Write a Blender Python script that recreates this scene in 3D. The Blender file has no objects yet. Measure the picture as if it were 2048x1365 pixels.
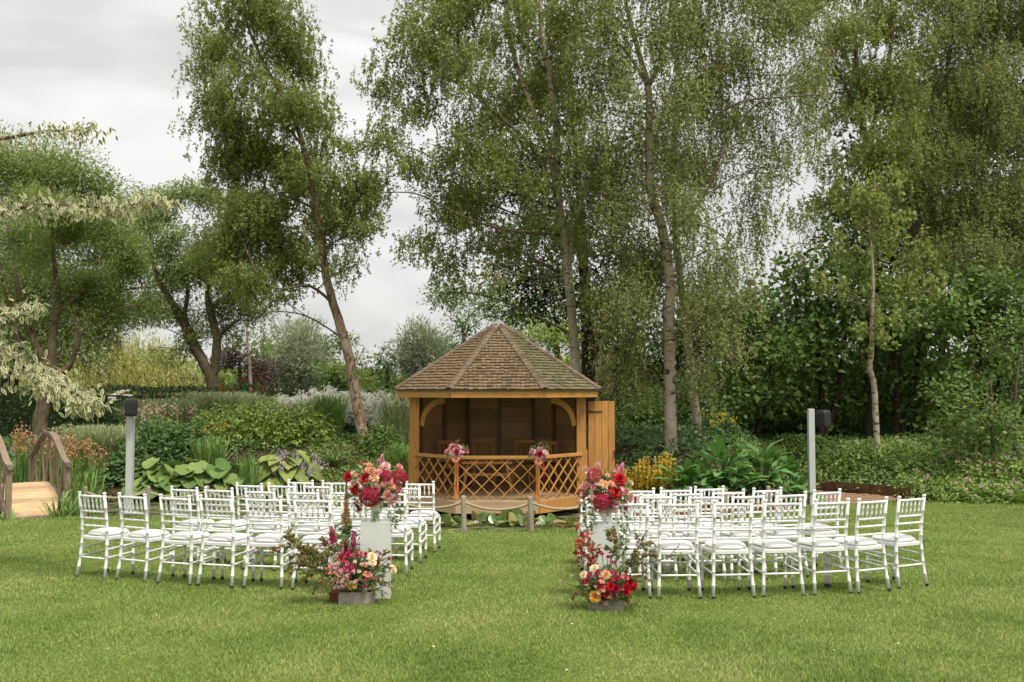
import bpy, math, random
import numpy as np
from mathutils import Vector, Matrix, Euler, Quaternion

random.seed(7)
RNG = np.random.default_rng(7)
R = math.radians
SC = bpy.context.scene
COL = SC.collection

# ------------------------------------------------------------------ camera, sky, sun, exposure
CAMZ = 1.59
FPX = 1991.0                       # focal length in pixels of the 2048 wide photograph
PITCH = math.atan((780 - 682.5) / FPX)
cam_d = bpy.data.cameras.new('camera')
cam_d.sensor_width = 36.0
cam_d.lens = 35.0
cam_d.clip_end = 2000
cam_d.dof.use_dof = True
cam_d.dof.focus_distance = 10.5
cam_d.dof.aperture_fstop = 3.5
cam = bpy.data.objects.new('camera', cam_d)
COL.objects.link(cam)
cam.location = (0, 0, CAMZ)
cam.rotation_euler = (math.pi / 2 + PITCH, 0, 0)
SC.camera = cam

SUN_EL, SUN_AZ = R(62), R(140)     # azimuth clockwise from +Y: behind the camera to the right
W = bpy.data.worlds.new('World')
SC.world = W
W.use_nodes = True
nt = W.node_tree
nt.nodes.clear()
def wn(t, **k):
    n = nt.nodes.new(t)
    for a, v in k.items():
        setattr(n, a, v)
    return n
sky = wn('ShaderNodeTexSky', sky_type='NISHITA', sun_disc=False, sun_elevation=SUN_EL, sun_rotation=SUN_AZ)
bg1 = wn('ShaderNodeBackground'); bg1.inputs[1].default_value = 0.08
nt.links.new(sky.outputs[0], bg1.inputs[0])
tc = wn('ShaderNodeTexCoord')
sep = wn('ShaderNodeSeparateXYZ'); nt.links.new(tc.outputs['Generated'], sep.inputs[0])
cl = wn('ShaderNodeMath', operation='MAXIMUM'); nt.links.new(sep.outputs[2], cl.inputs[0]); cl.inputs[1].default_value = 0
grad = wn('ShaderNodeMath', operation='MULTIPLY_ADD'); nt.links.new(cl.outputs[0], grad.inputs[0]); grad.inputs[1].default_value = 0.8; grad.inputs[2].default_value = 0.86
mp = wn('ShaderNodeMapping'); mp.inputs['Scale'].default_value = (1.6, 1.6, 4.5); nt.links.new(tc.outputs['Generated'], mp.inputs[0])
nz = wn('ShaderNodeTexNoise'); nz.inputs['Scale'].default_value = 2.3; nz.inputs['Detail'].default_value = 5; nz.inputs['Roughness'].default_value = 0.5; nz.inputs['Distortion'].default_value = 0.6
nt.links.new(mp.outputs[0], nz.inputs[0])
rp = wn('ShaderNodeValToRGB')
rp.color_ramp.elements[0].position = 0.40; rp.color_ramp.elements[0].color = (0.80, 0.79, 0.765, 1)
rp.color_ramp.elements[1].position = 0.60; rp.color_ramp.elements[1].color = (1.10, 1.085, 1.04, 1)
nt.links.new(nz.outputs[0], rp.inputs[0])
mul = wn('ShaderNodeVectorMath', operation='SCALE'); nt.links.new(rp.outputs[0], mul.inputs[0]); nt.links.new(grad.outputs[0], mul.inputs['Scale'])
bg2 = wn('ShaderNodeBackground'); bg2.inputs[1].default_value = 0.315
nt.links.new(mul.outputs[0], bg2.inputs[0])
mx = wn('ShaderNodeMixShader'); mx.inputs[0].default_value = 0.94
nt.links.new(bg1.outputs[0], mx.inputs[1]); nt.links.new(bg2.outputs[0], mx.inputs[2])
wo = wn('ShaderNodeOutputWorld'); nt.links.new(mx.outputs[0], wo.inputs[0])

sun_d = bpy.data.lights.new('sun', 'SUN')
sun_d.energy = 1.5
sun_d.angle = R(17)
sun_d.color = (1.0, 0.94, 0.82)
sun = bpy.data.objects.new('sun', sun_d)
COL.objects.link(sun)
sdir = Vector((math.sin(SUN_AZ) * math.cos(SUN_EL), math.cos(SUN_AZ) * math.cos(SUN_EL), math.sin(SUN_EL)))
sun.rotation_euler = sdir.to_track_quat('Z', 'Y').to_euler()
sun.location = sdir * 60

SC.view_settings.view_transform = 'Standard'
SC.view_settings.look = 'None'
SC.view_settings.exposure = 1.44
SC.view_settings.gamma = 1.0
SC.view_settings.use_curve_mapping = False
SC.cycles.max_bounces = 6
SC.cycles.diffuse_bounces = 4
SC.cycles.glossy_bounces = 2
SC.cycles.transmission_bounces = 4
SC.cycles.transparent_max_bounces = 8

# ------------------------------------------------------------------ helpers
def at(px, py, Y):
    """world point at forward distance Y seen at photo pixel (px, py)"""
    u = (px - 1024) / FPX
    v = (682.5 - py) / FPX
    t = Y / (math.cos(PITCH) - v * math.sin(PITCH))
    return np.array([u * t, Y, CAMZ + t * (math.sin(PITCH) + v * math.cos(PITCH))])
SL = -0.0417                        # the lawn falls gently away from the camera
def gl(px, py):
    """point of the lawn plane seen at photo pixel"""
    u = (px - 1024) / FPX
    v = (682.5 - py) / FPX
    dy = math.cos(PITCH) - v * math.sin(PITCH)
    dz = math.sin(PITCH) + v * math.cos(PITCH)
    t = CAMZ / (SL * dy - dz)
    return np.array([u * t, dy * t, CAMZ + dz * t])

LE = np.array([(-60, 16), (-14, 16.6), (-9.3, 17.6), (-8.2, 18.3), (-5.9, 18.7), (-3.4, 17.3), (-1.8, 16.2), (-.2, 16.0), (1.0, 16.15),
               (2.3, 17.2), (3.9, 18.4), (6.1, 21.1), (7.4, 21.8), (8.8, 22.6), (11.4, 22.0), (16, 20.5), (60, 20)])
FE = np.array([(-60, 19), (-14, 19.4), (-10.5, 20.1), (-9, 20.9), (-7.5, 21.8), (-2.5, 22.4), (2.5, 22.2), (3.6, 20.4), (4.6, 19.6), (5.0, 19.95), (6.1, 21.2), (6.25, 22.5), (6.9, 24.1), (7.6, 24.9), (8.0, 24.3), (8.9, 23.4), (9.1, 22.7), (11.4, 22.1), (16, 20.6), (60, 20.1)])
def lawn_edge(x): return np.interp(x, LE[:, 0], LE[:, 1])
def far_edge(x): return np.interp(x, FE[:, 0], FE[:, 1])
def sm(s):
    s = np.clip(s, 0, 1)
    return s * s * (3 - 2 * s)
def terr(x, y):
    """height of the planted ground"""
    x = np.asarray(x, float); y = np.asarray(y, float)
    e = lawn_edge(x); f = far_edge(x)
    zl = SL * np.minimum(y, e)
    zb = np.interp(x, [-40, -14, -10, -7, -4, 3, 6, 9, 14], [-.2, -.1, .0, .2, .3, .25, .1, .0, .0])
    ze = np.where(x < 5.5, -0.86, SL * e)
    wd = np.interp(x, [-14, -10, -8, 4, 7], [9, 6, 3.2, 3.6, 4.5])
    bank = ze + (zb - ze) * sm((y - f) / wd) + 0.03 * np.clip(y - f - wd, 0, 12)
    basin = -1.15 * np.ones_like(y)
    s1 = sm((y - e) / 0.5)
    z = (zl - 0.05) * (1 - s1) + basin * s1
    s2 = sm((y - f + 0.35) / 0.5)
    z = z * (1 - s2) + bank * s2
    z = np.where(f - e < 0.6, np.where(y < e, zl - 0.05, bank - 0.02), z)
    bump = 0.035 * np.sin(1.7 * x + 0.6 * y) * np.sin(1.3 * y - .5 * x) + 0.02 * np.sin(4.1 * x) * np.sin(3.7 * y + 1)
    return z + np.where(y > f + .3, bump, 0)
def tz(x, y): return float(terr(x, y))

def mesh_arr(name, V, k, attr=None):
    """mesh of separate k-gons from an (n*k,3) array"""
    V = np.ascontiguousarray(V, dtype=np.float32).reshape(-1, 3)
    n = len(V) // k
    me = bpy.data.meshes.new(name)
    me.vertices.add(n * k)
    me.vertices.foreach_set('co', V.ravel())
    me.loops.add(n * k)
    me.loops.foreach_set('vertex_index', np.arange(n * k, dtype=np.int32))
    me.polygons.add(n)
    me.polygons.foreach_set('loop_start', np.arange(0, n * k, k, dtype=np.int32))
    if attr is not None:
        a = me.attributes.new('edge', 'FLOAT', 'POINT')
        a.data.foreach_set('value', np.ascontiguousarray(attr, dtype=np.float32).ravel())
    me.update(calc_edges=True)
    return me

class MB:
    """collects vertices and faces of one mesh"""
    def __init__(self): self.v = []; self.f = []; self.n = 0
    def add(self, V, F):
        V = np.asarray(V, float).reshape(-1, 3)
        self.v.append(V)
        n = self.n
        self.f.extend([tuple(i + n for i in f) for f in F])
        self.n += len(V)
    def box(self, c, s, rz=0, M=None):
        hx, hy, hz = [a / 2 for a in s]
        V = np.array([(-hx, -hy, -hz), (hx, -hy, -hz), (hx, hy, -hz), (-hx, hy, -hz), (-hx, -hy, hz), (hx, -hy, hz), (hx, hy, hz), (-hx, hy, hz)])
        if M is not None: V = V @ np.array(M.to_3x3()).T
        elif rz: V = V @ np.array(Matrix.Rotation(rz, 3, 'Z')).T
        self.add(V + np.array(c), BOXF)
    def beam(self, a, b, w, h, up=(0, 0, 1)):
        """rectangular bar from a to b, w wide, h high"""
        a = np.array(a, float); b = np.array(b, float)
        d = b - a; L = np.linalg.norm(d); d = d / L
        s = np.cross(d, up); s /= np.linalg.norm(s); u = np.cross(s, d)
        V = []
        for p in (a, b):
            for i, j in ((-1, -1), (1, -1), (1, 1), (-1, 1)):
                V.append(p + s * w / 2 * i + u * h / 2 * j)
        self.add(V, [(0, 3, 2, 1), (4, 5, 6, 7), (0, 1, 5, 4), (1, 2, 6, 5), (2, 3, 7, 6), (3, 0, 4, 7)])
    def tube(self, P, r, n=6, cap=True, jitter=0):
        P = np.asarray(P, float); m = len(P)
        r = np.broadcast_to(np.asarray(r, float), (m,))
        T = np.gradient(P, axis=0); T /= (np.linalg.norm(T, axis=1)[:, None] + 1e-9)
        ref = np.array([1.0, 0, 0]) if abs(T[0, 0]) < .8 else np.array([0, 1.0, 0])
        V = []
        for i in range(m):
            s = np.cross(T[i], ref); s /= np.linalg.norm(s) + 1e-9
            u = np.cross(s, T[i]); ref = np.cross(T[i], s) if False else ref
            for k in range(n):
                a = 2 * math.pi * k / n
                rr = r[i] * (1 + (jitter * (math.sin(3.1 * a + i * 1.3) * .5 + random.uniform(-.5, .5)) if jitter else 0))
                V.append(P[i] + rr * (s * math.cos(a) + u * math.sin(a)))
        F = []
        for i in range(m - 1):
            for k in range(n):
                k2 = (k + 1) % n
                F.append((i * n + k, i * n + k2, (i + 1) * n + k2, (i + 1) * n + k))
        if cap:
            F.append(tuple(range(n - 1, -1, -1))); F.append(tuple(range((m - 1) * n, m * n)))
        self.add(V, F)
    def lathe(self, prof, n=12, c=(0, 0, 0), cap=True):
        V = []
        for r, z in prof:
            for k in range(n):
                a = 2 * math.pi * k / n
                V.append((c[0] + r * math.cos(a), c[1] + r * math.sin(a), c[2] + z))
        m = len(prof); F = []
        for i in range(m - 1):
            for k in range(n):
                k2 = (k + 1) % n
                F.append((i * n + k, i * n + k2, (i + 1) * n + k2, (i + 1) * n + k))
        if cap:
            F.append(tuple(range(n - 1, -1, -1))); F.append(tuple(range((m - 1) * n, m * n)))
        self.add(V, F)
    def mesh(self, name, mat, smooth=False):
        me = bpy.data.meshes.new(name)
        V = np.concatenate(self.v) if self.v else np.zeros((0, 3))
        me.from_pydata(V.tolist(), [], self.f)
        if mat: me.materials.append(mat)
        if smooth: me.polygons.foreach_set('use_smooth', [True] * len(me.polygons))
        me.update()
        return me
BOXF = [(0, 3, 2, 1), (4, 5, 6, 7), (0, 1, 5, 4), (1, 2, 6, 5), (2, 3, 7, 6), (3, 0, 4, 7)]

def O(name, me, parent=None, loc=None, rot=None, scale=None, kind=None, label=None):
    o = bpy.data.objects.new(name, me)
    COL.objects.link(o)
    if parent is not None: o.parent = parent
    if loc is not None: o.location = loc
    if rot is not None: o.rotation_euler = rot
    if scale is not None: o.scale = scale if hasattr(scale, '__len__') else (scale,) * 3
    if kind: o['kind'] = kind
    if label: o['label'] = label
    return o
def tag(o, label, cat, group=None):
    o['label'] = label; o['category'] = cat
    if group: o['group'] = group
    return o
def thing(name, label, cat, loc=(0, 0, 0), rz=0, group=None):
    o = O(name, None, None, tuple(float(a) for a in loc), (0, 0, rz))
    o.empty_display_size = .2
    return tag(o, label, cat, group)
def bev(o, w=.006, seg=2):
    m = o.modifiers.new('bevel', 'BEVEL'); m.width = w; m.segments = seg; m.limit_method = 'ANGLE'
    return o
def track(d):
    return Vector(d).to_track_quat('Z', 'Y').to_euler()

# ------------------------------------------------------------------ materials
def newmat(name):
    m = bpy.data.materials.new(name); m.use_nodes = True
    n = m.node_tree; n.nodes.clear()
    return m, n, n.nodes, n.links
def ramp(nodes, stops):
    r = nodes.new('ShaderNodeValToRGB')
    e = r.color_ramp.elements
    while len(e) > 1: e.remove(e[0])
    e[0].position = stops[0][0]; e[0].color = (*stops[0][1], 1)
    for p, c in stops[1:]:
        q = e.new(p); q.color = (*c, 1)
    return r
def mat_plain(name, col, rough=.5, spec=.4, vary=.08, scale=6, bump=0, bscale=40):
    m, n, N, L = newmat(name)
    b = N.new('ShaderNodeBsdfPrincipled'); b.inputs['Roughness'].default_value = rough; b.inputs['Specular IOR Level'].default_value = spec
    tcn = N.new('ShaderNodeTexCoord')
    z = N.new('ShaderNodeTexNoise'); z.inputs['Scale'].default_value = scale; z.inputs['Detail'].default_value = 4
    L.new(tcn.outputs['Object'], z.inputs[0])
    r = ramp(N, [(.3, tuple(c * (1 - vary) for c in col)), (.7, tuple(min(1, c * (1 + vary)) for c in col))])
    L.new(z.outputs[0], r.inputs[0]); L.new(r.outputs[0], b.inputs['Base Color'])
    if bump:
        z2 = N.new('ShaderNodeTexNoise'); z2.inputs['Scale'].default_value = bscale; z2.inputs['Detail'].default_value = 5
        L.new(tcn.outputs['Object'], z2.inputs[0])
        bp = N.new('ShaderNodeBump'); bp.inputs['Strength'].default_value = bump; bp.inputs['Distance'].default_value = .01
        L.new(z2.outputs[0], bp.inputs['Height']); L.new(bp.outputs[0], b.inputs['Normal'])
    o = N.new('ShaderNodeOutputMaterial'); L.new(b.outputs[0], o.inputs[0])
    return m
LG = (1.84, 1.80, 1.85)
def mat_leaf(name, cols, trans=.42, rough=.55, spec=.25, patch=.0, pscale=.6, objrand=False):
    m, n, N, L = newmat(name)
    if objrand:
        g = N.new('ShaderNodeObjectInfo'); src = g.outputs['Random']
    else:
        g = N.new('ShaderNodeNewGeometry'); src = g.outputs['Random Per Island']
    cols = [tuple(min(.75, a * b) if max(c) < .34 else a for a, b in zip(c, LG)) for c in cols]
    k = len(cols)
    r = ramp(N, [(i / max(1, k - 1), c) for i, c in enumerate(cols)])
    if patch:
        gp = N.new('ShaderNodeNewGeometry')
        z = N.new('ShaderNodeTexNoise'); z.inputs['Scale'].default_value = pscale; z.inputs['Detail'].default_value = 3
        L.new(gp.outputs['Position'], z.inputs[0])
        a = N.new('ShaderNodeMath'); a.operation = 'MULTIPLY_ADD'; a.inputs[1].default_value = patch * 3; a.inputs[2].default_value = -patch * 1.5
        L.new(z.outputs[0], a.inputs[0])
        b2 = N.new('ShaderNodeMath'); b2.operation = 'ADD'; b2.use_clamp = True
        L.new(a.outputs[0], b2.inputs[0]); L.new(src, b2.inputs[1]); src = b2.outputs[0]
    L.new(src, r.inputs[0])
    b = N.new('ShaderNodeBsdfPrincipled'); b.inputs['Roughness'].default_value = rough; b.inputs['Specular IOR Level'].default_value = spec
    t = N.new('ShaderNodeBsdfTranslucent')
    L.new(r.outputs[0], b.inputs['Base Color'])
    hs = N.new('ShaderNodeHueSaturation'); hs.inputs['Hue'].default_value = .49; hs.inputs['Saturation'].default_value = 1.1; hs.inputs['Value'].default_value = 1.3
    L.new(r.outputs[0], hs.inputs['Color']); L.new(hs.outputs[0], t.inputs[0])
    mxx = N.new('ShaderNodeMixShader'); mxx.inputs[0].default_value = trans
    L.new(b.outputs[0], mxx.inputs[1]); L.new(t.outputs[0], mxx.inputs[2])
    o = N.new('ShaderNodeOutputMaterial'); L.new(mxx.outputs[0], o.inputs[0])
    return m
def mat_wood(name, c1, c2, axis='X', rough=.6, scale=3.0, stretch=14, objrand=.12, bump=.25):
    m, n, N, L = newmat(name)
    tcn = N.new('ShaderNodeTexCoord'); oi = N.new('ShaderNodeObjectInfo')
    mpn = N.new('ShaderNodeMapping')
    s = {'X': (1, stretch, stretch), 'Y': (stretch, 1, stretch), 'Z': (stretch, stretch, 1)}[axis]
    mpn.inputs['Scale'].default_value = s
    ad = N.new('ShaderNodeVectorMath'); ad.operation = 'ADD'
    sc = N.new('ShaderNodeVectorMath'); sc.operation = 'SCALE'; sc.inputs[0].default_value = (7, 5, 9)
    L.new(oi.outputs['Random'], sc.inputs['Scale']); L.new(tcn.outputs['Object'], ad.inputs[0]); L.new(sc.outputs[0], ad.inputs[1])
    L.new(ad.outputs[0], mpn.inputs[0])
    z = N.new('ShaderNodeTexNoise'); z.inputs['Scale'].default_value = scale; z.inputs['Detail'].default_value = 6; z.inputs['Distortion'].default_value = .5
    L.new(mpn.outputs[0], z.inputs[0])
    r = ramp(N, [(.25, c1), (.75, c2)])
    L.new(z.outputs[0], r.inputs[0])
    z3 = N.new('ShaderNodeTexNoise'); z3.inputs['Scale'].default_value = 2.2; z3.inputs['Detail'].default_value = 3
    L.new(ad.outputs[0], z3.inputs[0])
    hs = N.new('ShaderNodeHueSaturation')
    v = N.new('ShaderNodeMath'); v.operation = 'MULTIPLY_ADD'; v.inputs[1].default_value = objrand * 2; v.inputs[2].default_value = 1 - objrand
    L.new(oi.outputs['Random'], v.inputs[0])
    v2 = N.new('ShaderNodeMath'); v2.operation = 'MULTIPLY_ADD'; v2.inputs[1].default_value = .5; v2.inputs[2].default_value = .75
    L.new(z3.outputs[0], v2.inputs[0])
    v3 = N.new('ShaderNodeMath'); v3.operation = 'MULTIPLY'; L.new(v.outputs[0], v3.inputs[0]); L.new(v2.outputs[0], v3.inputs[1])
    L.new(v3.outputs[0], hs.inputs['Value']); L.new(r.outputs[0], hs.inputs['Color'])
    b = N.new('ShaderNodeBsdfPrincipled'); b.inputs['Roughness'].default_value = rough; b.inputs['Specular IOR Level'].default_value = .3
    L.new(hs.outputs[0], b.inputs['Base Color'])
    bp = N.new('ShaderNodeBump'); bp.inputs['Strength'].default_value = bump; bp.inputs['Distance'].default_value = .004
    L.new(z.outputs[0], bp.inputs['Height']); L.new(bp.outputs[0], b.inputs['Normal'])
    o = N.new('ShaderNodeOutputMaterial'); L.new(b.outputs[0], o.inputs[0])
    return m
def mat_bark(name, base, dark, lo=.42, hi=.56, zs=3.0, xs=1.0, scale=5.0, warm=None, bump=.6):
    """bark: pale skin with dark bands and scars"""
    m, n, N, L = newmat(name)
    g = N.new('ShaderNodeNewGeometry')
    mpn = N.new('ShaderNodeMapping'); mpn.inputs['Scale'].default_value = (xs, xs, zs)
    L.new(g.outputs['Position'], mpn.inputs[0])
    z = N.new('ShaderNodeTexNoise'); z.inputs['Scale'].default_value = scale; z.inputs['Detail'].default_value = 7; z.inputs['Roughness'].default_value = .6; z.inputs['Distortion'].default_value = .8
    L.new(mpn.outputs[0], z.inputs[0])
    r = ramp(N, [(lo, dark), (hi, base)])
    L.new(z.outputs[0], r.inputs[0])
    z2 = N.new('ShaderNodeTexNoise'); z2.inputs['Scale'].default_value = 2.3; z2.inputs['Detail'].default_value = 5
    L.new(g.outputs['Position'], z2.inputs[0])
    w = warm or tuple(c * .75 for c in base)
    r2 = ramp(N, [(.35, (1, 1, 1)), (.65, tuple(min(1, a / max(b, .01)) for a, b in zip(w, base)))])
    L.new(z2.outputs[0], r2.inputs[0])
    mm = N.new('ShaderNodeMix'); mm.data_type = 'RGBA'; mm.blend_type = 'MULTIPLY'; mm.inputs[0].default_value = 1
    L.new(r.outputs[0], mm.inputs[6]); L.new(r2.outputs[0], mm.inputs[7])
    b = N.new('ShaderNodeBsdfPrincipled'); b.inputs['Roughness'].default_value = .85; b.inputs['Specular IOR Level'].default_value = .15
    L.new(mm.outputs[2], b.inputs['Base Color'])
    bp = N.new('ShaderNodeBump'); bp.inputs['Strength'].default_value = bump; bp.inputs['Distance'].default_value = .03
    L.new(z.outputs[0], bp.inputs['Height']); L.new(bp.outputs[0], b.inputs['Normal'])
    o = N.new('ShaderNodeOutputMaterial'); L.new(b.outputs[0], o.inputs[0])
    return m

M = {}
M['white'] = mat_plain('white_paint', (.75, .75, .735), .6, .2, .03)
M['cushion'] = mat_plain('white_vinyl', (.75, .745, .73), .5, .3, .02)
M['cap'] = mat_plain('black_rubber', (.02, .022, .03), .6)
M['oak'] = mat_wood('honey_oak', (.38, .175, .043), (.56, .29, .085), 'X')
M['oakv'] = mat_wood('honey_oak_upright', (.36, .165, .040), (.58, .30, .09), 'Z')
M['oakold'] = mat_wood('weathered_pale_oak', (.36, .24, .13), (.52, .37, .22), 'X')
M['inner'] = mat_wood('brown_inner_board', (.33, .205, .10), (.54, .36, .19), 'X', objrand=.28)
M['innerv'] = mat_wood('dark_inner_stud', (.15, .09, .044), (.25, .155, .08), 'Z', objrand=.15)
M['shingle'] = mat_wood('cedar_shingle', (.11, .074, .042), (.215, .152, .09), 'Y', rough=.85, objrand=.30, stretch=8)
M['shinglemoss'] = mat_wood('mossy_cedar_shingle', (.105, .092, .048), (.205, .178, .10), 'Y', rough=.9, objrand=.30, stretch=5)
M['lead'] = mat_plain('lead_cap', (.25, .24, .23), .6, .4)
M['iron'] = mat_plain('black_iron', (.018, .018, .02), .5)
M['greywood'] = mat_wood('grey_weathered_wood', (.17, .125, .088), (.34, .26, .19), 'Z', rough=.8)
M['greywoodx'] = mat_wood('grey_weathered_rail', (.15, .108, .078), (.30, .225, .17), 'Y', rough=.8)
M['plank'] = mat_wood('pale_new_plank', (.42, .27, .14), (.64, .46, .27), 'X', objrand=.30)
M['post'] = mat_wood('bleached_post', (.24, .20, .155), (.38, .33, .26), 'Z', rough=.8)
M['steel'] = mat_plain('galvanised_steel', (.50, .52, .51), .45, .5, .08, 9)
M['black'] = mat_plain('black_plastic', (.022, .021, .022), .5, .4, .2, 8, .5, 14)
M['cordrope'] = mat_plain('hemp_rope', (.43, .34, .23), .9, .1, .2, 60)
M['stone'] = mat_plain('grey_concrete', (.32, .28, .25), .9, .1, .18, 14, .6, 50)
M['brick'] = mat_plain('red_brick', (.22, .075, .045), .9, .1, .25, 14, .5, 50)
M['urn'] = mat_plain('white_ceramic', (.74, .73, .69), .35, .5, .03)
M['rust'] = mat_plain('rusted_steel', (.125, .066, .038), .85, .2, .4, 5, .4, 30)
M['paving'] = mat_plain('brown_paving', (.27, .17, .105), .9, .1, .25, 3, .4, 30)
M['soil'] = mat_plain('garden_soil', (.055, .036, .022), .95, .1, .45, 2.5, .9, 12)
M['ribbon'] = mat_plain('red_ribbon', (.50, .03, .02), .45, .3)
M['stem'] = mat_plain('green_stem', (.07, .11, .03), .7, .2, .2)
M['twig'] = mat_plain('brown_twig', (.10, .065, .045), .85, .1, .3)
# foliage
M['birchleaf'] = mat_leaf('birch_leaf', [(.065, .095, .022), (.100, .135, .034), (.145, .18, .052), (.19, .21, .07)], patch=.25, pscale=.7)
M['birchleaf2'] = mat_leaf('olive_birch_leaf', [(.066, .090, .026), (.105, .135, .040), (.152, .182, .062), (.20, .215, .088)], patch=.25, pscale=.7)
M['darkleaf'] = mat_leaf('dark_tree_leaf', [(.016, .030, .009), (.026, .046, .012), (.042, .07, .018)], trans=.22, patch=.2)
M['hazelleaf'] = mat_leaf('hazel_leaf', [(.034, .066, .014), (.056, .10, .021), (.088, .14, .034)], trans=.25, patch=.25, pscale=.5)
M['ashleaf'] = mat_leaf('ash_leaf', [(.072, .102, .026), (.105, .145, .040), (.15, .19, .058)], patch=.25)
M['brightleaf'] = mat_leaf('bright_leaf', [(.10, .16, .03), (.16, .22, .05), (.22, .27, .075)], trans=.35)
M['bushleaf'] = mat_leaf('bush_leaf', [(.045, .085, .018), (.072, .118, .026), (.105, .15, .04)], trans=.28, patch=.2)
M['willowleaf'] = mat_leaf('golden_willow_leaf', [(.16, .17, .045), (.23, .24, .075), (.31, .31, .12)], trans=.3, patch=.2)
M['silverleaf'] = mat_leaf('silver_willow_leaf', [(.10, .13, .065), (.16, .19, .115), (.235, .26, .19)], trans=.22, patch=.15)
M['purpleleaf'] = mat_leaf('purple_leaf', [(.032, .019, .018), (.055, .032, .028), (.075, .05, .036)], trans=.2)
M['yewleaf'] = mat_leaf('yew_leaf', [(.012, .022, .009), (.018, .034, .012), (.032, .052, .018)], trans=.1)
M['conifer'] = mat_leaf('conifer_leaf', [(.012, .024, .014), (.02, .036, .02)], trans=.1)
M['limeleaf'] = mat_leaf('lime_shrub_leaf', [(.075, .12, .024), (.12, .175, .036), (.18, .235, .06)], trans=.25, patch=.15, pscale=1.5)
M['ivyleaf'] = mat_leaf('ivy_leaf', [(.028, .060, .018), (.045, .09, .026), (.08, .13, .042)], trans=.2, patch=.2, pscale=1.2)
M['coverleaf'] = mat_leaf('cover_leaf', [(.065, .115, .024), (.105, .165, .038), (.16, .22, .06)], trans=.25, patch=.3, pscale=.9)
M['grassblade'] = mat_leaf('tall_grass_blade', [(.12, .155, .07), (.17, .21, .10), (.25, .27, .15)], trans=.25, patch=.2)
M['reed'] = mat_leaf('reed_blade', [(.06, .115, .028), (.095, .165, .042), (.15, .21, .06)], trans=.25)
M['hosta'] = mat_leaf('hosta_leaf', [(.08, .115, .028), (.12, .155, .038), (.17, .20, .06)], trans=.2, rough=.45, objrand=True, patch=.22, pscale=5)
M['roundleaf'] = mat_leaf('round_leaf', [(.055, .10, .028), (.09, .145, .036), (.13, .18, .055)], trans=.2, rough=.45, objrand=True, patch=.22, pscale=5)
M['bigleaf'] = mat_leaf('large_glossy_leaf', [(.045, .11, .028), (.07, .15, .038), (.105, .195, .055)], trans=.2, rough=.35, spec=.5, objrand=True)
M['lily'] = mat_leaf('lily_leaf', [(.07, .115, .035), (.10, .15, .05), (.15, .16, .055), (.16, .12, .045)], trans=.12, rough=.3, spec=.5, objrand=True)
M['sprayleaf'] = mat_leaf('spray_leaf', [(.05, .075, .022), (.08, .11, .035), (.15, .12, .045), (.23, .10, .045)], trans=.25)
M['greenspray'] = mat_leaf('green_spray_leaf', [(.06, .10, .03), (.10, .15, .05), (.17, .20, .09)], trans=.25)
M['redmaple'] = mat_leaf('red_maple_leaf', [(.16, .025, .015), (.25, .05, .025)], trans=.25)
M['orangeberry'] = mat_plain('orange_berry', (.55, .16, .02), .5, .3, .1)
M['yellowfl'] = mat_leaf('yellow_flower', [(.62, .38, .03), (.74, .50, .06), (.52, .38, .06)], trans=.2)
M['whitefl'] = mat_leaf('white_flower', [(.84, .82, .73), (.90, .88, .80)], trans=.45)
M['lilacfl'] = mat_leaf('lilac_flower', [(.42, .32, .42), (.58, .47, .56)], trans=.25)
M['pinkfl'] = mat_leaf('pink_flower', [(.55, .25, .34), (.70, .42, .48)], trans=.2)
M['plume'] = mat_leaf('buff_plume', [(.30, .16, .07), (.42, .24, .10), (.35, .26, .16)], trans=.2)
M['buffpl'] = mat_leaf('beige_plume', [(.26, .20, .14), (.38, .30, .22)], trans=.2)
M['redfl'] = mat_leaf('red_flower', [(.38, .05, .04), (.50, .08, .06)], trans=.2)
M['palefl'] = mat_leaf('pale_grass_flower', [(.30, .31, .20), (.44, .44, .32)], trans=.2)

def mat_lawnbase():
    m, n, N, L = newmat('lawn_turf')
    g = N.new('ShaderNodeNewGeometry')
    z = N.new('ShaderNodeTexNoise'); z.inputs['Scale'].default_value = .9; z.inputs['Detail'].default_value = 6
    L.new(g.outputs['Position'], z.inputs[0])
    z2 = N.new('ShaderNodeTexNoise'); z2.inputs['Scale'].default_value = 22; z2.inputs['Detail'].default_value = 5
    L.new(g.outputs['Position'], z2.inputs[0])
    a = N.new('ShaderNodeMath'); a.operation = 'MULTIPLY_ADD'; a.inputs[1].default_value = .5
    L.new(z2.outputs[0], a.inputs[0])
    h = N.new('ShaderNodeMath'); h.operation = 'MULTIPLY'; h.inputs[1].default_value = .5; L.new(z.outputs[0], h.inputs[0]); L.new(h.outputs[0], a.inputs[2])
    r = ramp(N, [(.3, (.075, .115, .022)), (.5, (.125, .165, .036)), (.72, (.20, .205, .07))])
    L.new(a.outputs[0], r.inputs[0])
    b = N.new('ShaderNodeBsdfPrincipled'); b.inputs['Roughness'].default_value = .9; b.inputs['Specular IOR Level'].default_value = .1
    L.new(r.outputs[0], b.inputs['Base Color'])
    bp = N.new('ShaderNodeBump'); bp.inputs['Strength'].default_value = .8; bp.inputs['Distance'].default_value = .02
    L.new(z2.outputs[0], bp.inputs['Height']); L.new(bp.outputs[0], b.inputs['Normal'])
    o = N.new('ShaderNodeOutputMaterial'); L.new(b.outputs[0], o.inputs[0])
    return m
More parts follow.
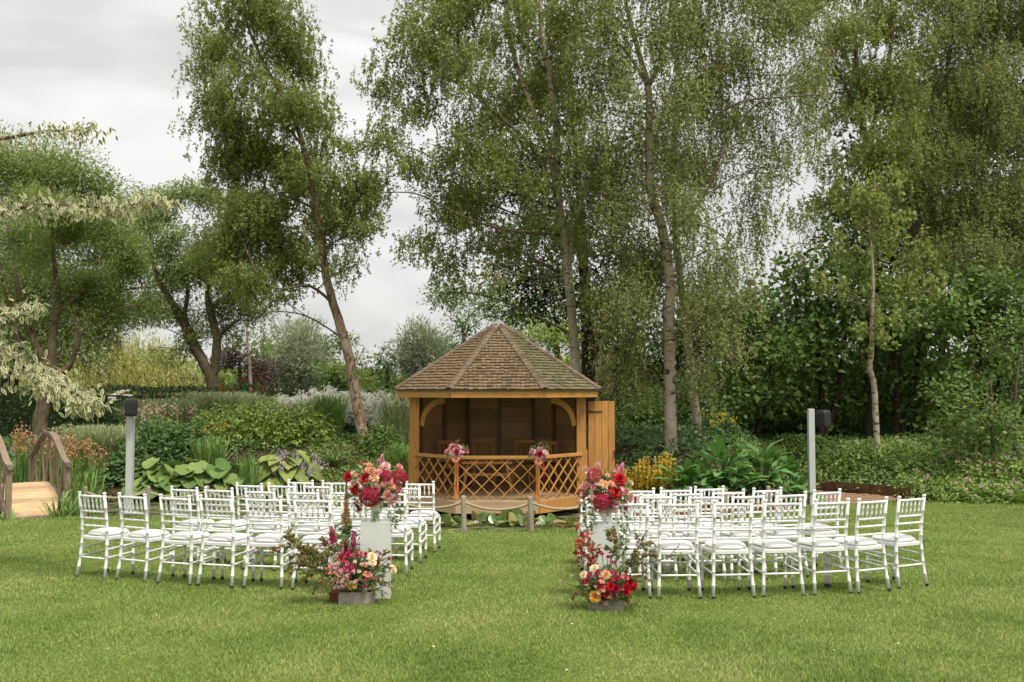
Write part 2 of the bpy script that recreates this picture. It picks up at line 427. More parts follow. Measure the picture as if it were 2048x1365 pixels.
def mat_grass():
    m, n, N, L = newmat('lawn_blade')
    g = N.new('ShaderNodeNewGeometry')
    z = N.new('ShaderNodeTexNoise'); z.inputs['Scale'].default_value = .8; z.inputs['Detail'].default_value = 6; z.inputs['Roughness'].default_value = .62
    L.new(g.outputs['Position'], z.inputs[0])
    a = N.new('ShaderNodeMath'); a.operation = 'MULTIPLY_ADD'; a.inputs[1].default_value = 1.6; a.inputs[2].default_value = -.55
    L.new(z.outputs[0], a.inputs[0])
    h = N.new('ShaderNodeMath'); h.operation = 'MULTIPLY_ADD'; h.inputs[1].default_value = .5
    L.new(g.outputs['Random Per Island'], h.inputs[0]); L.new(a.outputs[0], h.inputs[2])
    r = ramp(N, [(.0, (.11, .19, .036)), (.36, (.215, .315, .072)), (.66, (.325, .40, .118)), (1.0, (.49, .46, .21))])
    L.new(h.outputs[0], r.inputs[0])
    b = N.new('ShaderNodeBsdfPrincipled'); b.inputs['Roughness'].default_value = .6; b.inputs['Specular IOR Level'].default_value = .25
    L.new(r.outputs[0], b.inputs['Base Color'])
    t = N.new('ShaderNodeBsdfTranslucent'); L.new(r.outputs[0], t.inputs[0])
    mxx = N.new('ShaderNodeMixShader'); mxx.inputs[0].default_value = .3
    L.new(b.outputs[0], mxx.inputs[1]); L.new(t.outputs[0], mxx.inputs[2])
    o = N.new('ShaderNodeOutputMaterial'); L.new(mxx.outputs[0], o.inputs[0])
    return m
def mat_water():
    m, n, N, L = newmat('pond_surface')
    g = N.new('ShaderNodeNewGeometry')
    z = N.new('ShaderNodeTexNoise'); z.inputs['Scale'].default_value = 3.2; z.inputs['Detail'].default_value = 8; z.inputs['Roughness'].default_value = .7
    L.new(g.outputs['Position'], z.inputs[0])
    r = ramp(N, [(.40, (.022, .026, .012)), (.50, (.075, .08, .030)), (.62, (.15, .15, .062))])
    L.new(z.outputs[0], r.inputs[0])
    r2 = ramp(N, [(.40, (.08,) * 3), (.55, (.75,) * 3)]); L.new(z.outputs[0], r2.inputs[0])
    b = N.new('ShaderNodeBsdfPrincipled'); b.inputs['Specular IOR Level'].default_value = .5
    L.new(r.outputs[0], b.inputs['Base Color']); L.new(r2.outputs[0], b.inputs['Roughness'])
    z2 = N.new('ShaderNodeTexNoise'); z2.inputs['Scale'].default_value = 14; L.new(g.outputs['Position'], z2.inputs[0])
    bp = N.new('ShaderNodeBump'); bp.inputs['Strength'].default_value = .12; bp.inputs['Distance'].default_value = .02
    L.new(z2.outputs[0], bp.inputs['Height']); L.new(bp.outputs[0], b.inputs['Normal'])
    o = N.new('ShaderNodeOutputMaterial'); L.new(b.outputs[0], o.inputs[0])
    return m
def mat_acrylic():
    m, n, N, L = newmat('frosted_acrylic')
    d = N.new('ShaderNodeBsdfPrincipled'); d.inputs['Base Color'].default_value = (.88, .88, .86, 1); d.inputs['Roughness'].default_value = .12; d.inputs['Specular IOR Level'].default_value = .6
    t = N.new('ShaderNodeBsdfTransparent'); t.inputs[0].default_value = (.93, .95, .94, 1)
    mxx = N.new('ShaderNodeMixShader'); mxx.inputs[0].default_value = .46
    L.new(d.outputs[0], mxx.inputs[1]); L.new(t.outputs[0], mxx.inputs[2])
    o = N.new('ShaderNodeOutputMaterial'); L.new(mxx.outputs[0], o.inputs[0])
    return m
def mat_variegated():
    m, n, N, L = newmat('variegated_leaf')
    a = N.new('ShaderNodeAttribute'); a.attribute_name = 'edge'
    oi = N.new('ShaderNodeNewGeometry')
    z = N.new('ShaderNodeTexNoise'); z.inputs['Scale'].default_value = 30; L.new(oi.outputs['Position'], z.inputs[0])
    s = N.new('ShaderNodeMath'); s.operation = 'MULTIPLY_ADD'; s.inputs[1].default_value = .6; s.inputs[2].default_value = -.3; L.new(z.outputs[0], s.inputs[0])
    s2 = N.new('ShaderNodeMath'); s2.operation = 'ADD'; L.new(a.outputs['Fac'], s2.inputs[0]); L.new(s.outputs[0], s2.inputs[1])
    r = ramp(N, [(.22, (.13, .18, .065)), (.46, (.46, .45, .25)), (1, (.60, .56, .36))])
    L.new(s2.outputs[0], r.inputs[0])
    b = N.new('ShaderNodeBsdfPrincipled'); b.inputs['Roughness'].default_value = .55; b.inputs['Specular IOR Level'].default_value = .25
    L.new(r.outputs[0], b.inputs['Base Color'])
    t = N.new('ShaderNodeBsdfTranslucent'); L.new(r.outputs[0], t.inputs[0])
    mxx = N.new('ShaderNodeMixShader'); mxx.inputs[0].default_value = .25
    L.new(b.outputs[0], mxx.inputs[1]); L.new(t.outputs[0], mxx.inputs[2])
    o = N.new('ShaderNodeOutputMaterial'); L.new(mxx.outputs[0], o.inputs[0])
    return m
M['lawn'] = mat_lawnbase(); M['blade'] = mat_grass(); M['water'] = mat_water(); M['acrylic'] = mat_acrylic(); M['varieg'] = mat_variegated()
M['birchbark'] = mat_bark('white_birch_bark', (.44, .385, .32), (.06, .047, .038), lo=.37, hi=.47, zs=2.4, xs=1.0, scale=3.6, warm=(.36, .285, .21))
M['oldbirch'] = mat_bark('flaking_birch_bark', (.42, .335, .26), (.075, .045, .03), lo=.36, hi=.52, zs=1.4, xs=3, scale=4.2, warm=(.30, .175, .11), bump=1)
M['brownbark'] = mat_bark('brown_bark', (.17, .13, .09), (.05, .037, .026), lo=.35, hi=.6, zs=.6, xs=3, scale=5)
M['tanbark'] = mat_bark('tan_bark', (.17, .13, .08), (.08, .058, .036), lo=.35, hi=.6, zs=1.2, xs=2, scale=4)
M['darkbark'] = mat_bark('dark_bark', (.06, .042, .03), (.022, .016, .012), lo=.35, hi=.6, zs=.6, xs=3, scale=5)
M['limbbark'] = mat_bark('grey_brown_limb', (.20, .155, .115), (.08, .06, .045), lo=.35, hi=.6, zs=1.5, xs=2, scale=5)
M['hip'] = mat_wood('weathered_hip_tile', (.095, .068, .044), (.175, .13, .085), 'Y', rough=.9, objrand=.25, stretch=5)
# ------------------------------------------------------------------ ground, lawn, pond, path
def grid_mesh(name, xs, ys, zf, mat):
    X, Y = np.meshgrid(xs, ys)
    Z = zf(X, Y)
    V = np.stack([X, Y, Z], -1).reshape(-1, 3)
    nx, ny = len(xs), len(ys)
    F = [(j * nx + i, j * nx + i + 1, (j + 1) * nx + i + 1, (j + 1) * nx + i) for j in range(ny - 1) for i in range(nx - 1)]
    me = bpy.data.meshes.new(name); me.from_pydata(V.tolist(), [], F); me.materials.append(mat)
    me.polygons.foreach_set('use_smooth', [True] * len(F)); me.update()
    return me
xs = np.concatenate([np.linspace(-400, -40, 12), np.arange(-34, -16, 1.5), np.arange(-16, 16.1, .25), np.arange(17, 35, 1.5), np.linspace(40, 400, 12)])
ys = np.concatenate([np.linspace(-60, 10, 10), np.arange(12, 15.5, .8), np.arange(15.5, 36, .25), np.arange(37, 60, 1.5), np.linspace(64, 700, 14)])
O('ground', grid_mesh('ground', xs, ys, terr, M['soil']), kind='structure')

lx = np.concatenate([np.linspace(-40, -13, 8), np.arange(-12, 12.1, .25), np.linspace(13, 40, 8)])
def lawn_z(x, y): return SL * y + .008 * np.sin(1.1 * x + .3) * np.sin(.9 * y) + .004 * np.sin(3.1 * x) * np.sin(2.7 * y + 1)
V = []; ts = np.concatenate([np.linspace(0, .35, 6), np.linspace(.4, 1, 60)])
for t in ts:
    y = -12 + t * (lawn_edge(lx) + 12)
    V.append(np.stack([lx, y, lawn_z(lx, y)], -1))
e = lawn_edge(lx); V.append(np.stack([lx, e + .03, lawn_z(lx, e) - .03], -1)); V.append(np.stack([lx, e + .05, lawn_z(lx, e) - .3], -1))
V = np.concatenate(V); n = len(lx)
F = [(j * n + i, j * n + i + 1, (j + 1) * n + i + 1, (j + 1) * n + i) for j in range(len(ts) + 1) for i in range(n - 1)]
me = bpy.data.meshes.new('lawn'); me.from_pydata(V.tolist(), [], F); me.materials.append(M['lawn']); me.polygons.foreach_set('use_smooth', [True] * len(F)); me.update()
O('lawn', me, kind='structure')
# lawn beyond the bridge
O('far_lawn', grid_mesh('far_lawn', np.arange(-40, -9.4, .6), np.arange(19.9, 34, .5), lambda x, y: terr(x, y) + .012 + .0 * x, M['lawn']), kind='structure')
# pond
px_ = np.arange(-20, 4.6, .4)
pv = [(x, lawn_edge(x) - .02, -.84) for x in px_] + [(x, max(far_edge(x), lawn_edge(x)) + .5, -.84) for x in px_]
k = len(px_)
me = bpy.data.meshes.new('pond_water'); me.from_pydata(pv, [], [(i, i + 1, k + i + 1, k + i) for i in range(k - 1)]); me.materials.append(M['water'])
O('pond_water', me, kind='structure')
# paved path and rusted steel edging at the right
pp = [(6.15, 21.2), (6.7, 21.6), (7.4, 21.95), (8.1, 22.35), (8.75, 22.75), (8.9, 23.3), (8.0, 24.2), (7.6, 24.8), (6.9, 24.0), (6.3, 22.5)]
mb = MB(); mb.add([(x, y, -.905 + .0 * y) for x, y in pp] + [(x, y, -1.2) for x, y in pp], [tuple(range(10))] + [(i, i + 10, (i + 1) % 10 + 10, (i + 1) % 10) for i in range(10)])
pav = O('path', mb.mesh('path', M['soil']), kind='structure')
pav_me = None
cx0, cy0 = 6.2, 21.2
from mathutils.geometry import intersect_point_tri_2d
def in_poly(x, y, poly):
    c = False; j = len(poly) - 1
    for i in range(len(poly)):
        (xi, yi), (xj, yj) = poly[i], poly[j]
        if (yi > y) != (yj > y) and x < (xj - xi) * (y - yi) / (yj - yi) + xi: c = not c
        j = i
    return c
mb = MB(); mb.box((0, 0, 0), (.40, .20, .03)); pm = mb.mesh('paving_brick', M['paving'])
for r_ in range(26):
    for c_ in range(12):
        x = cx0 + c_ * .41 + (r_ % 2) * .2; y = cy0 + r_ * .21
        if in_poly(x, y, pp):
            O('paving_stone', pm, pav, (x, y, -.897 + random.uniform(-.004, .004)), (random.uniform(-.012, .012), random.uniform(-.012, .012), random.uniform(-.02, .02)), (.98, .96, 1))
mb = MB(); ep = [(6.9, 24.15), (7.55, 25.0), (8.1, 24.35), (8.9, 23.45), (9.1, 22.85)]
for (a, b) in zip(ep[:-1], ep[1:]): mb.beam((*a, -.80), (*b, -.80), .02, .28)
o = O('steel_edging', mb.mesh('steel_edging', M['rust'])); tag(o, 'low rusted steel edging curving behind the brown path', 'edging')
# brick kerb by the pond, behind the right block of chairs
a0 = gl(1275, 1040); 
mb = MB(); mb.box((0, 0, 0), (.22, .11, .075)); bk = mb.mesh('kerb_brick', M['brick'])
kerb = thing('brick_kerb', 'low red brick kerb along the pond behind the right chairs', 'kerb', (2.9, 18.3, -.76))
for i in range(13):
    for j in range(3):
        O('brick', bk, kerb, (-.75 + i * .235 + (j % 2) * .11, .02 * (i % 3) + i * .09, -.02 + j * .082), (0, 0, .36 + random.uniform(-.03, .03)))

# grass blades of the mown lawn
def blades():
    N_ = 760000
    u = RNG.random(N_)
    y0, y1 = 5.6, 22.5
    p = -.35                                         # denser close by
    y = (y0 ** p + u * (y1 ** p - y0 ** p)) ** (1 / p)
    x = (RNG.random(N_) * 2 - 1) * (.53 * y + 3.0)
    ok = y < lawn_edge(x) + .05
    x, y = x[ok], y[ok]; n = len(x)
    h = (.015 + .020 * RNG.random(n)) * (1 + .35 * np.sin(1.9 * x + .7) * np.sin(1.6 * y))
    edge = (lawn_edge(x) - y) < .35
    h = np.where(edge, h * 1.8, h)
    w = .0022 + .0025 * RNG.random(n) + .00032 * y
    a = RNG.random(n) * 2 * np.pi
    le = h * (RNG.random(n) * 1.3); b = RNG.random(n) * 2 * np.pi
    z = lawn_z(x, y) - .004
    V = np.zeros((n, 3, 3))
    V[:, 0] = np.stack([x - w * np.cos(a), y - w * np.sin(a), z], -1)
    V[:, 1] = np.stack([x + w * np.cos(a), y + w * np.sin(a), z], -1)
    V[:, 2] = np.stack([x + le * np.cos(b), y + le * np.sin(b), z + h], -1)
    return mesh_arr('grass', V.reshape(-1, 3), 3)
me = blades(); me.materials.append(M['blade'])
O('grass', me, kind='stuff')
# fallen petals
mb = MB()
for _ in range(26):
    y = random.uniform(6.5, 13); x = random.uniform(-.5 * y, .5 * y); z = float(lawn_z(x, y)) + .03
    s = random.uniform(.006, .014); a = random.random() * 6
    mb.add([(x + s * math.cos(a + i * 1.57), y + s * math.sin(a + i * 1.57) * .6, z + random.uniform(0, .012)) for i in range(4)], [(0, 1, 2, 3)])
O('fallen_petals', mb.mesh('fallen_petals', M['whitefl']), kind='stuff')

# ------------------------------------------------------------------ gazebo
GX, GY = -.28, 18.8
DT, DB = -.478, -.733
gaz = thing('gazebo', 'octagonal honey coloured timber gazebo with shingled roof standing over the pond', 'gazebo', (GX, GY, DB))
def L(x, y, z): return (x, y, z - DB)
CY = 1.85
OCT = [(-.765, 0), (.765, 0), (1.74, 1.1), (1.74, 2.6), (.765, 3.7), (-.765, 3.7), (-1.74, 2.6), (-1.74, 1.1)]
def sc_oct(s): return [(x * s, CY + (y - CY) * s) for x, y in OCT]
# deck boards
dk = sc_oct(1.0)
y = .0
def xr(y, poly=dk):
    xs_ = []
    for i in range(8):
        (xa, ya), (xb, yb) = poly[i], poly[(i + 1) % 8]
        if (ya - y) * (yb - y) <= 0 and ya != yb: xs_.append(xa + (xb - xa) * (y - ya) / (yb - ya))
    return (min(xs_), max(xs_)) if len(xs_) > 1 else (-.765, .765)
nb = 26
for i in range(nb):
    ya, yb = 3.7 * i / nb + .003, 3.7 * (i + 1) / nb - .003
    a, b = xr(max(ya, .02)), xr(min(yb, 3.68))
    mb = MB()
    zt, zb_ = DT - DB - .002 * (i % 2), DT - DB - .03
    q = [(a[0], ya), (a[1], ya), (b[1], yb), (b[0], yb)]
    mb.add([(x, yy, zb_) for x, yy in q] + [(x, yy, zt) for x, yy in q], BOXF)
    O('floor_board', mb.mesh('floor_board', M['oakold']), gaz)
# deck skirt
sk = sc_oct(1.025)
for i in range(8):
    a, b = np.array(sk[i]), np.array(sk[(i + 1) % 8])
    mb = MB(); d = (b - a) / np.linalg.norm(b - a)
    a2, b2 = a + d * .004, b - d * .004
    mb.beam((*a2, .125), (*b2, .125), .04, .235)
    bev(O('deck_skirt', mb.mesh('deck_skirt', M['oakold'] if i in (0, 7) else M['oak']), gaz), .004, 1)
for x, yy in sc_oct(.8):
    mb = MB(); mb.box((x, yy, -.35), (.14, .14, .9)); O('pile', mb.mesh('pile', M['darkbark']), gaz)
# posts, braces
EZ0, EZ1 = 1.441 - DB, 1.585 - DB
PO = [(-1.655, 1.08), (1.655, 1.08)]
for s, (x, yy) in zip((-1, 1), PO):
    mb = MB(); mb.box((x, yy, (DT - DB + EZ0 + .05) / 2), (.185, .16, EZ0 + .05 - (DT - DB)))
    bev(O('post', mb.mesh('post', M['oakv']), gaz), .006)
    mb = MB(); N_ = 12; V = []
    for k in range(N_ + 1):
        t = k / N_; a = t * math.pi / 2
        ox, oz = x - s * (.10 + .50 * (1 - math.cos(a))), (EZ0 - .56) + .56 * math.sin(a)
        ix, iz = x - s * (.10 + .50 * (1 - math.cos(a))) - s * .085 * math.cos(a) * 1.0, (EZ0 - .56) + .56 * math.sin(a) - .10 * math.sin(a) - .02
        if k == N_: oz = EZ0 - .001
        for dy_ in (-.035, .035):
            V.append((ox, yy + dy_, oz)); V.append((ix, yy + dy_, iz))
    F = []
    for k in range(N_):
        b = k * 4; c = b + 4
        F += [(b, c, c + 1, b + 1), (b + 2, b + 3, c + 3, c + 2), (b, b + 2, c + 2, c), (b + 1, c + 1, c + 3, b + 3)]
    F += [(0, 1, 3, 2), (N_ * 4, N_ * 4 + 2, N_ * 4 + 3, N_ * 4 + 1)]
    mb.add(V, F); O('brace', mb.mesh('brace', M['oak'], False), gaz)
# inner walls: boards between studs on five rear sides
WZ0, WZ1 = DT - DB + .002, EZ0 + .06
wl = sc_oct(.985)
sides = [(2, 3), (3, 4), (4, 5), (5, 6), (6, 7)]
for (i, j) in sides:
    a, b = np.array(wl[i]), np.array(wl[j])
    if i == 2: a = a + (b - a) * .02
    Ls = np.linalg.norm(b - a); d = (b - a) / Ls; nrm = np.array([-d[1], d[0]])
    nbay = 2
    for q in range(nbay):
        p0, p1 = a + d * Ls * q / nbay, a + d * Ls * (q + 1) / nbay
        nbd = 6; hh = (WZ1 - WZ0) / nbd
        for r_ in range(nbd):
            zc = WZ0 + hh * (r_ + .5)
            off = random.uniform(-.007, .007)
            mb = MB(); mb.beam((*(p0 - nrm * (.0 + off)), zc), (*(p1 - nrm * (0 + off)), zc), .03, hh - .0015)
            O('wall_board', mb.mesh('wall_board', M['inner']), gaz)
    for q in range(nbay + (1 if (i, j) == sides[-1] else 1)):
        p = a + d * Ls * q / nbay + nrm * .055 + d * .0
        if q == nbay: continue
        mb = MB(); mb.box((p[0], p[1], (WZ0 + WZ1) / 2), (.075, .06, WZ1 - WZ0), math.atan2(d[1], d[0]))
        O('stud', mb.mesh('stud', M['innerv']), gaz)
# outer cladding strip at the left edge and tiny lantern left out of view
# eave boards
ev = sc_oct(1.135); apex = np.array([0, CY, 2.955 - DB])
for i in range(8):
    a, b = np.array(ev[i]), np.array(ev[(i + 1) % 8]); d = (b - a) / np.linalg.norm(b - a)
    mb = MB(); mb.beam((*(a + d * .003), (EZ0 + EZ1) / 2 - .012), (*(b - d * .003), (EZ0 + EZ1) / 2 - .012), .035, EZ1 - EZ0 - .024)
    bev(O('eave_board', mb.mesh('eave_board', M['oak']), gaz), .004, 1)
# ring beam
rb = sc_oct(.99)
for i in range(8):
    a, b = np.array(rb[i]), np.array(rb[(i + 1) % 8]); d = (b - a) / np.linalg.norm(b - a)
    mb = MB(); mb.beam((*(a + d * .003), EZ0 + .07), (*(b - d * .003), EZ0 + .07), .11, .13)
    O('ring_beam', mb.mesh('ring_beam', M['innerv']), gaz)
# roof: solid deck with shingles and hip caps on it
eo = [(x * 1.018, CY + (y - CY) * 1.018) for x, y in ev]
EZr = EZ1 + .0
mb = MB()
V = [(x, y, EZr) for x, y in eo] + [tuple(apex)] + [(x, y, EZr - .025) for x, y in eo] + [tuple(apex - np.array([0, 0, .04]))]
mb.add(V, [(i, (i + 1) % 8, 8) for i in range(8)] + [(9 + (i + 1) % 8, 9 + i, 17) for i in range(8)] + [(i, 9 + i, 9 + (i + 1) % 8, (i + 1) % 8) for i in range(8)])
roof = O('roof', mb.mesh('roof', M['shingle']), gaz)
NC = 24
single = {}
def shingle_mesh(mat, key):
    if key not in single:
        mb = MB(); V = [(-.5, -.5, -.5), (.5, -.5, -.5), (.5, .5, -.5), (-.5, .5, -.5), (-.5, -.5, .5), (.5, -.5, .5), (.5, .5, -.1), (-.5, .5, -.1)]
        mb.add(V, BOXF); single[key] = mb.mesh('shingle', mat)
    return single[key]
stuff_mb = {False: MB(), True: MB()}
cnt = 0
for fi in range(8):
    a, b = np.array([*eo[fi], EZr]), np.array([*eo[(fi + 1) % 8], EZr])
    mid = (a + b) / 2; up = apex - mid; SLn = np.linalg.norm(up); up /= SLn
    ax = (b - a); Lb = np.linalg.norm(ax); ax /= Lb
    nn = np.cross(ax, up)
    if nn[2] < 0: nn = -nn
    mossy = fi in (1, 2, 3, 0) if False else fi in (1, 2)
    for c in range(NC):
        t0 = c / NC; half = Lb / 2 * (1 - (c + .3) / NC)
        nsh = max(1, int(round(2 * half / .088))); w = 2 * half / nsh
        offs = (c % 2) * .5 * w * 0
        edges = np.linspace(-half, half, nsh + 1)
        if c % 2 and nsh > 2: edges = np.concatenate([[-half], (edges[:-1] + edges[1:]) / 2, [half]])
        for k in range(len(edges) - 1):
            x0, x1 = edges[k], edges[k + 1]
            jit = random.uniform(-.008, .008); th = random.uniform(.016, .03)
            ln = SLn / NC * 1.35
            cpos = mid + ax * (x0 + x1) / 2 + up * (SLn * t0 + ln / 2 - .02 + jit) + nn * (.010 + th / 2 + .004)
            tilt = -.13
            Mx = Matrix((ax, up, nn)).transposed() @ Matrix.Rotation(tilt, 3, 'X')
            front = fi in (7, 0, 1)
            moss = mossy
            if front and cnt < 300 and c < 12:
                o = O('shingle', shingle_mesh(M['shinglemoss'] if moss else M['shingle'], moss), roof, tuple(cpos), Mx.to_euler(), (x1 - x0 - .006, ln, th)); cnt += 1
            else:
                hx, hy, hz = (x1 - x0 - .006) / 2, ln / 2, th / 2
                V = np.array([(-hx, -hy, -hz), (hx, -hy, -hz), (hx, hy, -hz), (-hx, hy, -hz), (-hx, -hy, hz), (hx, -hy, hz), (hx, hy, -hz * .2), (-hx, hy, -hz * .2)])
                stuff_mb[moss].add(V @ np.array(Mx).T + cpos, BOXF)
for moss, mbx in stuff_mb.items():
    O('shingles', mbx.mesh('shingles', M['shinglemoss'] if moss else M['shingle']), roof, kind='stuff')
print('shingles', cnt)
# hip caps
mb = MB(); V = []
for y_ in (-.5, .5):
    for x_, z_ in ((-.5, -.32), (0, 0), (.5, -.32)):
        V += [(x_, y_, z_), (x_, y_, z_ + .16)]
mb.add(V, [(0, 2, 8, 6), (2, 4, 10, 8), (1, 7, 9, 3), (3, 9, 11, 5), (0, 1, 3, 2), (2, 3, 5, 4), (6, 8, 9, 7), (8, 10, 11, 9), (0, 6, 7, 1), (4, 5, 11, 10)])
hipm = mb.mesh('hip_tile', M['hip'])
for i in range(8):
    a = np.array([*eo[i], EZr]); d = apex - a; Ls = np.linalg.norm(d); d /= Ls
    s = np.cross(d, (0, 0, 1)); s /= np.linalg.norm(s); u = np.cross(s, d)
    nh = 19
    for k in range(nh):
        p = a + d * (Ls * (k + .5) / nh) + u * .058
        Mx = Matrix((s, d, u)).transposed() @ Matrix.Rotation(-.06, 3, 'X') @ Matrix.Rotation(random.uniform(-.04, .04), 3, 'Y')
        O('hip_tile', hipm, roof, tuple(p), Mx.to_euler(), (.155, Ls / nh * 1.22, .115))
mb = MB(); mb.lathe([(.19, -.07), (.15, -.01), (.075, .05), (.02, .085)], 8, (0, CY, apex[2] + .01))
O('roof_cap', mb.mesh('roof_cap', M['lead']), roof)
# railing
RT = .315 - DB
def rail_panel(A, B, side):
    A = np.array(A); B = np.array(B); d = B - A; Lp = np.linalg.norm(d); d /= Lp; nrm = np.array([d[1], -d[0]])
    mb = MB(); mb.beam((*(A + d * .004), RT), (*(B - d * .004), RT), .085, .062)
    bev(O('handrail', mb.mesh('handrail', M['oak']), gaz), .006, 1)
    h = RT - .03 - (DT - DB) - .02; z0 = DT - DB + .02
    st = .29
    for dirn in (1, -1):
        s0 = -h + .12
        while s0 < Lp - .02:
            ta, tb = max(s0, .04), min(s0 + h, Lp - .04)
            if tb - ta > .08:
                za = z0 + (ta - s0); zb_ = z0 + (tb - s0)
                if dirn < 0: za, zb_ = z0 + h - (ta - s0), z0 + h - (tb - s0)
                pa = A + d * ta + nrm * .011 * dirn; pb = A + d * tb + nrm * .011 * dirn
                mb = MB(); mb.beam((*pa, za), (*pb, zb_), .018, .027, up=(nrm[0], nrm[1], 0))
                O('lattice_slat', mb.mesh('lattice_slat', M['oak']), gaz)
            s0 += st
rp_ = sc_oct(1.0)
rp_ = [(x, y + .03) for x, y in rp_]
rail_panel(rp_[7], rp_[0], -1); rail_panel(rp_[0], rp_[1], 0); rail_panel(rp_[1], rp_[2], 1)
for i, ext in ((7, .09), (0, -.034), (1, -.034), (2, .09)):
    x, y_ = rp_[i]
    mb = MB(); mb.box((x, y_ + .005, (DT - DB + RT + ext) / 2), (.078, .078, RT + ext - (DT - DB)))
    bev(O('newel_post', mb.mesh('newel_post', M['oakv']), gaz), .005, 1)
# open plank door at the right
D0 = at(1176, 803, 20.1) - np.array([GX, GY, DB]); 
dz0, dz1 = DT - DB + .01, at(1176, 803, 20.1)[2] - DB
door = O('door', None, gaz, (D0[0], D0[1], 0), (0, 0, .10))
door['label'] = 'honey coloured plank door standing open'
dw = .545
npl = 4
for i in range(npl):
    mb = MB(); mb.box((dw * (i + .5) / npl, 0, (dz0 + dz1) / 2), (dw / npl - .006, .028, dz1 - dz0))
    bev(O('door_plank', mb.mesh('door_plank', M['oakv']), door), .003, 1)
for z_ in (dz1 - .21, dz0 + .22):
    mb = MB(); mb.add([(0.01, -.02, z_ - .02), (.29, -.02, z_ - .007), (.29, -.02, z_ + .007), (.01, -.02, z_ + .02), (0.01, -.026, z_ - .02), (.29, -.026, z_ - .007), (.29, -.026, z_ + .007), (.01, -.026, z_ + .02)], BOXF)
    O('hinge', mb.mesh('hinge', M['iron']), door)
mb = MB(); mb.tube([(dw - .02, -.02, .95), (dw - .02, -.055, .97), (dw - .02, -.055, 1.08), (dw - .02, -.02, 1.1)], .009, 6)
O('door_handle', mb.mesh('door_handle', M['iron']), door)
for z_ in (dz0 + .2, dz1 - .2):
    mb = MB(); mb.box((dw / 2, .03, z_), (dw - .03, .028, .09)); O('ledge', mb.mesh('ledge', M['oak']), door)

# furniture inside the gazebo
def slat_chair(px, Y, rz, label):
    p = at(px, 900, Y)
    t = thing('wooden_chair', label, 'chair', (p[0], p[1], DT), rz, 'wooden chairs inside the gazebo')
    mb = MB()
    for x in (-.22, .22):
        mb = MB(); mb.beam((x, .20, 0), (x, .26, .96), .035, .03, up=(0, 1, 0)); O('back_leg', mb.mesh('back_leg', M['oakv']), t)
        mb = MB(); mb.beam((x, -.20, 0), (x, -.19, .43), .035, .035, up=(0, 1, 0)); O('front_leg', mb.mesh('front_leg', M['oakv']), t)
    mb = MB(); mb.box((0, 0, .445), (.46, .43, .028)); O('seat', mb.mesh('seat', M['oak']), t)
    for z_ in (.94, .56):
        mb = MB(); mb.box((0, .20 + .06 * z_ / .96, z_), (.405, .026, .07)); O('back_rail', mb.mesh('back_rail', M['oak']), t)
    for i in range(6):
        x = -.165 + i * .066
        mb = MB(); mb.beam((x, .236, .59), (x, .256, .905), .026, .012, up=(0, 1, 0)); O('back_slat', mb.mesh('back_slat', M['oakv']), t)
    return t
slat_chair(903, 21.3, .35, 'wooden slatted chair inside the gazebo behind the left flower posy')
slat_chair(968, 21.7, .05, 'wooden slatted chair inside the gazebo standing behind the table')
slat_chair(1048, 21.6, -.12, 'wooden slatted chair in the gazebo left of right posy')
slat_chair(1086, 21.2, -.4, 'wooden slatted chair in the gazebo behind the right posy')
p = at(975, 950, 20.3)
t = thing('wooden_table', 'low wooden table with splayed legs behind the gazebo railing', 'table', (p[0], p[1], DT), 0)
mb = MB(); mb.box((0, 0, .60), (1.0, .45, .05)); bev(O('tabletop', mb.mesh('tabletop', M['oak']), t), .005, 1)
mb = MB(); mb.box((0, -.1, .36), (.86, .06, .06)); O('cross_rail', mb.mesh('cross_rail', M['oak']), t)
for s in (-1, 1):
    for yy in (-.16, .16):
        mb = MB(); mb.beam((s * .39, yy * .9, .575), (s * .50, yy, 0), .05, .04, up=(0, 1, 0)); O('leg', mb.mesh('leg', M['oakv']), t)

# ------------------------------------------------------------------ footbridge at the left
A0 = gl(133, 1030); ang = R(38)
BR = thing('footbridge', 'small arched wooden footbridge with grey weathered handrails over the pond', 'bridge', (A0[0] - .0, A0[1], SL * A0[1]), ang)
BL, BW = 2.9, 1.02                     # local: y along the bridge, x from -BW to 0
def dzf(s): return .03 + .50 * math.sin(math.pi * s)
npk = 22
for i in range(npk):
    s0, s1 = i / npk, (i + 1) / npk
    mb = MB(); V = []
    for z_ in (-.035, 0):
        for (x, s) in ((-BW + .03, s0), (-.03, s0), (-.03, s1), (-BW + .03, s1)):
            V.append((x, s * BL + (.010 if s == s0 else -.010), dzf(s) + z_ + .0))
    mb.add(V, BOXF); O('deck_plank', mb.mesh('deck_plank', M['plank']), BR)
mb = MB(); mb.box((-BW / 2, -.06, -.03), (BW + .15, .12, .10)); O('sill', mb.mesh('sill', M['greywoodx']), BR)
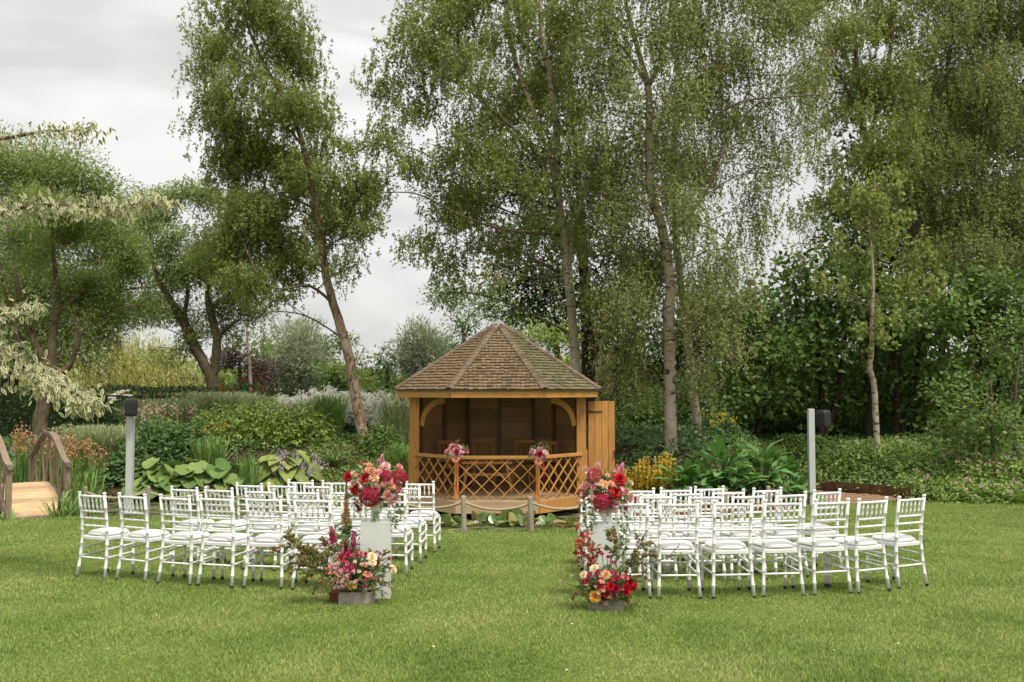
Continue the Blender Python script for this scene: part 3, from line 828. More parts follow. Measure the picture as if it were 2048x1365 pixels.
for x in (-BW, 0):
    mb = MB()
    P = [(x * 1 + (.0 if x == 0 else 0), s * BL, dzf(s) - .10) for s in np.linspace(0, 1, 15)]
    for a, b in zip(P[:-1], P[1:]): mb.beam(a, b, .05, .16)
    O('stringer', mb.mesh('stringer', M['greywoodx']), BR)
    def rz_(s):
        return .985 + .53 * float(sm(min(s, 1 - s) / .46)) ** .8
    mb = MB(); ss = np.linspace(-.04, 1.04, 27)
    for wid, th, dz_ in ((.115, .045, 0), (.075, .055, -.045)):
        V = []
        for s in ss:
            sc_ = min(max(s, 0), 1)
            for (xx, zz) in ((-wid / 2, -th / 2), (wid / 2, -th / 2), (wid / 2, th / 2), (-wid / 2, th / 2)):
                V.append((x + xx, s * BL, rz_(sc_) + zz + dz_))
        n4 = len(ss)
        F = [(0, 3, 2, 1), ((n4 - 1) * 4, (n4 - 1) * 4 + 1, (n4 - 1) * 4 + 2, (n4 - 1) * 4 + 3)]
        for i in range(n4 - 1):
            for q in range(4):
                q2 = (q + 1) % 4; F.append((i * 4 + q, i * 4 + q2, i * 4 + 4 + q2, i * 4 + 4 + q))
        mb.add(V, F)
    O('handrail', mb.mesh('handrail', M['greywoodx']), BR)
    for s in (0.0, 1.0):
        mb = MB(); mb.box((x, s * BL, (.93 - .15) / 2), (.10, .10, .93 + .15)); bev(O('end_post', mb.mesh('end_post', M['greywood']), BR), .006, 1)
    nbal = 5
    for i in range(nbal):
        sc_ = (i + .5) / nbal
        for sg in (-1, 1):
            sb, st_ = sc_ + sg * .085, sc_ + sg * .012
            mb = MB(); mb.beam((x, sb * BL, dzf(sb) - .12), (x + .0, st_ * BL, rz_(st_) - .07), .028, .055, up=(0, 1, 0))
            O('baluster', mb.mesh('baluster', M['greywood']), BR)

# ------------------------------------------------------------------ rope fence
posts = [(170, 1035), (294, 1034), (413, 1032), (516, 1035), (640, 1046), (788, 1057), (928, 1064), (1063, 1066), (1196, 1060), (1330, 1050), (1451, 1042), (1538, 1033)]
PW = [gl(*p) for p in posts] + [at(1591, 975, 22.4)]
PW[-1][2] = tz(PW[-1][0], PW[-1][1])
mb = MB(); mb.lathe([(.042, -.15), (.042, .55), (.036, .572), (.02, .582)], 10); pm = mb.mesh('rope_post', M['post'])
names = ['beside the footbridge', 'behind the outermost left chairs', 'third from the footbridge', 'fourth from the footbridge', 'fifth from the footbridge, behind the left chairs', 'just left of the gazebo, behind aisle chairs',
         'in front of the gazebo, the left one of two', 'in front of the gazebo, the right one of two', 'behind the right flower urn', 'behind the aisle end of the right chairs', 'by the glossy leaves behind the right chairs', 'left of the steel speaker pole on the right', 'at the far end of the right rope by the path']
for p, nme in zip(PW, names):
    o = O('rope_post', pm, None, (p[0], p[1], p[2] - .01), (random.uniform(-.03, .03), random.uniform(-.03, .03), random.random() * 6))
    tag(o, 'short weathered rope post ' + nme, 'post', 'rope fence posts along the pond')
def rope(a, b, sag):
    mb = MB(); n = 40; P = []
    for i in range(n + 1):
        t = i / n; p = a * (1 - t) + b * t; p = p.copy(); p[2] -= sag * 4 * t * (1 - t); P.append(p)
    P = np.array(P)
    ns = 170
    Q = np.array([[np.interp(i / ns, np.linspace(0, 1, n + 1), P[:, k]) for k in range(3)] for i in range(ns + 1)])
    T = np.gradient(Q, axis=0); T /= np.linalg.norm(T, axis=1)[:, None]
    S = np.cross(T, (0, 0, 1)); S /= np.linalg.norm(S, axis=1)[:, None]; U = np.cross(S, T)
    Lr = np.linalg.norm(b - a)
    for st in range(3):
        ph = np.linspace(0, 2 * np.pi * Lr / .075, ns + 1) + st * 2 * np.pi / 3
        C = Q + .0105 * (S * np.cos(ph)[:, None] + U * np.sin(ph)[:, None])
        mb.tube(C, .0115, 5)
    return mb.mesh('rope', M['cordrope'], True)
for i in range(len(PW) - 1):
    a, b = PW[i] + np.array([.0, 0, .47]), PW[i + 1] + np.array([0, 0, .47])
    o = O('rope', rope(a, b, .115 if i != 11 else .15))
    tag(o, 'sagging hemp rope between rope posts, ' + ['nearest the footbridge', 'second from the footbridge', 'third from the footbridge', 'fourth from the footbridge', 'fifth from the footbridge', 'at the left corner of the gazebo', 'across the front of the gazebo', 'at the right corner of the gazebo', 'behind the right flower urn', 'behind the right chairs near aisle', 'by the glossy leaves', 'reaching back to the path'][i], 'rope', 'ropes of the pond fence')

# ------------------------------------------------------------------ speakers on steel poles
def pole(base, h, label, w=.125):
    t = thing('speaker_pole', label, 'pole', base)
    mb = MB(); mb.box((0, 0, h / 2 - .1), (w, w, h + .2)); bev(O('shaft', mb.mesh('shaft', M['steel']), t), .008)
    mb = MB(); mb.box((0, 0, .03), (w * 2.2, w * 2.2, .025)); O('base_plate', mb.mesh('base_plate', M['steel']), t)
    mb = MB(); mb.box((0, 0, h + .006), (w * .96, w * .96, .012)); O('end_cap', mb.mesh('end_cap', M['steel']), t)
    return t
def speaker(loc, rz, label, w, h, d):
    t = thing('loudspeaker', label, 'loudspeaker', loc, rz)
    mb = MB()
    prof = [(-w * .42, -d / 2), (w * .42, -d / 2), (w / 2, -d * .3), (w / 2 * .8, d / 2), (-w / 2 * .8, d / 2), (-w / 2, -d * .3)]
    zz = [(0, .80), (.06, .95), (.15, 1), (.82, 1), (.93, .93), (1, .72)]
    V = [(x * s, y * s, z * h - h / 2) for z, s in zz for x, y in prof]
    F = [tuple(range(5, -1, -1)), tuple(range(30, 36))]
    for i in range(5):
        for k in range(6): F.append((i * 6 + k, i * 6 + (k + 1) % 6, i * 6 + 6 + (k + 1) % 6, i * 6 + 6 + k))
    mb.add(V, F); b = bev(O('cover', mb.mesh('cover', M['black']), t), .012, 3)
    mb = MB(); mb.box((0, -d / 2 - .004, -.02), (w * .62, .012, h * .62)); bev(O('grille', mb.mesh('grille', M['iron']), t), .01)
    mb = MB(); mb.box((0, d / 2 + .02, 0), (.07, .06, .14)); O('bracket', mb.mesh('bracket', M['iron']), t)
    return t
pb = gl(258, 1029); zt = at(258, 806, pb[1])[2]
pole(pb, zt - pb[2] - .02, 'pale steel speaker pole behind the left block of chairs')
q = at(263, 815, pb[1] - .19); speaker((q[0], q[1], q[2]), .15, 'black covered loudspeaker on top of the left steel pole', .235, .35, .2)
pr = at(1628, 1012, 21.6); pr[2] = -.94; zt = at(1620, 819, 21.6)[2]
pole((pr[0] - .04, pr[1], pr[2]), zt + .94, 'grey steel speaker pole beside the brown path on the right', .13)
q = at(1644, 838, 21.6); speaker((q[0] + .02, q[1] - .03, q[2]), -1.0, 'black loudspeaker bracketed to the right side of the right pole', .28, .38, .24)
# ------------------------------------------------------------------ white wedding chairs
def ringtube(P, r, joints, n=8):
    """turned rod along polyline P with bamboo-like rings at the fractions in joints"""
    P = np.asarray(P, float); seg = np.linalg.norm(np.diff(P, axis=0), axis=1); cum = np.concatenate([[0], np.cumsum(seg)]); Lt = cum[-1]
    ts = [0, Lt]; rad = {0: r[0], Lt: r[1]}
    for j in cum[1:-1]: ts.append(j); rad[j] = r[0] + (r[1] - r[0]) * j / Lt
    for f in joints:
        for off, k in ((-.009, 1.0), (-.004, 1.22), (.004, 1.22), (.009, 1.0)):
            t = f * Lt + off; ts.append(t); rad[t] = (r[0] + (r[1] - r[0]) * f) * k
    ts = sorted(set(ts))
    Q = np.array([[np.interp(t, cum, P[:, k]) for k in range(3)] for t in ts])
    mb = MB(); mb.tube(Q, [rad[t] for t in ts], n)
    return mb
CH = {}
def build_chair_meshes():
    for s, nme in ((-1, 'bl'), (1, 'br')):
        P = [(s * .200, -.238, .012), (s * .189, -.208, .2), (s * .179, -.190, .44), (s * .177, -.200, .62), (s * .179, -.245, .925)]
        mb = ringtube(P, (.0168, .0162), (.13, .27, .40, .56, .70, .84), 8)
        mb.lathe([(.011, 0), (.019, .006), (.021, .016), (.014, .026)], 8, (s * .179, -.245, .917))
        CH[nme] = mb.mesh('back_leg', M['white'], True)
        P = [(s * .188, .182, .012), (s * .186, .178, .42)]
        CH['f' + nme[1]] = ringtube(P, (.0150, .0182), (.25, .55, .82), 8).mesh('front_leg', M['white'], True)
        mb = MB(); mb.lathe([(.016, -.006), (.018, .0), (.018, .024), (.015, .028)], 8); CH['cap'] = mb.mesh('foot_cap', M['cap'])
    # seat frame: rounded trapezoid ring slab
    def outline(gf, n=8, dx=0):
        pts = []
        corners = [(-.198 - dx, .20 + dx), (.198 + dx, .20 + dx), (.183 + dx, -.205 - dx), (-.183 - dx, -.205 - dx)]
        return corners
    mb = MB()
    def rr(sx, r=.06, n=5):
        out = []
        C = [(-.200 + sx, .202 - sx, 180, 90), (.200 - sx, .202 - sx, 90, 0), (.186 - sx, -.205 + sx, 0, -90), (-.186 + sx, -.205 + sx, -90, -180)]
        for (x, y, a0, a1) in C:
            cx = x + r * (1 if x < 0 else -1); cy = y - r * (1 if y > 0 else -1)
            for k in range(n + 1):
                a = R(a0 + (a1 - a0) * k / n); out.append((cx + r * math.cos(a), cy + r * math.sin(a)))
        return out
    o1 = rr(0); o2 = rr(.008)
    n = len(o1)
    V = [(x, y, .418) for x, y in o2] + [(x, y, .424) for x, y in o1] + [(x, y, .452) for x, y in o1] + [(x, y, .459) for x, y in o2]
    F = [tuple(range(n)), tuple(range(4 * n - 1, 3 * n - 1, -1))]
    for i in range(3):
        for k in range(n): F.append((i * n + (k + 1) % n, i * n + k, i * n + n + k, i * n + n + (k + 1) % n))
    mb.add(V, F); CH['frame'] = mb.mesh('seat_frame', M['white'])
    # cushion: rounded pad with piping edge
    mb = MB(); rings = [(.86, .460), (.99, .467), (1.015, .476), (1.0, .486), (.97, .492), (.85, .506), (.6, .514), (.3, .517)]
    o3 = rr(.012, .13, 6); n = len(o3); V = []
    for s, z in rings: V += [(x * s, y * s, z) for x, y in o3]
    V.append((0, 0, .518)); F = [tuple(range(n))]
    for i in range(len(rings) - 1):
        for k in range(n): F.append((i * n + (k + 1) % n, i * n + k, i * n + n + k, i * n + n + (k + 1) % n))
    b = (len(rings) - 1) * n
    for k in range(n): F.append((b + (k + 1) % n, b + k, len(V) - 1))
    mb.add(V, F); CH['cushion'] = mb.mesh('seat_cushion', M['cushion'], True)
    def yb(z): return np.interp(z, [.44, .62, .925], [-.190, -.200, -.245])
    def xb(z): return np.interp(z, [.2, .44, .62, .925], [.189, .179, .177, .179])
    for nme, z, r in (('crest', .893, .0138), ('r1', .728, .0125), ('r2', .652, .0118), ('r3', .570, .0118)):
        CH[nme] = ringtube([(-xb(z), yb(z), z), (xb(z), yb(z), z)], (r, r), (.2, .5, .8), 6).mesh('crest_rail' if nme == 'crest' else 'back_rail', M['white'], True)
    for i in range(5):
        x = -.118 + i * .059
        CH['s%d' % i] = ringtube([(x, yb(.734), .734), (x * 1.0, yb(.888), .888)], (.0098, .0098), (.3, .68), 6).mesh('spindle', M['white'], True)
    k = 0
    for s in (-1, 1):
        for z in (.235, .325):
            CH['t%d' % k] = ringtube([(s * np.interp(z, [.2, .44], [.189, .179]), np.interp(z, [.2, .44], [-.208, -.190]), z), (s * .187, .18, z + .012)], (.0105, .0105), (.33, .66), 6).mesh('stretcher', M['white'], True); k += 1
    CH['t4'] = ringtube([(-.188, -.206, .225), (.188, -.206, .225)], (.0105, .0105), (.25, .75), 6).mesh('stretcher', M['white'], True)
    for z in (.28, .36):
        CH['t%d' % (5 if z < .3 else 6)] = ringtube([(-.187, .18, z), (.187, .18, z)], (.0105, .0105), (.25, .75), 6).mesh('stretcher', M['white'], True)
build_chair_meshes()
def place_chair(x, y, rz, label, group):
    t = thing('wedding_chair', label, 'chair', (x, y, float(lawn_z(x, y)) + .004), rz, group)
    O('seat_cushion', CH['cushion'], t, (0, 0, random.uniform(-.002, .003)), (0, 0, random.uniform(-.04, .04))); O('seat_frame', CH['frame'], t)
    for k, nme, fx, fy in (('bl', 'back_leg', -.200, -.238), ('br', 'back_leg', .2, -.238), ('fl', 'front_leg', -.188, .182), ('fr', 'front_leg', .188, .182)):
        lg = O(nme, CH[k], t); O('foot_cap', CH['cap'], lg, (fx, fy, .004))
    O('crest_rail', CH['crest'], t)
    for k in ('r1', 'r2', 'r3'): O('back_rail', CH[k], t)
    for i in range(5): O('spindle', CH['s%d' % i], t)
    for i in range(7): O('stretcher', CH['t%d' % i], t)
    return t
ORD = ['first', 'second', 'third', 'fourth', 'fifth', 'sixth', 'seventh']
ROWN = ['row nearest camera', 'second row from camera', 'third row from camera', 'row nearest gazebo']
left_rows = [
    ([(184, 1157), (263, 1163), (344, 1169.5), (430, 1174.5), (522, 1178.5), (622, 1181.5), (722, 1184)], [-24, -22, -19, -15, -10, -5, -3]),
    ([(364, 1130), (434, 1136), (515, 1142), (601, 1147), (688, 1150), (777, 1153)], [-20, -18, -14, -10, -6, -4]),
    ([(494, 1112), (561, 1117), (635, 1121), (722, 1125), (811, 1128)], [-17, -14, -10, -6, -3]),
    ([(601, 1098), (670, 1101), (752, 1104), (837, 1106)], [-12, -9, -5, -3]),
]
right_rows = [
    ([(1828, 1175), (1750, 1185), (1662, 1190), (1569, 1195), (1470, 1198), (1363, 1199.5), (1256, 1199)], [30, 24, 14, 8, 4, 1, 0]),
    ([(1657, 1146), (1583, 1157), (1503, 1162), (1411, 1165), (1318, 1167), (1224, 1168)], [22, 16, 11, 6, 2, 0]),
    ([(1535, 1138), (1456, 1145), (1373, 1149), (1294, 1151), (1206, 1152)], [15, 10, 6, 3, 0]),
    ([(1422, 1128), (1351, 1132), (1278, 1134), (1194, 1134)], [10, 6, 3, 0]),
]
for side, rows in (('left', left_rows), ('right', right_rows)):
    for ri, (pts, yaws) in enumerate(rows):
        n = len(pts)
        for i, ((px, py), yw) in enumerate(zip(pts, yaws)):
            g = gl(px, py)                         # ground midpoint of the rear feet
            a = R(yw + random.uniform(-3.5, 3.5)); g = g + np.array([random.uniform(-.02, .02), random.uniform(-.025, .025), 0])
            x = g[0] - math.sin(a) * .238; y = g[1] + math.cos(a) * .238
            if i == n - 1: where = 'at aisle end'
            elif i == 0: where = 'at outer end'
            else: where = ORD[i] + ' from outer end'
            place_chair(x, y, a, 'white wedding chair %s of %s, %s of aisle' % (where, ROWN[ri], side), 'white wedding chairs in curved rows')

# ------------------------------------------------------------------ flowers
def petal_grid(L_, W_, curl, base_r, lift, nseg=3):
    """petal quads: rows along length, 2 across"""
    rows = []
    for i in range(nseg + 1):
        t = i / nseg
        w = W_ * math.sin(math.pi * (.18 + .72 * t)) ** .8
        r = base_r + L_ * t * math.cos(lift + curl * t); z = L_ * t * math.sin(lift + curl * t)
        rows.append([(r, -w / 2, z + .12 * w), (r, 0, z), (r, w / 2, z + .12 * w)])
    return rows
def add_petal(mb, rows, az, zoff=0):
    V = [p for r in rows for p in r]; V = np.array(V)
    Rm = np.array(Matrix.Rotation(az, 3, 'Z')); V = V @ Rm.T; V[:, 2] += zoff
    F = []
    for i in range(len(rows) - 1):
        for k in range(2): F.append((i * 3 + k, i * 3 + k + 1, i * 3 + 4 + k, i * 3 + 3 + k))
    mb.add(V, F)
FM = {}
def fl_mat(name, col, v=.25):
    if name not in M: M[name] = mat_leaf(name, [tuple(c * (1 - v) for c in col), col, tuple(min(1, c * (1 + v)) for c in col)], trans=.18, rough=.6, spec=.2)
    return M[name]
FCOL = {'red': (.42, .010, .014), 'crimson': (.36, .012, .05), 'burgundy': (.20, .008, .03), 'pink': (.80, .38, .41), 'palepink': (.86, .60, .58), 'coral': (.84, .40, .27),
        'peach': (.86, .56, .34), 'apricot': (.78, .42, .10), 'cream': (.80, .68, .46), 'magenta': (.48, .03, .12), 'hotpink': (.62, .08, .16), 'mauvepink': (.62, .34, .40), 'ivory': (.76, .70, .58)}
def fmesh(kind, col):
    key = (kind, col)
    if key in FM: return FM[key]
    mat = fl_mat('petal_' + col, FCOL[col]); mb = MB(); rnd = random.Random(len(FM) + 3)
    if kind == 'rose':                         # unit radius ~1
        for lay, (nP, Lp, Wp, lift, curl, br) in enumerate([(3, .55, .5, 1.5, .15, .08), (5, .65, .65, 1.35, -.1, .16), (6, .78, .8, 1.1, -.35, .24), (7, .9, .9, .8, -.6, .3), (7, .95, .95, .42, -.6, .34)]):
            for k in range(nP): add_petal(mb, petal_grid(Lp, Wp, curl, br, lift), k * 2 * math.pi / nP + lay * .7 + rnd.uniform(-.15, .15), -.03 * lay)
    elif kind == 'dahlia':
        for lay in range(7):
            lift = 1.45 - lay * .26; nP = 6 + lay * 2
            for k in range(nP): add_petal(mb, petal_grid(.55 + .05 * lay, .28, .35, .12 + .03 * lay, lift, 2), k * 2 * math.pi / nP + lay * .37 + rnd.uniform(-.1, .1), .15)
    elif kind == 'hydrangea':
        for i in range(70):
            z = 1 - 1.45 * (i + .5) / 70; r = math.sqrt(max(0, 1 - z * z)); a = i * 2.39996
            d = Vector((r * math.cos(a), r * math.sin(a), z)); q = d.to_track_quat('Z', 'Y').to_matrix()
            rr = .86 + rnd.uniform(-.06, .06); tw = rnd.uniform(0, 1.5)
            for k in range(4):
                V = []
                for (rad, an) in ((.02, 0), (.16, -.55), (.27, 0), (.16, .55)):
                    V.append(Vector((rad * math.cos(an + tw + k * 1.571), rad * math.sin(an + tw + k * 1.571), .05 * (rad > .2) - .03 * (rad < .1) + rnd.uniform(-.02, .02))))
                mb.add([tuple(q @ v + d * rr) for v in V], [(0, 1, 2, 3)])
    elif kind == 'spray':                      # small ruffled bloom
        for lay, (nP, lift, br) in enumerate([(4, 1.35, .06), (5, .95, .16), (6, .45, .22)]):
            for k in range(nP): add_petal(mb, petal_grid(.75, .75, -.3, br, lift, 2), k * 2 * math.pi / nP + lay * .6 + rnd.uniform(-.2, .2))
    elif kind == 'snap':                       # snapdragon spike of unit length along z
        nf = 34
        for i in range(nf):
            t = i / nf; z = .05 + t * .9; s = .13 * (1 - t) ** .55 + .018; a = i * 2.2
            d = Vector((math.cos(a), math.sin(a), .35)).normalized(); q = d.to_track_quat('Z', 'Y').to_matrix()
            for k in range(5):
                an = k * 1.2566
                V = [Vector((0, 0, 0)), Vector((s * .55 * math.cos(an - .5), s * .55 * math.sin(an - .5), s * .7)), Vector((s * .85 * math.cos(an), s * .85 * math.sin(an), s * .8)), Vector((s * .55 * math.cos(an + .5), s * .55 * math.sin(an + .5), s * .7))]
                mb.add([tuple(q @ v + d * .03 + Vector((0, 0, z))) for v in V], [(0, 1, 2, 3)])
    elif kind == 'ball':                       # scabious / small pompon
        for i in range(46):
            z = 1 - 1.5 * (i + .5) / 46; r = math.sqrt(max(0, 1 - z * z)); a = i * 2.39996
            d = Vector((r * math.cos(a), r * math.sin(a), z)); q = d.to_track_quat('Z', 'Y').to_matrix()
            V = [Vector((-.17, 0, -.05)), Vector((0, -.17, .06)), Vector((.17, 0, -.05)), Vector((0, .17, .06))]
            mb.add([tuple(q @ v + d * .95) for v in V], [(0, 1, 2, 3)])
    FM[key] = mb.mesh('flower', mat)
    return FM[key]
def lv(p, a, nrm, L_, W_):
    a = a / (np.linalg.norm(a) + 1e-9); w = np.cross(nrm, a); w = w / (np.linalg.norm(w) + 1e-9)
    n = np.cross(a, w)
    return [p, p + a * L_ * .42 + w * W_ / 2 + n * W_ * .12, p + a * L_, p + a * L_ * .42 - w * W_ / 2 + n * W_ * .12]
def spray_mesh(key, mat, length=1.0, nl=40, LL=.07, LW=.035, side=4, droop=.5, seed=1):
    """leafy twig along +Z"""
    if key in FM: return FM[key]
    rg = np.random.default_rng(seed); Q = []
    P = np.array([[.06 * length * math.sin(2 * t + seed), .05 * length * math.sin(3 * t), length * t] for t in np.linspace(0, 1, 9)])
    mb = MB()
    twigs = [P]
    for k in range(side):
        i = int(2 + rg.integers(0, 5)); a = rg.uniform(0, 6.28); d = np.array([math.cos(a) * .7, math.sin(a) * .7, .8]); Lk = length * rg.uniform(.2, .42)
        twigs.append(np.array([P[i] + d * Lk * t + np.array([0, 0, -.15 * Lk * t * t]) for t in np.linspace(0, 1, 5)]))
    for tw in twigs:
        m = int(nl * len(tw) / 9)
        for i in range(m):
            t = rg.uniform(.12, 1) * (len(tw) - 1); j = min(int(t), len(tw) - 2); p = tw[j] + (tw[j + 1] - tw[j]) * (t - j)
            T = tw[j + 1] - tw[j]; T = T / np.linalg.norm(T); r = rg.normal(size=3); r -= T * r.dot(T); r /= np.linalg.norm(r)
            Q.append(lv(p, r + T * .7, rg.normal(size=3) + r * .1 + T, LL * rg.uniform(.6, 1.2), LW * rg.uniform(.6, 1.2)))
    me = mesh_arr('leaf_spray', np.array(Q).reshape(-1, 3), 4); me.materials.append(mat)
    tm = MB()
    for tw in twigs: tm.tube(tw, np.linspace(.0035, .0012, len(tw)), 4)
    FM[key] = (me, tm.mesh('twig', M['twig']))
    return FM[key]
def put_spray(parent, key, base, d, length, name='leaf_spray', **kw):
    me, tw = spray_mesh(key, **kw)
    e = track(d)
    o = O(name, me, parent, tuple(base), e, length); O('twig', tw, o)
    return o
def put_flower(parent, kind, col, loc, d, r, name=None):
    nm = {'rose': 'rose', 'dahlia': 'dahlia', 'hydrangea': 'hydrangea_head', 'spray': 'spray_rose', 'snap': 'snapdragon', 'ball': 'scabious'}[kind]
    e = track(d); e.rotate_axis('Z', random.uniform(0, 6.28))
    o = O(name or nm, fmesh(kind, col), parent, tuple(loc), e, r)
    return o
def arrangement(name, label, base, Yc, centre_px, flowers, parent_z, sprays=(), fills=(), front=.10):
    """flowers: (kind, colour, px, py, r_px); placed on a dome round centre_px at depth Yc"""
    t = thing(name, label, 'flower arrangement', base, 0, 'wedding flower arrangements')
    b = np.array(base); C = at(centre_px[0], centre_px[1], Yc); ppm = FPX / Yc
    Rd = centre_px[2] / ppm
    stems = MB()
    def locate(px, py, dep=None):
        p = at(px, py, Yc); dx, dz = p[0] - C[0], p[2] - C[2]
        q = (dx * dx + dz * dz) / (Rd * Rd)
        dy = -front * math.sqrt(max(0, 1 - q)) * 1.5 if dep is None else dep
        p = at(px, py, Yc + dy)
        d = np.array([dx * 1.0, -.22 - .1 * random.random(), dz + .10]); d /= np.linalg.norm(d)
        return p - b, d
    O0 = at(centre_px[0], centre_px[1] + centre_px[2] * .5, Yc) - b
    for f in flowers:
        kind, col, px, py, rp = f[:5]
        p, d = locate(px, py, f[5] if len(f) > 5 else None)
        if kind == 'snap':
            # px,py = tip, rp = length in px
            L_ = rp / ppm
            d2 = p - O0; d2 /= np.linalg.norm(d2)
            d2 = d2 * .5 + np.array([0, 0, .7]); d2 /= np.linalg.norm(d2)
            bs = p - d2 * L_
            put_flower(t, kind, col, bs, d2, L_); stems.tube([O0, (O0 + bs) / 2, bs, p - d2 * L_ * .05], .0035, 4)
        else:
            put_flower(t, kind, col, p - d * .01, d, rp / ppm); stems.tube([O0, p * .55 + O0 * .45 + np.array([0, 0, .01]), p], .003, 4)
    # small filler flowers and leaves round the dome
    for (kind, col, n, rp, spread) in fills:
        for _ in range(n):
            a = random.uniform(0, 6.28); q = math.sqrt(random.random()) * spread
            px, py = centre_px[0] + centre_px[2] * q * math.cos(a), centre_px[1] + centre_px[2] * q * math.sin(a) * (centre_px[3] if len(centre_px) > 3 else 1)
            p, d = locate(px, py)
            back = random.random() < .3
            if back: p[1] += front * 1.6
            put_flower(t, kind, col, p - d * .012, d, rp / ppm * random.uniform(.8, 1.2))
    for (key, px, py, lx, ly, dy, kw) in sprays:
        s0 = at(px, py, Yc) - b; s1 = at(lx, ly, Yc + dy) - b; d = s1 - s0; Ln = np.linalg.norm(d)
        put_spray(t, key, s0, d, Ln, **kw)
    # leaf mass inside the dome
    rg = np.random.default_rng(len(flowers)); Q = []
    for _ in range(900):
        v = rg.normal(size=3); v /= np.linalg.norm(v); rr = Rd * rg.uniform(.25, .95)
        p = C - b + v * rr * np.array([1, .7, centre_px[3] if len(centre_px) > 3 else 1])
        Q.append(lv(p, v + rg.normal(size=3) * .5, rg.normal(size=3), rg.uniform(.03, .065), rg.uniform(.018, .036)))
    me = mesh_arr('foliage', np.array(Q).reshape(-1, 3), 4); me.materials.append(M['greenspray']); O('foliage', me, t, kind='stuff')
    O('stems', stems.mesh('stems', M['stem']), t, kind='stuff')
    return t
SPR = dict(mat=M['sprayleaf'], nl=70, LL=.085, LW=.05, side=6, seed=4)
SPG = dict(mat=M['greenspray'], nl=60, LL=.075, LW=.04, side=5, seed=9)
SPB = dict(mat=M['sprayleaf'], nl=16, LL=.035, LW=.016, side=3, seed=12)
MPL = dict(mat=M['redmaple'], nl=18, LL=.20, LW=.09, side=3, seed=21)

def plinth(px0, px1, ytop, ybase_px, label, rz):
    g = gl((px0 + px1) / 2, ybase_px); ppm = FPX / g[1]; w = (px1 - px0) / ppm * .86
    zt = at(1024, ytop, g[1])[2]; h = zt - g[2]
    t = thing('acrylic_plinth', label, 'plinth', (g[0], g[1] + w / 2, g[2]), rz, 'clear acrylic plinths')
    th = .008
    for i in range(4):
        mb = MB(); mb.box((0, -w / 2 + th / 2, h / 2), (w - .001 - (0 if i % 2 else 2 * th), th, h - .001))
        O('side_panel', mb.mesh('side_panel', M['acrylic']), t, (0, 0, 0), (0, 0, i * math.pi / 2))
    mb = MB(); mb.box((0, 0, h + th / 2), (w, w, th)); O('top_panel', mb.mesh('top_panel', M['acrylic']), t)
    return np.array([g[0], g[1] + w / 2, zt + th]), w
def urn(p, h, r, label):
    t = thing('urn', label, 'urn', tuple(p), 0, 'white urns on the plinths')
    mb = MB(); mb.lathe([(.50 * r, 0), (.52 * r, .06 * h), (.30 * r, .14 * h), (.28 * r, .20 * h), (.62 * r, .34 * h), (.80 * r, .55 * h), (.86 * r, .78 * h), (1.0 * r, .95 * h), (1.02 * r, h), (.88 * r, h), (.74 * r, .8 * h)], 20, cap=False)
    mb.lathe([(.001, .5 * h), (.7 * r, .5 * h)], 20, cap=False)
    O('bowl', mb.mesh('bowl', M['urn'], True), t)
    return t
# left pair
pl, wl_ = plinth(712, 783, 1047, 1199, 'clear acrylic plinth on the left of the aisle carrying a flower urn', .10)
YL = pl[1]
ppmL = FPX / YL
uh = (1046 - 1006) / ppmL
urn(pl, uh, .072, 'white footed urn on the left acrylic plinth')
fl = [('rose', 'red', 695, 953, 10), ('rose', 'red', 730, 957, 11), ('rose', 'red', 707, 979, 9), ('hydrangea', 'burgundy', 739, 992, 23), ('hydrangea', 'crimson', 800, 955, 17), ('hydrangea', 'burgundy', 772, 951, 13),
      ('dahlia', 'pink', 752, 979, 9), ('dahlia', 'pink', 777, 960, 9), ('dahlia', 'pink', 775, 992, 10), ('dahlia', 'palepink', 772, 933, 9), ('dahlia', 'pink', 799, 934, 7), ('dahlia', 'pink', 798, 980, 8), ('rose', 'peach', 748, 952, 10), ('dahlia', 'peach', 744, 942, 8),
      ('spray', 'coral', 735, 940, 8), ('spray', 'coral', 785, 972, 9), ('spray', 'palepink', 726, 971, 11), ('spray', 'palepink', 718, 962, 8), ('spray', 'palepink', 704, 968, 9), ('spray', 'pink', 760, 943, 8), ('spray', 'coral', 768, 968, 8), ('spray', 'mauvepink', 790, 1000, 9), ('spray', 'palepink', 781, 1008, 7),
      ('snap', 'pink', 765, 905, 44, .05), ('snap', 'magenta', 723, 922, 40, .05), ('snap', 'pink', 757, 915, 40, .06), ('snap', 'palepink', 746, 930, 36, .03), ('snap', 'burgundy', 706, 1002, 26, -.02)]
arrangement('urn_flowers', 'red and pink bouquet filling the white urn on the left plinth', tuple(pl + np.array([0, 0, uh * .8])), YL, (750, 968, 58, .82), fl, 0,
            sprays=[('g1', 765, 1000, 785, 1062, -.08, SPG), ('g1', 760, 1010, 800, 1048, -.04, SPG), ('g2', 755, 1005, 740, 1056, -.10, dict(SPG, seed=31)), ('g1', 770, 1005, 808, 1030, .0, SPG), ('g2', 690, 1000, 705, 1080, .1, dict(SPG, seed=31)), ('g2', 712, 975, 690, 1000, 0, dict(SPG, seed=31))],
            fills=[('spray', 'palepink', 24, 5.5, 1.02), ('spray', 'peach', 10, 6, .95), ('spray', 'coral', 20, 5.5, .9), ('spray', 'hotpink', 10, 5, .8), ('spray', 'peach', 8, 5, .7), ('spray', 'burgundy', 6, 6, .8)], front=.10)
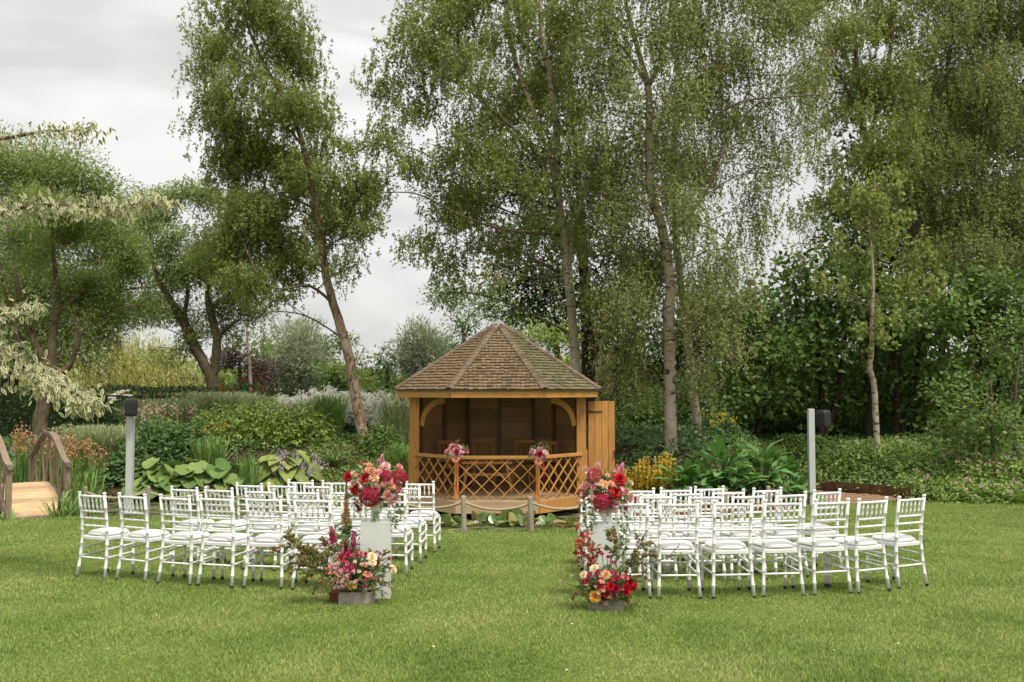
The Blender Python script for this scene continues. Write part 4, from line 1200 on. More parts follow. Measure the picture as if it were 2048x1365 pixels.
# tall orange tipped foxtail stalk beside the plinth
g = gl(690, 1196)
t = thing('foxtail_lily', 'tall buff orange foxtail lily stalk rising left of the left plinth', 'flower', (g[0], YL - .02, g[2]))
mb = MB(); zt = at(690, 958, YL)[2]; hh = zt - g[2]; mb.tube([(0, 0, .1), (-.01, 0, hh * .6), (-.0, 0, hh)], .005, 5); O('stalk', mb.mesh('stalk', M['stem']), t)
mb = MB(); Q = []; rg = np.random.default_rng(3)
for i in range(260):
    tt = rg.random(); z = hh * (.56 + .42 * tt); r = .050 * (1 - tt) ** .6 + .008; a = rg.uniform(0, 6.28); d = np.array([math.cos(a), math.sin(a), .4]); p = np.array([0, 0, z])
    Q.append(lv(p, d, np.array([0, 0, 1.]) + rg.normal(size=3) * .4, r * 1.05, .016))
me = mesh_arr('floret', np.array(Q).reshape(-1, 3), 4); me.materials.append(fl_mat('petal_foxtail', (.62, .36, .15))); O('florets', me, t, kind='stuff')
put_spray(t, 'g3', (0, 0, .25), (0.02, -.02, 1), hh * .42, **dict(SPG, nl=110, seed=44, LL=.10))
# trough and ground arrangement, left
def trough(px0, px1, ytop, ybase, label, mat, depth=.16, rz=0):
    g = gl((px0 + px1) / 2, ybase); ppm = FPX / g[1]; w = (px1 - px0) / ppm; h = (ybase - ytop) / ppm
    t = thing('stone_trough', label, 'trough', (g[0], g[1] + depth / 2, g[2] - .01), rz, 'grey stone troughs holding flowers')
    mb = MB()
    for s in (-1, 1):
        mb.box((0, s * (depth / 2 - .012), h / 2), (w, .024, h)); mb.box((s * (w / 2 - .012), 0, h / 2), (.024, depth - .049, h))
    mb.box((0, 0, .02), (w - .05, depth - .05, .03)); bev(O('basin', mb.mesh('basin', mat), t), .004, 1)
    mb = MB(); mb.box((0, 0, h - .025), (w - .052, depth - .052, .02)); O('soil', mb.mesh('soil', M['soil']), t)
    return np.array([g[0], g[1] + depth / 2, g[2] + h])
tl = trough(677, 745, 1184, 1209, 'grey stone trough of flowers in front of the left plinth', M['stone'])
g = gl(667, 1205); mb = MB(); mb.box((0, 0, .045), (.11, .2, .085)); o = bev(O('clay_brick', mb.mesh('clay_brick', M['brick']), None, (g[0], g[1] + .1, g[2]), (0, 0, .1)), .004, 1); tag(o, 'red clay brick lying against the left stone trough', 'brick')
YT = tl[1]
fl = [('rose', 'apricot', 696, 1169, 6), ('spray', 'apricot', 709, 1173, 6), ('spray', 'apricot', 701, 1176, 5), ('spray', 'magenta', 691, 1136, 7), ('spray', 'magenta', 704, 1134, 6), ('spray', 'magenta', 702, 1143, 5), ('rose', 'cream', 745, 1113, 9), ('rose', 'cream', 746, 1124, 7), ('rose', 'cream', 788, 1139, 8), ('spray', 'magenta', 779, 1117, 5), ('spray', 'magenta', 761, 1107, 4), ('spray', 'magenta', 729, 1173, 5),
      ('snap', 'burgundy', 758, 1112, 26), ('snap', 'magenta', 662, 1050, 40), ('snap', 'burgundy', 690, 1078, 40), ('snap', 'magenta', 707, 1060, 36), ('snap', 'burgundy', 682, 1098, 34), ('snap', 'magenta', 645, 1072, 22), ('snap', 'burgundy', 700, 1092, 30)]
for _ in range(56):
    a = random.uniform(0, 6.28); q = math.sqrt(random.random())
    fl.append(('spray', random.choice(['palepink', 'pink', 'palepink', 'pink', 'coral']), 672 + 32 * q * math.cos(a), 1152 + 26 * q * math.sin(a), random.uniform(3.6, 5.4)))
for _ in range(34):
    a = random.uniform(0, 6.28); q = math.sqrt(random.random())
    fl.append(('spray', random.choice(['coral', 'burgundy', 'palepink', 'hotpink', 'peach']), 722 + 46 * q * math.cos(a), 1142 + 26 * q * math.sin(a), random.uniform(3, 4.6)))
for _ in range(12):
    fl.append(('spray', random.choice(['magenta', 'burgundy', 'hotpink']), random.uniform(668, 735), random.uniform(1102, 1122), random.uniform(3.5, 5)))
arrangement('trough_flowers', 'low pink and crimson flower mound in the left stone trough', tuple(tl), YT, (712, 1148, 58, .72), fl, 0,
            sprays=[('s1', 680, 1150, 590, 1098, .0, dict(SPR)), ('s2', 680, 1155, 600, 1150, -.1, dict(SPR, seed=15)), ('s1', 690, 1130, 636, 1080, .0, SPR), ('s1', 720, 1130, 700, 1085, .0, SPR), ('s2', 755, 1140, 775, 1098, .0, dict(SPR, seed=15)), ('g1', 740, 1170, 770, 1192, -.12, SPG), ('g1', 690, 1170, 650, 1190, -.12, SPG), ('s1', 675, 1150, 562, 1076, -.1, SPR), ('s1', 670, 1150, 585, 1130, -.15, dict(SPR)), ('s2', 670, 1140, 610, 1095, .1, dict(SPR, seed=15)), ('s2', 665, 1160, 620, 1185, -.1, dict(SPR, seed=15)), ('s1', 740, 1160, 786, 1170, -.1, SPR), ('s2', 745, 1150, 782, 1130, -.05, dict(SPR, seed=15)), ('s2', 735, 1165, 752, 1188, -.14, dict(SPR, seed=15)), ('s1', 690, 1130, 655, 1068, .05, SPR), ('g1', 690, 1130, 690, 1068, .05, SPG), ('s1', 730, 1150, 745, 1100, 0, SPR)], front=.12)
# right pair
pr_, wr_ = plinth(1180, 1245, 1052, 1201, 'clear acrylic plinth on the right of the aisle carrying a flower urn', -.06)
YR = pr_[1]; ppmR = FPX / YR; uh = (1051 - 1012) / ppmR
urn(pr_, uh, .066, 'white footed urn on the right acrylic plinth')
fl = [('hydrangea', 'crimson', 1188, 951, 16), ('hydrangea', 'crimson', 1204, 1003, 19), ('hydrangea', 'burgundy', 1164, 986, 11), ('rose', 'red', 1240, 957, 12), ('rose', 'red', 1232, 983, 12), ('ball', 'mauvepink', 1170, 937, 7, -.1), ('ball', 'mauvepink', 1195, 929, 7, -.1),
      ('dahlia', 'pink', 1186, 975, 6), ('dahlia', 'pink', 1252, 984, 8), ('dahlia', 'pink', 1261, 999, 7), ('dahlia', 'pink', 1251, 1014, 9), ('dahlia', 'palepink', 1262, 966, 6), ('spray', 'peach', 1210, 971, 9), ('spray', 'coral', 1222, 967, 8), ('spray', 'palepink', 1183, 993, 7), ('spray', 'mauvepink', 1232, 1010, 10), ('spray', 'palepink', 1206, 1018, 7),
      ('snap', 'pink', 1246, 922, 44, .05), ('snap', 'pink', 1236, 926, 42, .0), ('snap', 'palepink', 1230, 938, 36, -.04), ('snap', 'coral', 1250, 935, 36, .02), ('snap', 'magenta', 1258, 985, 26, .02), ('dahlia', 'pink', 1170, 972, 9), ('dahlia', 'palepink', 1166, 978, 7), ('spray', 'palepink', 1277, 999, 6, .03), ('spray', 'peach', 1225, 984, 7)]
arrangement('urn_flowers', 'red and pink bouquet filling the white urn on the right plinth', tuple(pr_ + np.array([0, 0, uh * .8])), YR, (1212, 983, 52, .85), fl, 0,
            sprays=[('g1', 1195, 1005, 1165, 1050, -.08, SPG), ('g2', 1190, 1010, 1172, 1075, -.1, dict(SPG, seed=31)), ('g1', 1180, 995, 1155, 1020, 0, SPG), ('g1', 1225, 1005, 1245, 1090, -.1, SPG), ('g2', 1235, 1005, 1256, 1060, -.06, dict(SPG, seed=31))],
            fills=[('spray', 'palepink', 24, 5.5, 1.05), ('spray', 'peach', 9, 6, .95), ('spray', 'coral', 16, 5.5, .9), ('spray', 'hotpink', 9, 5, .8), ('spray', 'peach', 8, 5, .7), ('spray', 'mauvepink', 10, 5, .9)], front=.10)
tr = trough(1181, 1247, 1200, 1226, 'grey stone trough of flowers in front of the right plinth', M['stone'])
YT = tr[1]
fl = [('rose', 'apricot', 1189, 1195, 10), ('rose', 'red', 1262, 1164, 10), ('rose', 'red', 1268, 1171, 9), ('rose', 'red', 1222, 1173, 8), ('dahlia', 'red', 1252, 1180, 11), ('dahlia', 'crimson', 1233, 1176, 8), ('rose', 'cream', 1188, 1137, 8), ('rose', 'cream', 1166, 1149, 7), ('dahlia', 'peach', 1212, 1150, 9), ('spray', 'peach', 1204, 1162, 7), ('spray', 'magenta', 1204, 1107, 5), ('spray', 'magenta', 1216, 1113, 5), ('spray', 'magenta', 1222, 1112, 4), ('spray', 'magenta', 1225, 1124, 5), ('spray', 'magenta', 1195, 1142, 6), ('spray', 'magenta', 1180, 1149, 5), ('spray', 'burgundy', 1172, 1163, 6), ('spray', 'burgundy', 1235, 1156, 8), ('spray', 'magenta', 1202, 1156, 5), ('spray', 'coral', 1206, 1180, 6), ('spray', 'palepink', 1120, 1162, 4, -.05), ('spray', 'palepink', 1130, 1167, 3, -.05), ('spray', 'palepink', 1143, 1151, 3, -.05), ('spray', 'coral', 1212, 1207, 5), ('spray', 'peach', 1197, 1186, 5)]
for _ in range(46):
    a = random.uniform(0, 6.28); q = math.sqrt(random.random())
    fl.append(('spray', random.choice(['coral', 'burgundy', 'peach', 'hotpink', 'burgundy', 'magenta', 'red']), 1214 + 54 * q * math.cos(a), 1168 + 30 * q * math.sin(a), random.uniform(3, 5)))
arrangement('trough_flowers', 'low crimson and apricot flower mound in the right stone trough', tuple(tr), YT, (1212, 1172, 54, .72), fl, 0,
            sprays=[('s1', 1235, 1140, 1275, 1110, .0, dict(SPR)), ('s2', 1220, 1130, 1235, 1090, .0, dict(SPR, seed=15)), ('g1', 1200, 1190, 1172, 1212, -.12, SPG), ('s1', 1240, 1185, 1268, 1215, -.12, SPR), ('s1', 1190, 1150, 1172, 1080, .05, SPR), ('m1', 1185, 1150, 1150, 1062, -.05, MPL), ('m1', 1180, 1150, 1158, 1095, -.1, dict(MPL)), ('m2', 1190, 1150, 1195, 1090, .0, dict(MPL, seed=5)), ('s2', 1235, 1150, 1222, 1052, .1, dict(SPR, seed=15)), ('s1', 1245, 1150, 1290, 1075, .08, SPR), ('s2', 1245, 1150, 1310, 1100, 0, dict(SPR, seed=15)), ('b1', 1240, 1160, 1395, 1100, -.1, SPB), ('b1', 1240, 1150, 1345, 1010, 0, SPB), ('b2', 1240, 1150, 1440, 1104, .05, dict(SPB, seed=19)), ('s1', 1240, 1165, 1296, 1150, -.1, SPR), ('s2', 1235, 1180, 1262, 1205, -.12, dict(SPR, seed=15)), ('b2', 1190, 1165, 1118, 1160, -.1, dict(SPB, seed=19)), ('g1', 1225, 1160, 1245, 1075, .06, SPG), ('s2', 1185, 1170, 1140, 1195, -.1, dict(SPR, seed=15))], front=.12)
# two posies tied to the gazebo rail
def posy(px, py, label, seed):
    Yp = 18.72; b = at(px, py, Yp); random.seed(seed)
    t = thing('flower_posy', label, 'flower posy', tuple(b), 0, 'posies tied to the gazebo rail')
    ppm = FPX / Yp
    for i in range(26):
        a = random.uniform(0, 6.28); q = math.sqrt(random.random()); dx, dz = 20 * q * math.cos(a) / ppm, 13 * q * math.sin(a) / ppm
        d = np.array([dx * 3, -.3, dz * 3 + .1]); d /= np.linalg.norm(d)
        kind, col, r = random.choice([('spray', 'palepink', .036), ('rose', 'palepink', .05), ('spray', 'peach', .036), ('spray', 'ivory', .03), ('dahlia', 'mauvepink', .045), ('spray', 'hotpink', .03), ('dahlia', 'pink', .05)])
        put_flower(t, kind, col, (dx, -.04 - .07 * math.sqrt(max(0, 1 - q * q)), dz), d, r)
    put_flower(t, 'dahlia', 'crimson', (0.0, -.12, .0), (0, -1, .1), .055); put_flower(t, 'rose', 'coral', (-.02, -.1, -.14), (0, -1, -.1), .06)
    for k in range(5):
        a = random.uniform(0, 6.28); put_spray(t, 'g1', (0, -.03, 0), (math.cos(a), -.3, math.sin(a) * .8), .24, **SPG)
    for k in range(3):
        x0 = random.uniform(-.04, .06); mb = MB(); V = []; Ln = random.uniform(.45, .72)
        for i in range(9):
            s = i / 8; V += [(x0 + .03 * math.sin(4 * s + k) - .06 * s * (k % 2), -.05 - .01 * math.sin(6 * s + k), -.12 - Ln * s), (x0 + .011 + .03 * math.sin(4 * s + k + .4) - .06 * s * (k % 2), -.055 + .01 * math.cos(5 * s), -.12 - Ln * s)]
        mb.add(V, [(2 * i, 2 * i + 1, 2 * i + 3, 2 * i + 2) for i in range(8)])
        O('ribbon', mb.mesh('ribbon', M['ribbon']), t)
posy(914, 903, 'pink posy with red ribbons on the left post of the gazebo rail', 11)
posy(1079, 908, 'pink posy with red ribbons on the right post of the gazebo rail', 12)
random.seed(99)
# ------------------------------------------------------------------ trees
def unit(a): return a / (np.linalg.norm(a, axis=-1, keepdims=True) + 1e-9)
def leaf_quads(P, A, N_, L_, W_):
    """diamond leaves: P base, A axis, N_ rough normal; L_, W_ arrays"""
    A = unit(A); Wd = unit(np.cross(N_, A)); n = np.cross(A, Wd)
    L_ = np.asarray(L_)[:, None]; W_ = np.asarray(W_)[:, None]
    V = np.empty((len(P), 4, 3))
    V[:, 0] = P; V[:, 1] = P + A * L_ * .45 + Wd * W_ * .5 - n * W_ * .10
    V[:, 2] = P + A * L_; V[:, 3] = P + A * L_ * .45 - Wd * W_ * .5 - n * W_ * .10
    return V
def smooth_poly(P, k=4):
    P = np.asarray(P, float)
    if len(P) < 3: return np.array([P[0] + (P[-1] - P[0]) * t for t in np.linspace(0, 1, k + 1)])
    out = []
    n = len(P)
    for i in range(n - 1):
        p0, p1, p2, p3 = P[max(i - 1, 0)], P[i], P[i + 1], P[min(i + 2, n - 1)]
        for t in np.linspace(0, 1, k, endpoint=False):
            out.append(.5 * ((2 * p1) + (-p0 + p2) * t + (2 * p0 - 5 * p1 + 4 * p2 - p3) * t * t + (-p0 + 3 * p1 - 3 * p2 + p3) * t ** 3))
    out.append(P[-1])
    return np.array(out)
TOT = [0]
def tree(name, label, cat, Y, stems, blobs, bark, leaf, style='birch', LL=.075, LW=.055, cov=1.7, group=None, berries=None, seed=1, hang=(.35, 1.1), limbs=(), sub=7, depth=1.0, clump_r=.38, tw=True, per=130, yjit=1.0, lsz=1.0, hole=-.15, clear=0, gap=1.0, tri=True):
    rg = np.random.default_rng(seed); LL *= lsz; LW *= lsz
    base = at(stems[0][0][0], stems[0][0][1], stems[0][0][2] if len(stems[0][0]) > 3 else Y)
    base = np.array([base[0], base[1], min(base[2], tz(base[0], base[1])) - .05])
    t = thing(name, label, cat, tuple(base), 0, group)
    SW = []
    for s in stems:
        P = []; rr = []
        for q in s:
            if len(q) == 4: px, py, y, r = q
            else: px, py, r = q; y = Y
            P.append(at(px, py, y)); rr.append(r / FPX * y)
        SW.append((np.array(P), np.array(rr)))
    if SW[0][0][0][2] > base[2] + .05:
        P, rr = SW[0]; SW[0] = (np.vstack([[P[0][0] + .0, P[0][1], base[2]], P]), np.concatenate([[rr[0] * 1.12], rr]))
    mb = MB(); dense = []
    for i, (P, rr) in enumerate(SW):
        k = 5 if i == 0 else 4
        Ps = smooth_poly(P, k); rs = np.interp(np.linspace(0, 1, len(Ps)), np.linspace(0, 1, len(rr)), rr)
        mb.tube(Ps - base, rs, 14 if rs[0] > .06 else 8, jitter=.10 if rs[0] > .06 else 0)
        dense.append((Ps, rs))
    for lim in limbs:
        P = []; rr = []
        for q in lim:
            P.append(at(q[0], q[1], Y + (q[3] if len(q) > 3 else 0))); rr.append(q[2] / FPX * Y)
        Ps = smooth_poly(P, 4); rs = np.interp(np.linspace(0, 1, len(Ps)), np.linspace(0, 1, len(rr)), rr)
        lm = MB(); lm.tube(Ps - base, rs * .85, 7); O('limb', lm.mesh('limb', M['limbbark'], True), t); dense.append((Ps, rs))
    DP = np.concatenate([d[0] for d in dense]); DR = np.concatenate([d[1] for d in dense])
    tr = O('trunk', mb.mesh('trunk', bark, True), t)
    bm_ = MB(); leaves = []; tw_tri = []; ber = []
    for b in blobs:
        px, py, rx, ry = b[:4]; cf = b[4] if len(b) > 4 else 1.0
        yy = Y + rg.uniform(-yjit, yjit) + (b[5] if len(b) > 5 else 0)
        C = at(px, py, yy); ppm = FPX / yy
        Rx, Rz = rx / ppm, ry / ppm; Ry = max(Rx, Rz) * .8 * depth
        larea = LL * LW * .55 * ppm * ppm
        LLx = 1; nl = int(cov * gap * (2.25 if tri else 1.7) * cf * math.pi * rx * ry / larea)
        ncl = max(3, nl // per)
        v = rg.normal(size=(ncl * 4, 3)); v = unit(v) * (1.17 * rg.random((ncl * 4, 1)) ** (1 / 1.75) if style == 'birch' else rg.random((ncl * 4, 1)) ** (1 / 2.2))
        CC = C + v * np.array([Rx, Ry, Rz])
        q3 = CC * (2.9 if style != 'bush' else 2.5) * 25 / Y          # gaps between the leaf masses
        fld = np.sin(q3[:, 0] + seed) * np.cos(1.25 * q3[:, 2] + 1.7 * seed) + .6 * np.sin(.8 * q3[:, 1] + .9 * q3[:, 2] + seed) + .35 * np.sin(2.3 * q3[:, 0] - 1.6 * q3[:, 2])
        ok = np.where(fld > hole)[0]
        if len(ok) < 3: ok = np.arange(len(CC))
        ok = ok[:ncl]; ncl = len(ok); v = v[ok]; CC = CC[ok]
        # limb to the blob
        tgt = C + np.array([0, 0, -Rz * .3])
        d = DP - tgt; hz = np.linalg.norm(d[:, :2], axis=1)
        cost = np.linalg.norm(d, axis=1) + 1.5 * np.maximum(0, DP[:, 2] - (tgt[2] - .35 * hz))
        j = int(np.argmin(cost)); a = DP[j]; dist = np.linalg.norm(tgt - a)
        r0 = min(DR[j] * .5, .008 + .007 * dist); mid = (a + tgt) / 2 + np.array([rg.normal() * .08 * dist, rg.normal() * .08 * dist, .10 * dist])
        Lm = smooth_poly([a, mid, tgt, tgt + (tgt - mid) * .5 + np.array([0, 0, -.1 * dist])], 4)
        bm_.tube(Lm - base, np.linspace(r0, .006, len(Lm)), 6)
        for q in rg.choice(ncl, min(sub, ncl), replace=False):
            s = Lm[rg.integers(len(Lm) // 3, len(Lm))]; e_ = CC[q]; m_ = (s + e_) / 2 + rg.normal(size=3) * .12 + np.array([0, 0, .12])
            bm_.tube(smooth_poly([s, m_, e_], 3) - base, np.linspace(.011, .004, 7), 4, cap=False)
        if style == 'birch':
            ns = max(1, per // 12)
            S = np.repeat(CC, ns, axis=0) + unit(rg.normal(size=(ncl * ns, 3))) * rg.random((ncl * ns, 1)) ** .45 * 1.75 * clump_r * np.array([1, 1, .55])
            if clear:                            # keep part of the stem in view between the hanging sprays
                tp = np.stack([DP[:, 0], DP[:, 2] - CAMZ], -1) / DP[:, 1:2] * FPX; sp = np.stack([S[:, 0], S[:, 2] - CAMZ], -1) / S[:, 1:2] * FPX
                dd = np.min(np.linalg.norm(sp[:, None] - tp[None, :len(dense[0][0])], axis=2), axis=1)
                S = S[~((dd < clear) & (S[:, 1] < Y + .35) & (rg.random(len(S)) < .62))]
                sw0 = 0
            hl = rg.uniform(hang[0], hang[1], len(S)); m = 12; S[:, 2] += .5 * hl
            tt = rg.random((len(S), m)) ** .9
            sw = rg.normal(size=(len(S), 1, 3)) * .16 * np.array([1, 1, 0])
            P = S[:, None, :] + np.stack([np.zeros_like(tt), np.zeros_like(tt), -tt * hl[:, None]], -1) + sw * (tt[..., None]) ** 1.5 * hl[:, None, None]
            P = (P + rg.normal(size=P.shape) * .025).reshape(-1, 3)
            A = rg.normal(size=P.shape) + np.array([0, 0, -.9]); Nn = rg.normal(size=P.shape) + np.array([0, -.1, .75])
            n = len(P); leaves.append(leaf_quads(P - base, A, Nn, LL * rg.uniform(.7, 1.25, n), LW * rg.uniform(.7, 1.25, n)))
            if tw:
                k = rg.random(len(S)) < .6
                s0 = S[k]; s2 = s0 + sw[k, 0] * hl[k, None] + np.array([0, 0, -1]) * hl[k, None]; wv = unit(rg.normal(size=s0.shape)) * .0035
                tw_tri.append(np.stack([s0 - wv, s0 + wv, s2], 1) - base)
        elif style == 'willow':
            ns = max(1, per // 16)
            S = np.repeat(CC, ns, axis=0) + rg.normal(size=(ncl * ns, 3)) * clump_r
            hl = rg.uniform(hang[0], hang[1], len(S)); m = 16; tt = rg.random((len(S), m))
            P = (S[:, None, :] + np.stack([np.zeros_like(tt), np.zeros_like(tt), -tt * hl[:, None]], -1)).reshape(-1, 3) + rg.normal(size=(len(S) * m, 3)) * .04
            A = rg.normal(size=P.shape) * .5 + np.array([0, 0, -1.2]); Nn = rg.normal(size=P.shape) + np.array([0, -.3, .5])
            n = len(P); leaves.append(leaf_quads(P - base, A, Nn, LL * rg.uniform(.7, 1.3, n), LW * rg.uniform(.7, 1.3, n)))
        else:                                   # bushy clumps
            P = np.repeat(CC, per, axis=0); n = len(P)
            o_ = unit(rg.normal(size=(n, 3))) * (rg.random((n, 1)) ** .45) * 1.75 * clump_r * np.array([1, 1, .7]); P = P + o_
            cdir = np.repeat(unit(v + np.array([0, 0, .1])), per, axis=0)
            A = unit(o_) * .7 + cdir * .5 + rg.normal(size=P.shape) * .5 + np.array([0, 0, -.35 if style == 'bush' else .5])
            Nn = rg.normal(size=P.shape) * .6 + np.array([0, -.15, 1.0]) + cdir * .3
            if style == 'upright': Nn = rg.normal(size=P.shape)
            leaves.append(leaf_quads(P - base, A, Nn, LL * rg.uniform(.6, 1.3, n), LW * rg.uniform(.6, 1.3, n)))
        if berries and rg.random() < .75:
            for q in rg.choice(ncl, min(berries, ncl), replace=False): ber.append(CC[q] + rg.normal(size=(22, 3)) * .10 - base)
    V = np.concatenate(leaves); TOT[0] += (1 if tri else 2) * len(V)
    if tri:                                     # small far leaves: one pointed triangle each, as wide and as long
        T_ = np.empty((len(V), 3, 3)); T_[:, 0] = V[:, 0] * .55 + V[:, 1] * .9 - V[:, 2] * .45; T_[:, 1] = V[:, 0] * .55 + V[:, 3] * .9 - V[:, 2] * .45; T_[:, 2] = V[:, 2]
        me = mesh_arr('crown', T_.reshape(-1, 3), 3)
    else: me = mesh_arr('crown', V.reshape(-1, 3), 4)
    me.materials.append(leaf); cr = O('crown', me, t)
    O('branches', bm_.mesh('branches', bark if style not in ('birch',) else M['limbbark'], True), t, kind='stuff')
    if tw_tri:
        me = mesh_arr('twigs', np.concatenate(tw_tri).reshape(-1, 3), 3); me.materials.append(M['twig']); O('twigs', me, t, kind='stuff')
    if ber:
        P = np.concatenate(ber); n = len(P); rg2 = rg
        Q = leaf_quads(P, rg2.normal(size=P.shape), rg2.normal(size=P.shape), np.full(n, .05), np.full(n, .05)); me = mesh_arr('berries', Q.reshape(-1, 3), 4); me.materials.append(M['orangeberry']); O('berries', me, t, kind='stuff')
    return t

# T1: the leaning birch left of the gazebo
tree('birch_tree', 'leaning birch with flaking reddish trunk rising left of the gazebo', 'tree', 25,
     [[(731, 893, 12.5), (722, 850, 11), (713, 800, 10.8), (706, 760, 10.5), (695, 700, 10), (680, 650, 9.4), (664, 599, 8.6), (650, 540, 8), (642, 470, 7.2), (634, 420, 6.8), (616, 340, 6), (604, 285, 5.4), (585, 230, 4.6), (548, 165, 4.5), (520, 110, 3.5), (495, 50, 2.5), (482, -20, 1.5)]],
     [(505, 30, 105, 60), (430, 105, 60, 65), (560, 75, 75, 75), (600, 150, 50, 55, .8), (520, 195, 100, 65), (470, 255, 80, 60), (600, 225, 60, 60), (545, 310, 110, 70), (640, 335, 65, 55), (700, 345, 48, 55, .8), (725, 390, 40, 55, .75),
      (470, 330, 60, 60), (560, 400, 110, 65), (650, 430, 70, 55), (700, 460, 40, 45, .7), (490, 440, 80, 65), (450, 500, 70, 55), (570, 500, 90, 55), (690, 530, 36, 42, .55), (500, 560, 80, 45), (590, 560, 50, 36, .7), (640, 490, 40, 40, .6), (500, -30, 80, 40), (420, 190, 35, 50, .7), (640, 240, 35, 40, .6), (545, 615, 30, 30, .4), (510, 460, 60, 50), (720, 720, 22, 26, .45), (735, 760, 16, 22, .4)],
     M['oldbirch'], M['birchleaf'], 'birch', LL=.072, LW=.052, seed=11, hang=(.12, .45), clump_r=.27, cov=2.6, per=60, hole=-.35, clear=9,
     limbs=[[(668, 610, 4), (620, 572, 3, -.5), (560, 578, 2, -1), (520, 560, 1.2, -1)], [(640, 460, 3), (690, 440, 2, -.4), (715, 420, 1, -.6)], [(604, 290, 3), (560, 240, 2.5, -.4), (500, 190, 1.5, -.8)], [(634, 420, 3), (560, 390, 2, -.8), (500, 400, 1.2, -1)]])
# T2, T3 and others on the left
tree('ash_tree', 'forked tree with tan trunk behind the hedge, left of the leaning birch', 'tree', 35,
     [[(427, 790, 15), (424, 758, 12.5), (412, 735, 10), (388, 690, 11), (365, 640, 9), (340, 600, 7), (315, 555, 5), (300, 500, 3)], [(424, 759, 10), (432, 715, 9), (433, 670, 8), (422, 630, 8), (416, 580, 6), (425, 520, 4), (430, 460, 2)], [(433, 680, 5), (455, 655, 4), (480, 640, 2)], [(365, 640, 5), (375, 590, 4), (370, 530, 2)]],
     [(330, 460, 50, 70), (385, 420, 65, 55), (440, 490, 65, 70), (340, 550, 50, 45), (400, 540, 60, 60), (455, 590, 55, 50), (505, 640, 36, 34, .7), (320, 405, 40, 34), (310, 620, 40, 30, .8), (500, 560, 40, 40, .8), (470, 430, 50, 50), (360, 690, 34, 30, .6), (470, 670, 30, 24, .6), (385, 635, 50, 40, .8), (445, 645, 40, 36, .6), (325, 685, 36, 36, .8), (300, 640, 36, 40)],
     M['tanbark'], M['ashleaf'], 'bush', LL=.11, LW=.06, seed=12, clump_r=.30, cov=2.5, hole=-.2, per=80)
tree('garden_tree', 'multi stemmed tree with bare lower limbs behind the footbridge', 'tree', 26,
     [[(80, 846, 14), (86, 815, 13), (96, 775, 13), (104, 745, 12)], [(104, 750, 10), (104, 700, 9), (108, 650, 7.5), (117, 610, 6), (112, 560, 5), (106, 500, 4), (104, 430, 2)], [(104, 750, 10), (85, 715, 7), (66, 680, 6.5), (52, 640, 5.5), (40, 600, 5), (30, 540, 3)], [(66, 680, 5), (72, 650, 4), (68, 610, 3)], [(104, 752, 9), (128, 742, 7.5), (148, 712, 5), (152, 670, 4.5), (150, 640, 4), (135, 610, 3)], [(148, 712, 4), (160, 675, 3.5), (172, 630, 3)], [(115, 628, 4), (140, 605, 3), (158, 590, 2)], [(45, 700, 7), (30, 650, 6), (10, 570, 5), (-10, 500, 4)]],
     [(45, 480, 70, 60), (130, 470, 75, 60), (215, 490, 65, 65), (265, 560, 45, 55), (190, 570, 70, 50), (100, 560, 70, 40, .7), (15, 570, 50, 50, .7), (240, 620, 45, 35, .8), (300, 600, 26, 50, .6), (180, 640, 50, 26, .6), (70, 420, 60, 40), (170, 420, 60, 36), (60, 625, 70, 36, .6), (165, 625, 60, 40, .7), (15, 680, 50, 36, .5), (215, 670, 40, 30, .6), (240, 560, 50, 50, .8)],
     M['tanbark'], M['ashleaf'], 'bush', LL=.09, LW=.045, seed=13, clump_r=.25, cov=2.1, hole=-.2, per=70)
tree('dome_tree', 'broad rounded tree filling the left edge behind the multi stemmed tree', 'tree', 38,
     [[(20, 760, 16), (25, 700, 15), (40, 600, 12), (60, 480, 8), (80, 360, 4)], [(-60, 780, 12), (-50, 600, 9), (-30, 420, 4)]],
     [(70, 345, 100, 60), (10, 320, 70, 60), (140, 350, 75, 55), (195, 400, 55, 55), (60, 430, 100, 70), (160, 460, 80, 60), (240, 440, 36, 36), (230, 500, 60, 50), (20, 540, 90, 70), (120, 560, 90, 60), (40, 650, 70, 70), (140, 660, 70, 60), (200, 600, 60, 50), (285, 420, 26, 28, .8), (270, 500, 40, 40), (40, 700, 80, 34), (150, 700, 80, 34, .8), (235, 600, 50, 56), (300, 560, 30, 50, .7)],
     M['darkbark'], M['ashleaf'], 'bush', LL=.14, LW=.075, seed=14, clump_r=.55, cov=2.4, per=100, hole=-.9)
tree('weeping_willow', 'golden weeping willow behind the hedge on the left', 'tree', 46,
     [[(250, 790, 9), (248, 740, 8), (240, 700, 6), (235, 670, 4)]],
     [(240, 685, 60, 30), (190, 720, 45, 26), (300, 700, 50, 30), (250, 725, 90, 28), (340, 725, 40, 26), (150, 745, 40, 20), (370, 750, 36, 20, .8), (90, 765, 60, 14), (300, 745, 70, 22), (30, 770, 40, 14)],
     M['brownbark'], M['willowleaf'], 'willow', LL=.19, LW=.05, seed=15, hang=(.8, 2.2), clump_r=.45, cov=2.6, per=96)
tree('purple_shrub', 'dark purple leaved shrub above the hedge beside the forked tree', 'shrub', 41,
     [[(480, 795, 5), (480, 750, 4), (478, 720, 2)]], [(455, 735, 34, 34), (495, 745, 36, 34), (530, 750, 26, 30), (480, 715, 30, 20, .6)], M['brownbark'], M['purpleleaf'], 'bush', LL=.13, LW=.07, seed=16, clump_r=.35, cov=1.9)
tree('young_birch', 'thin young birch stem standing in the purple shrub', 'tree', 40, [[(501, 795, 4), (500, 740, 3.2), (496, 690, 2.4), (492, 640, 1.4)]], [(495, 680, 26, 40, .5), (525, 670, 24, 34, .3)], M['birchbark'], M['ashleaf'], 'birch', LL=.11, LW=.07, seed=17, hang=(.2, .7), cov=1.2)
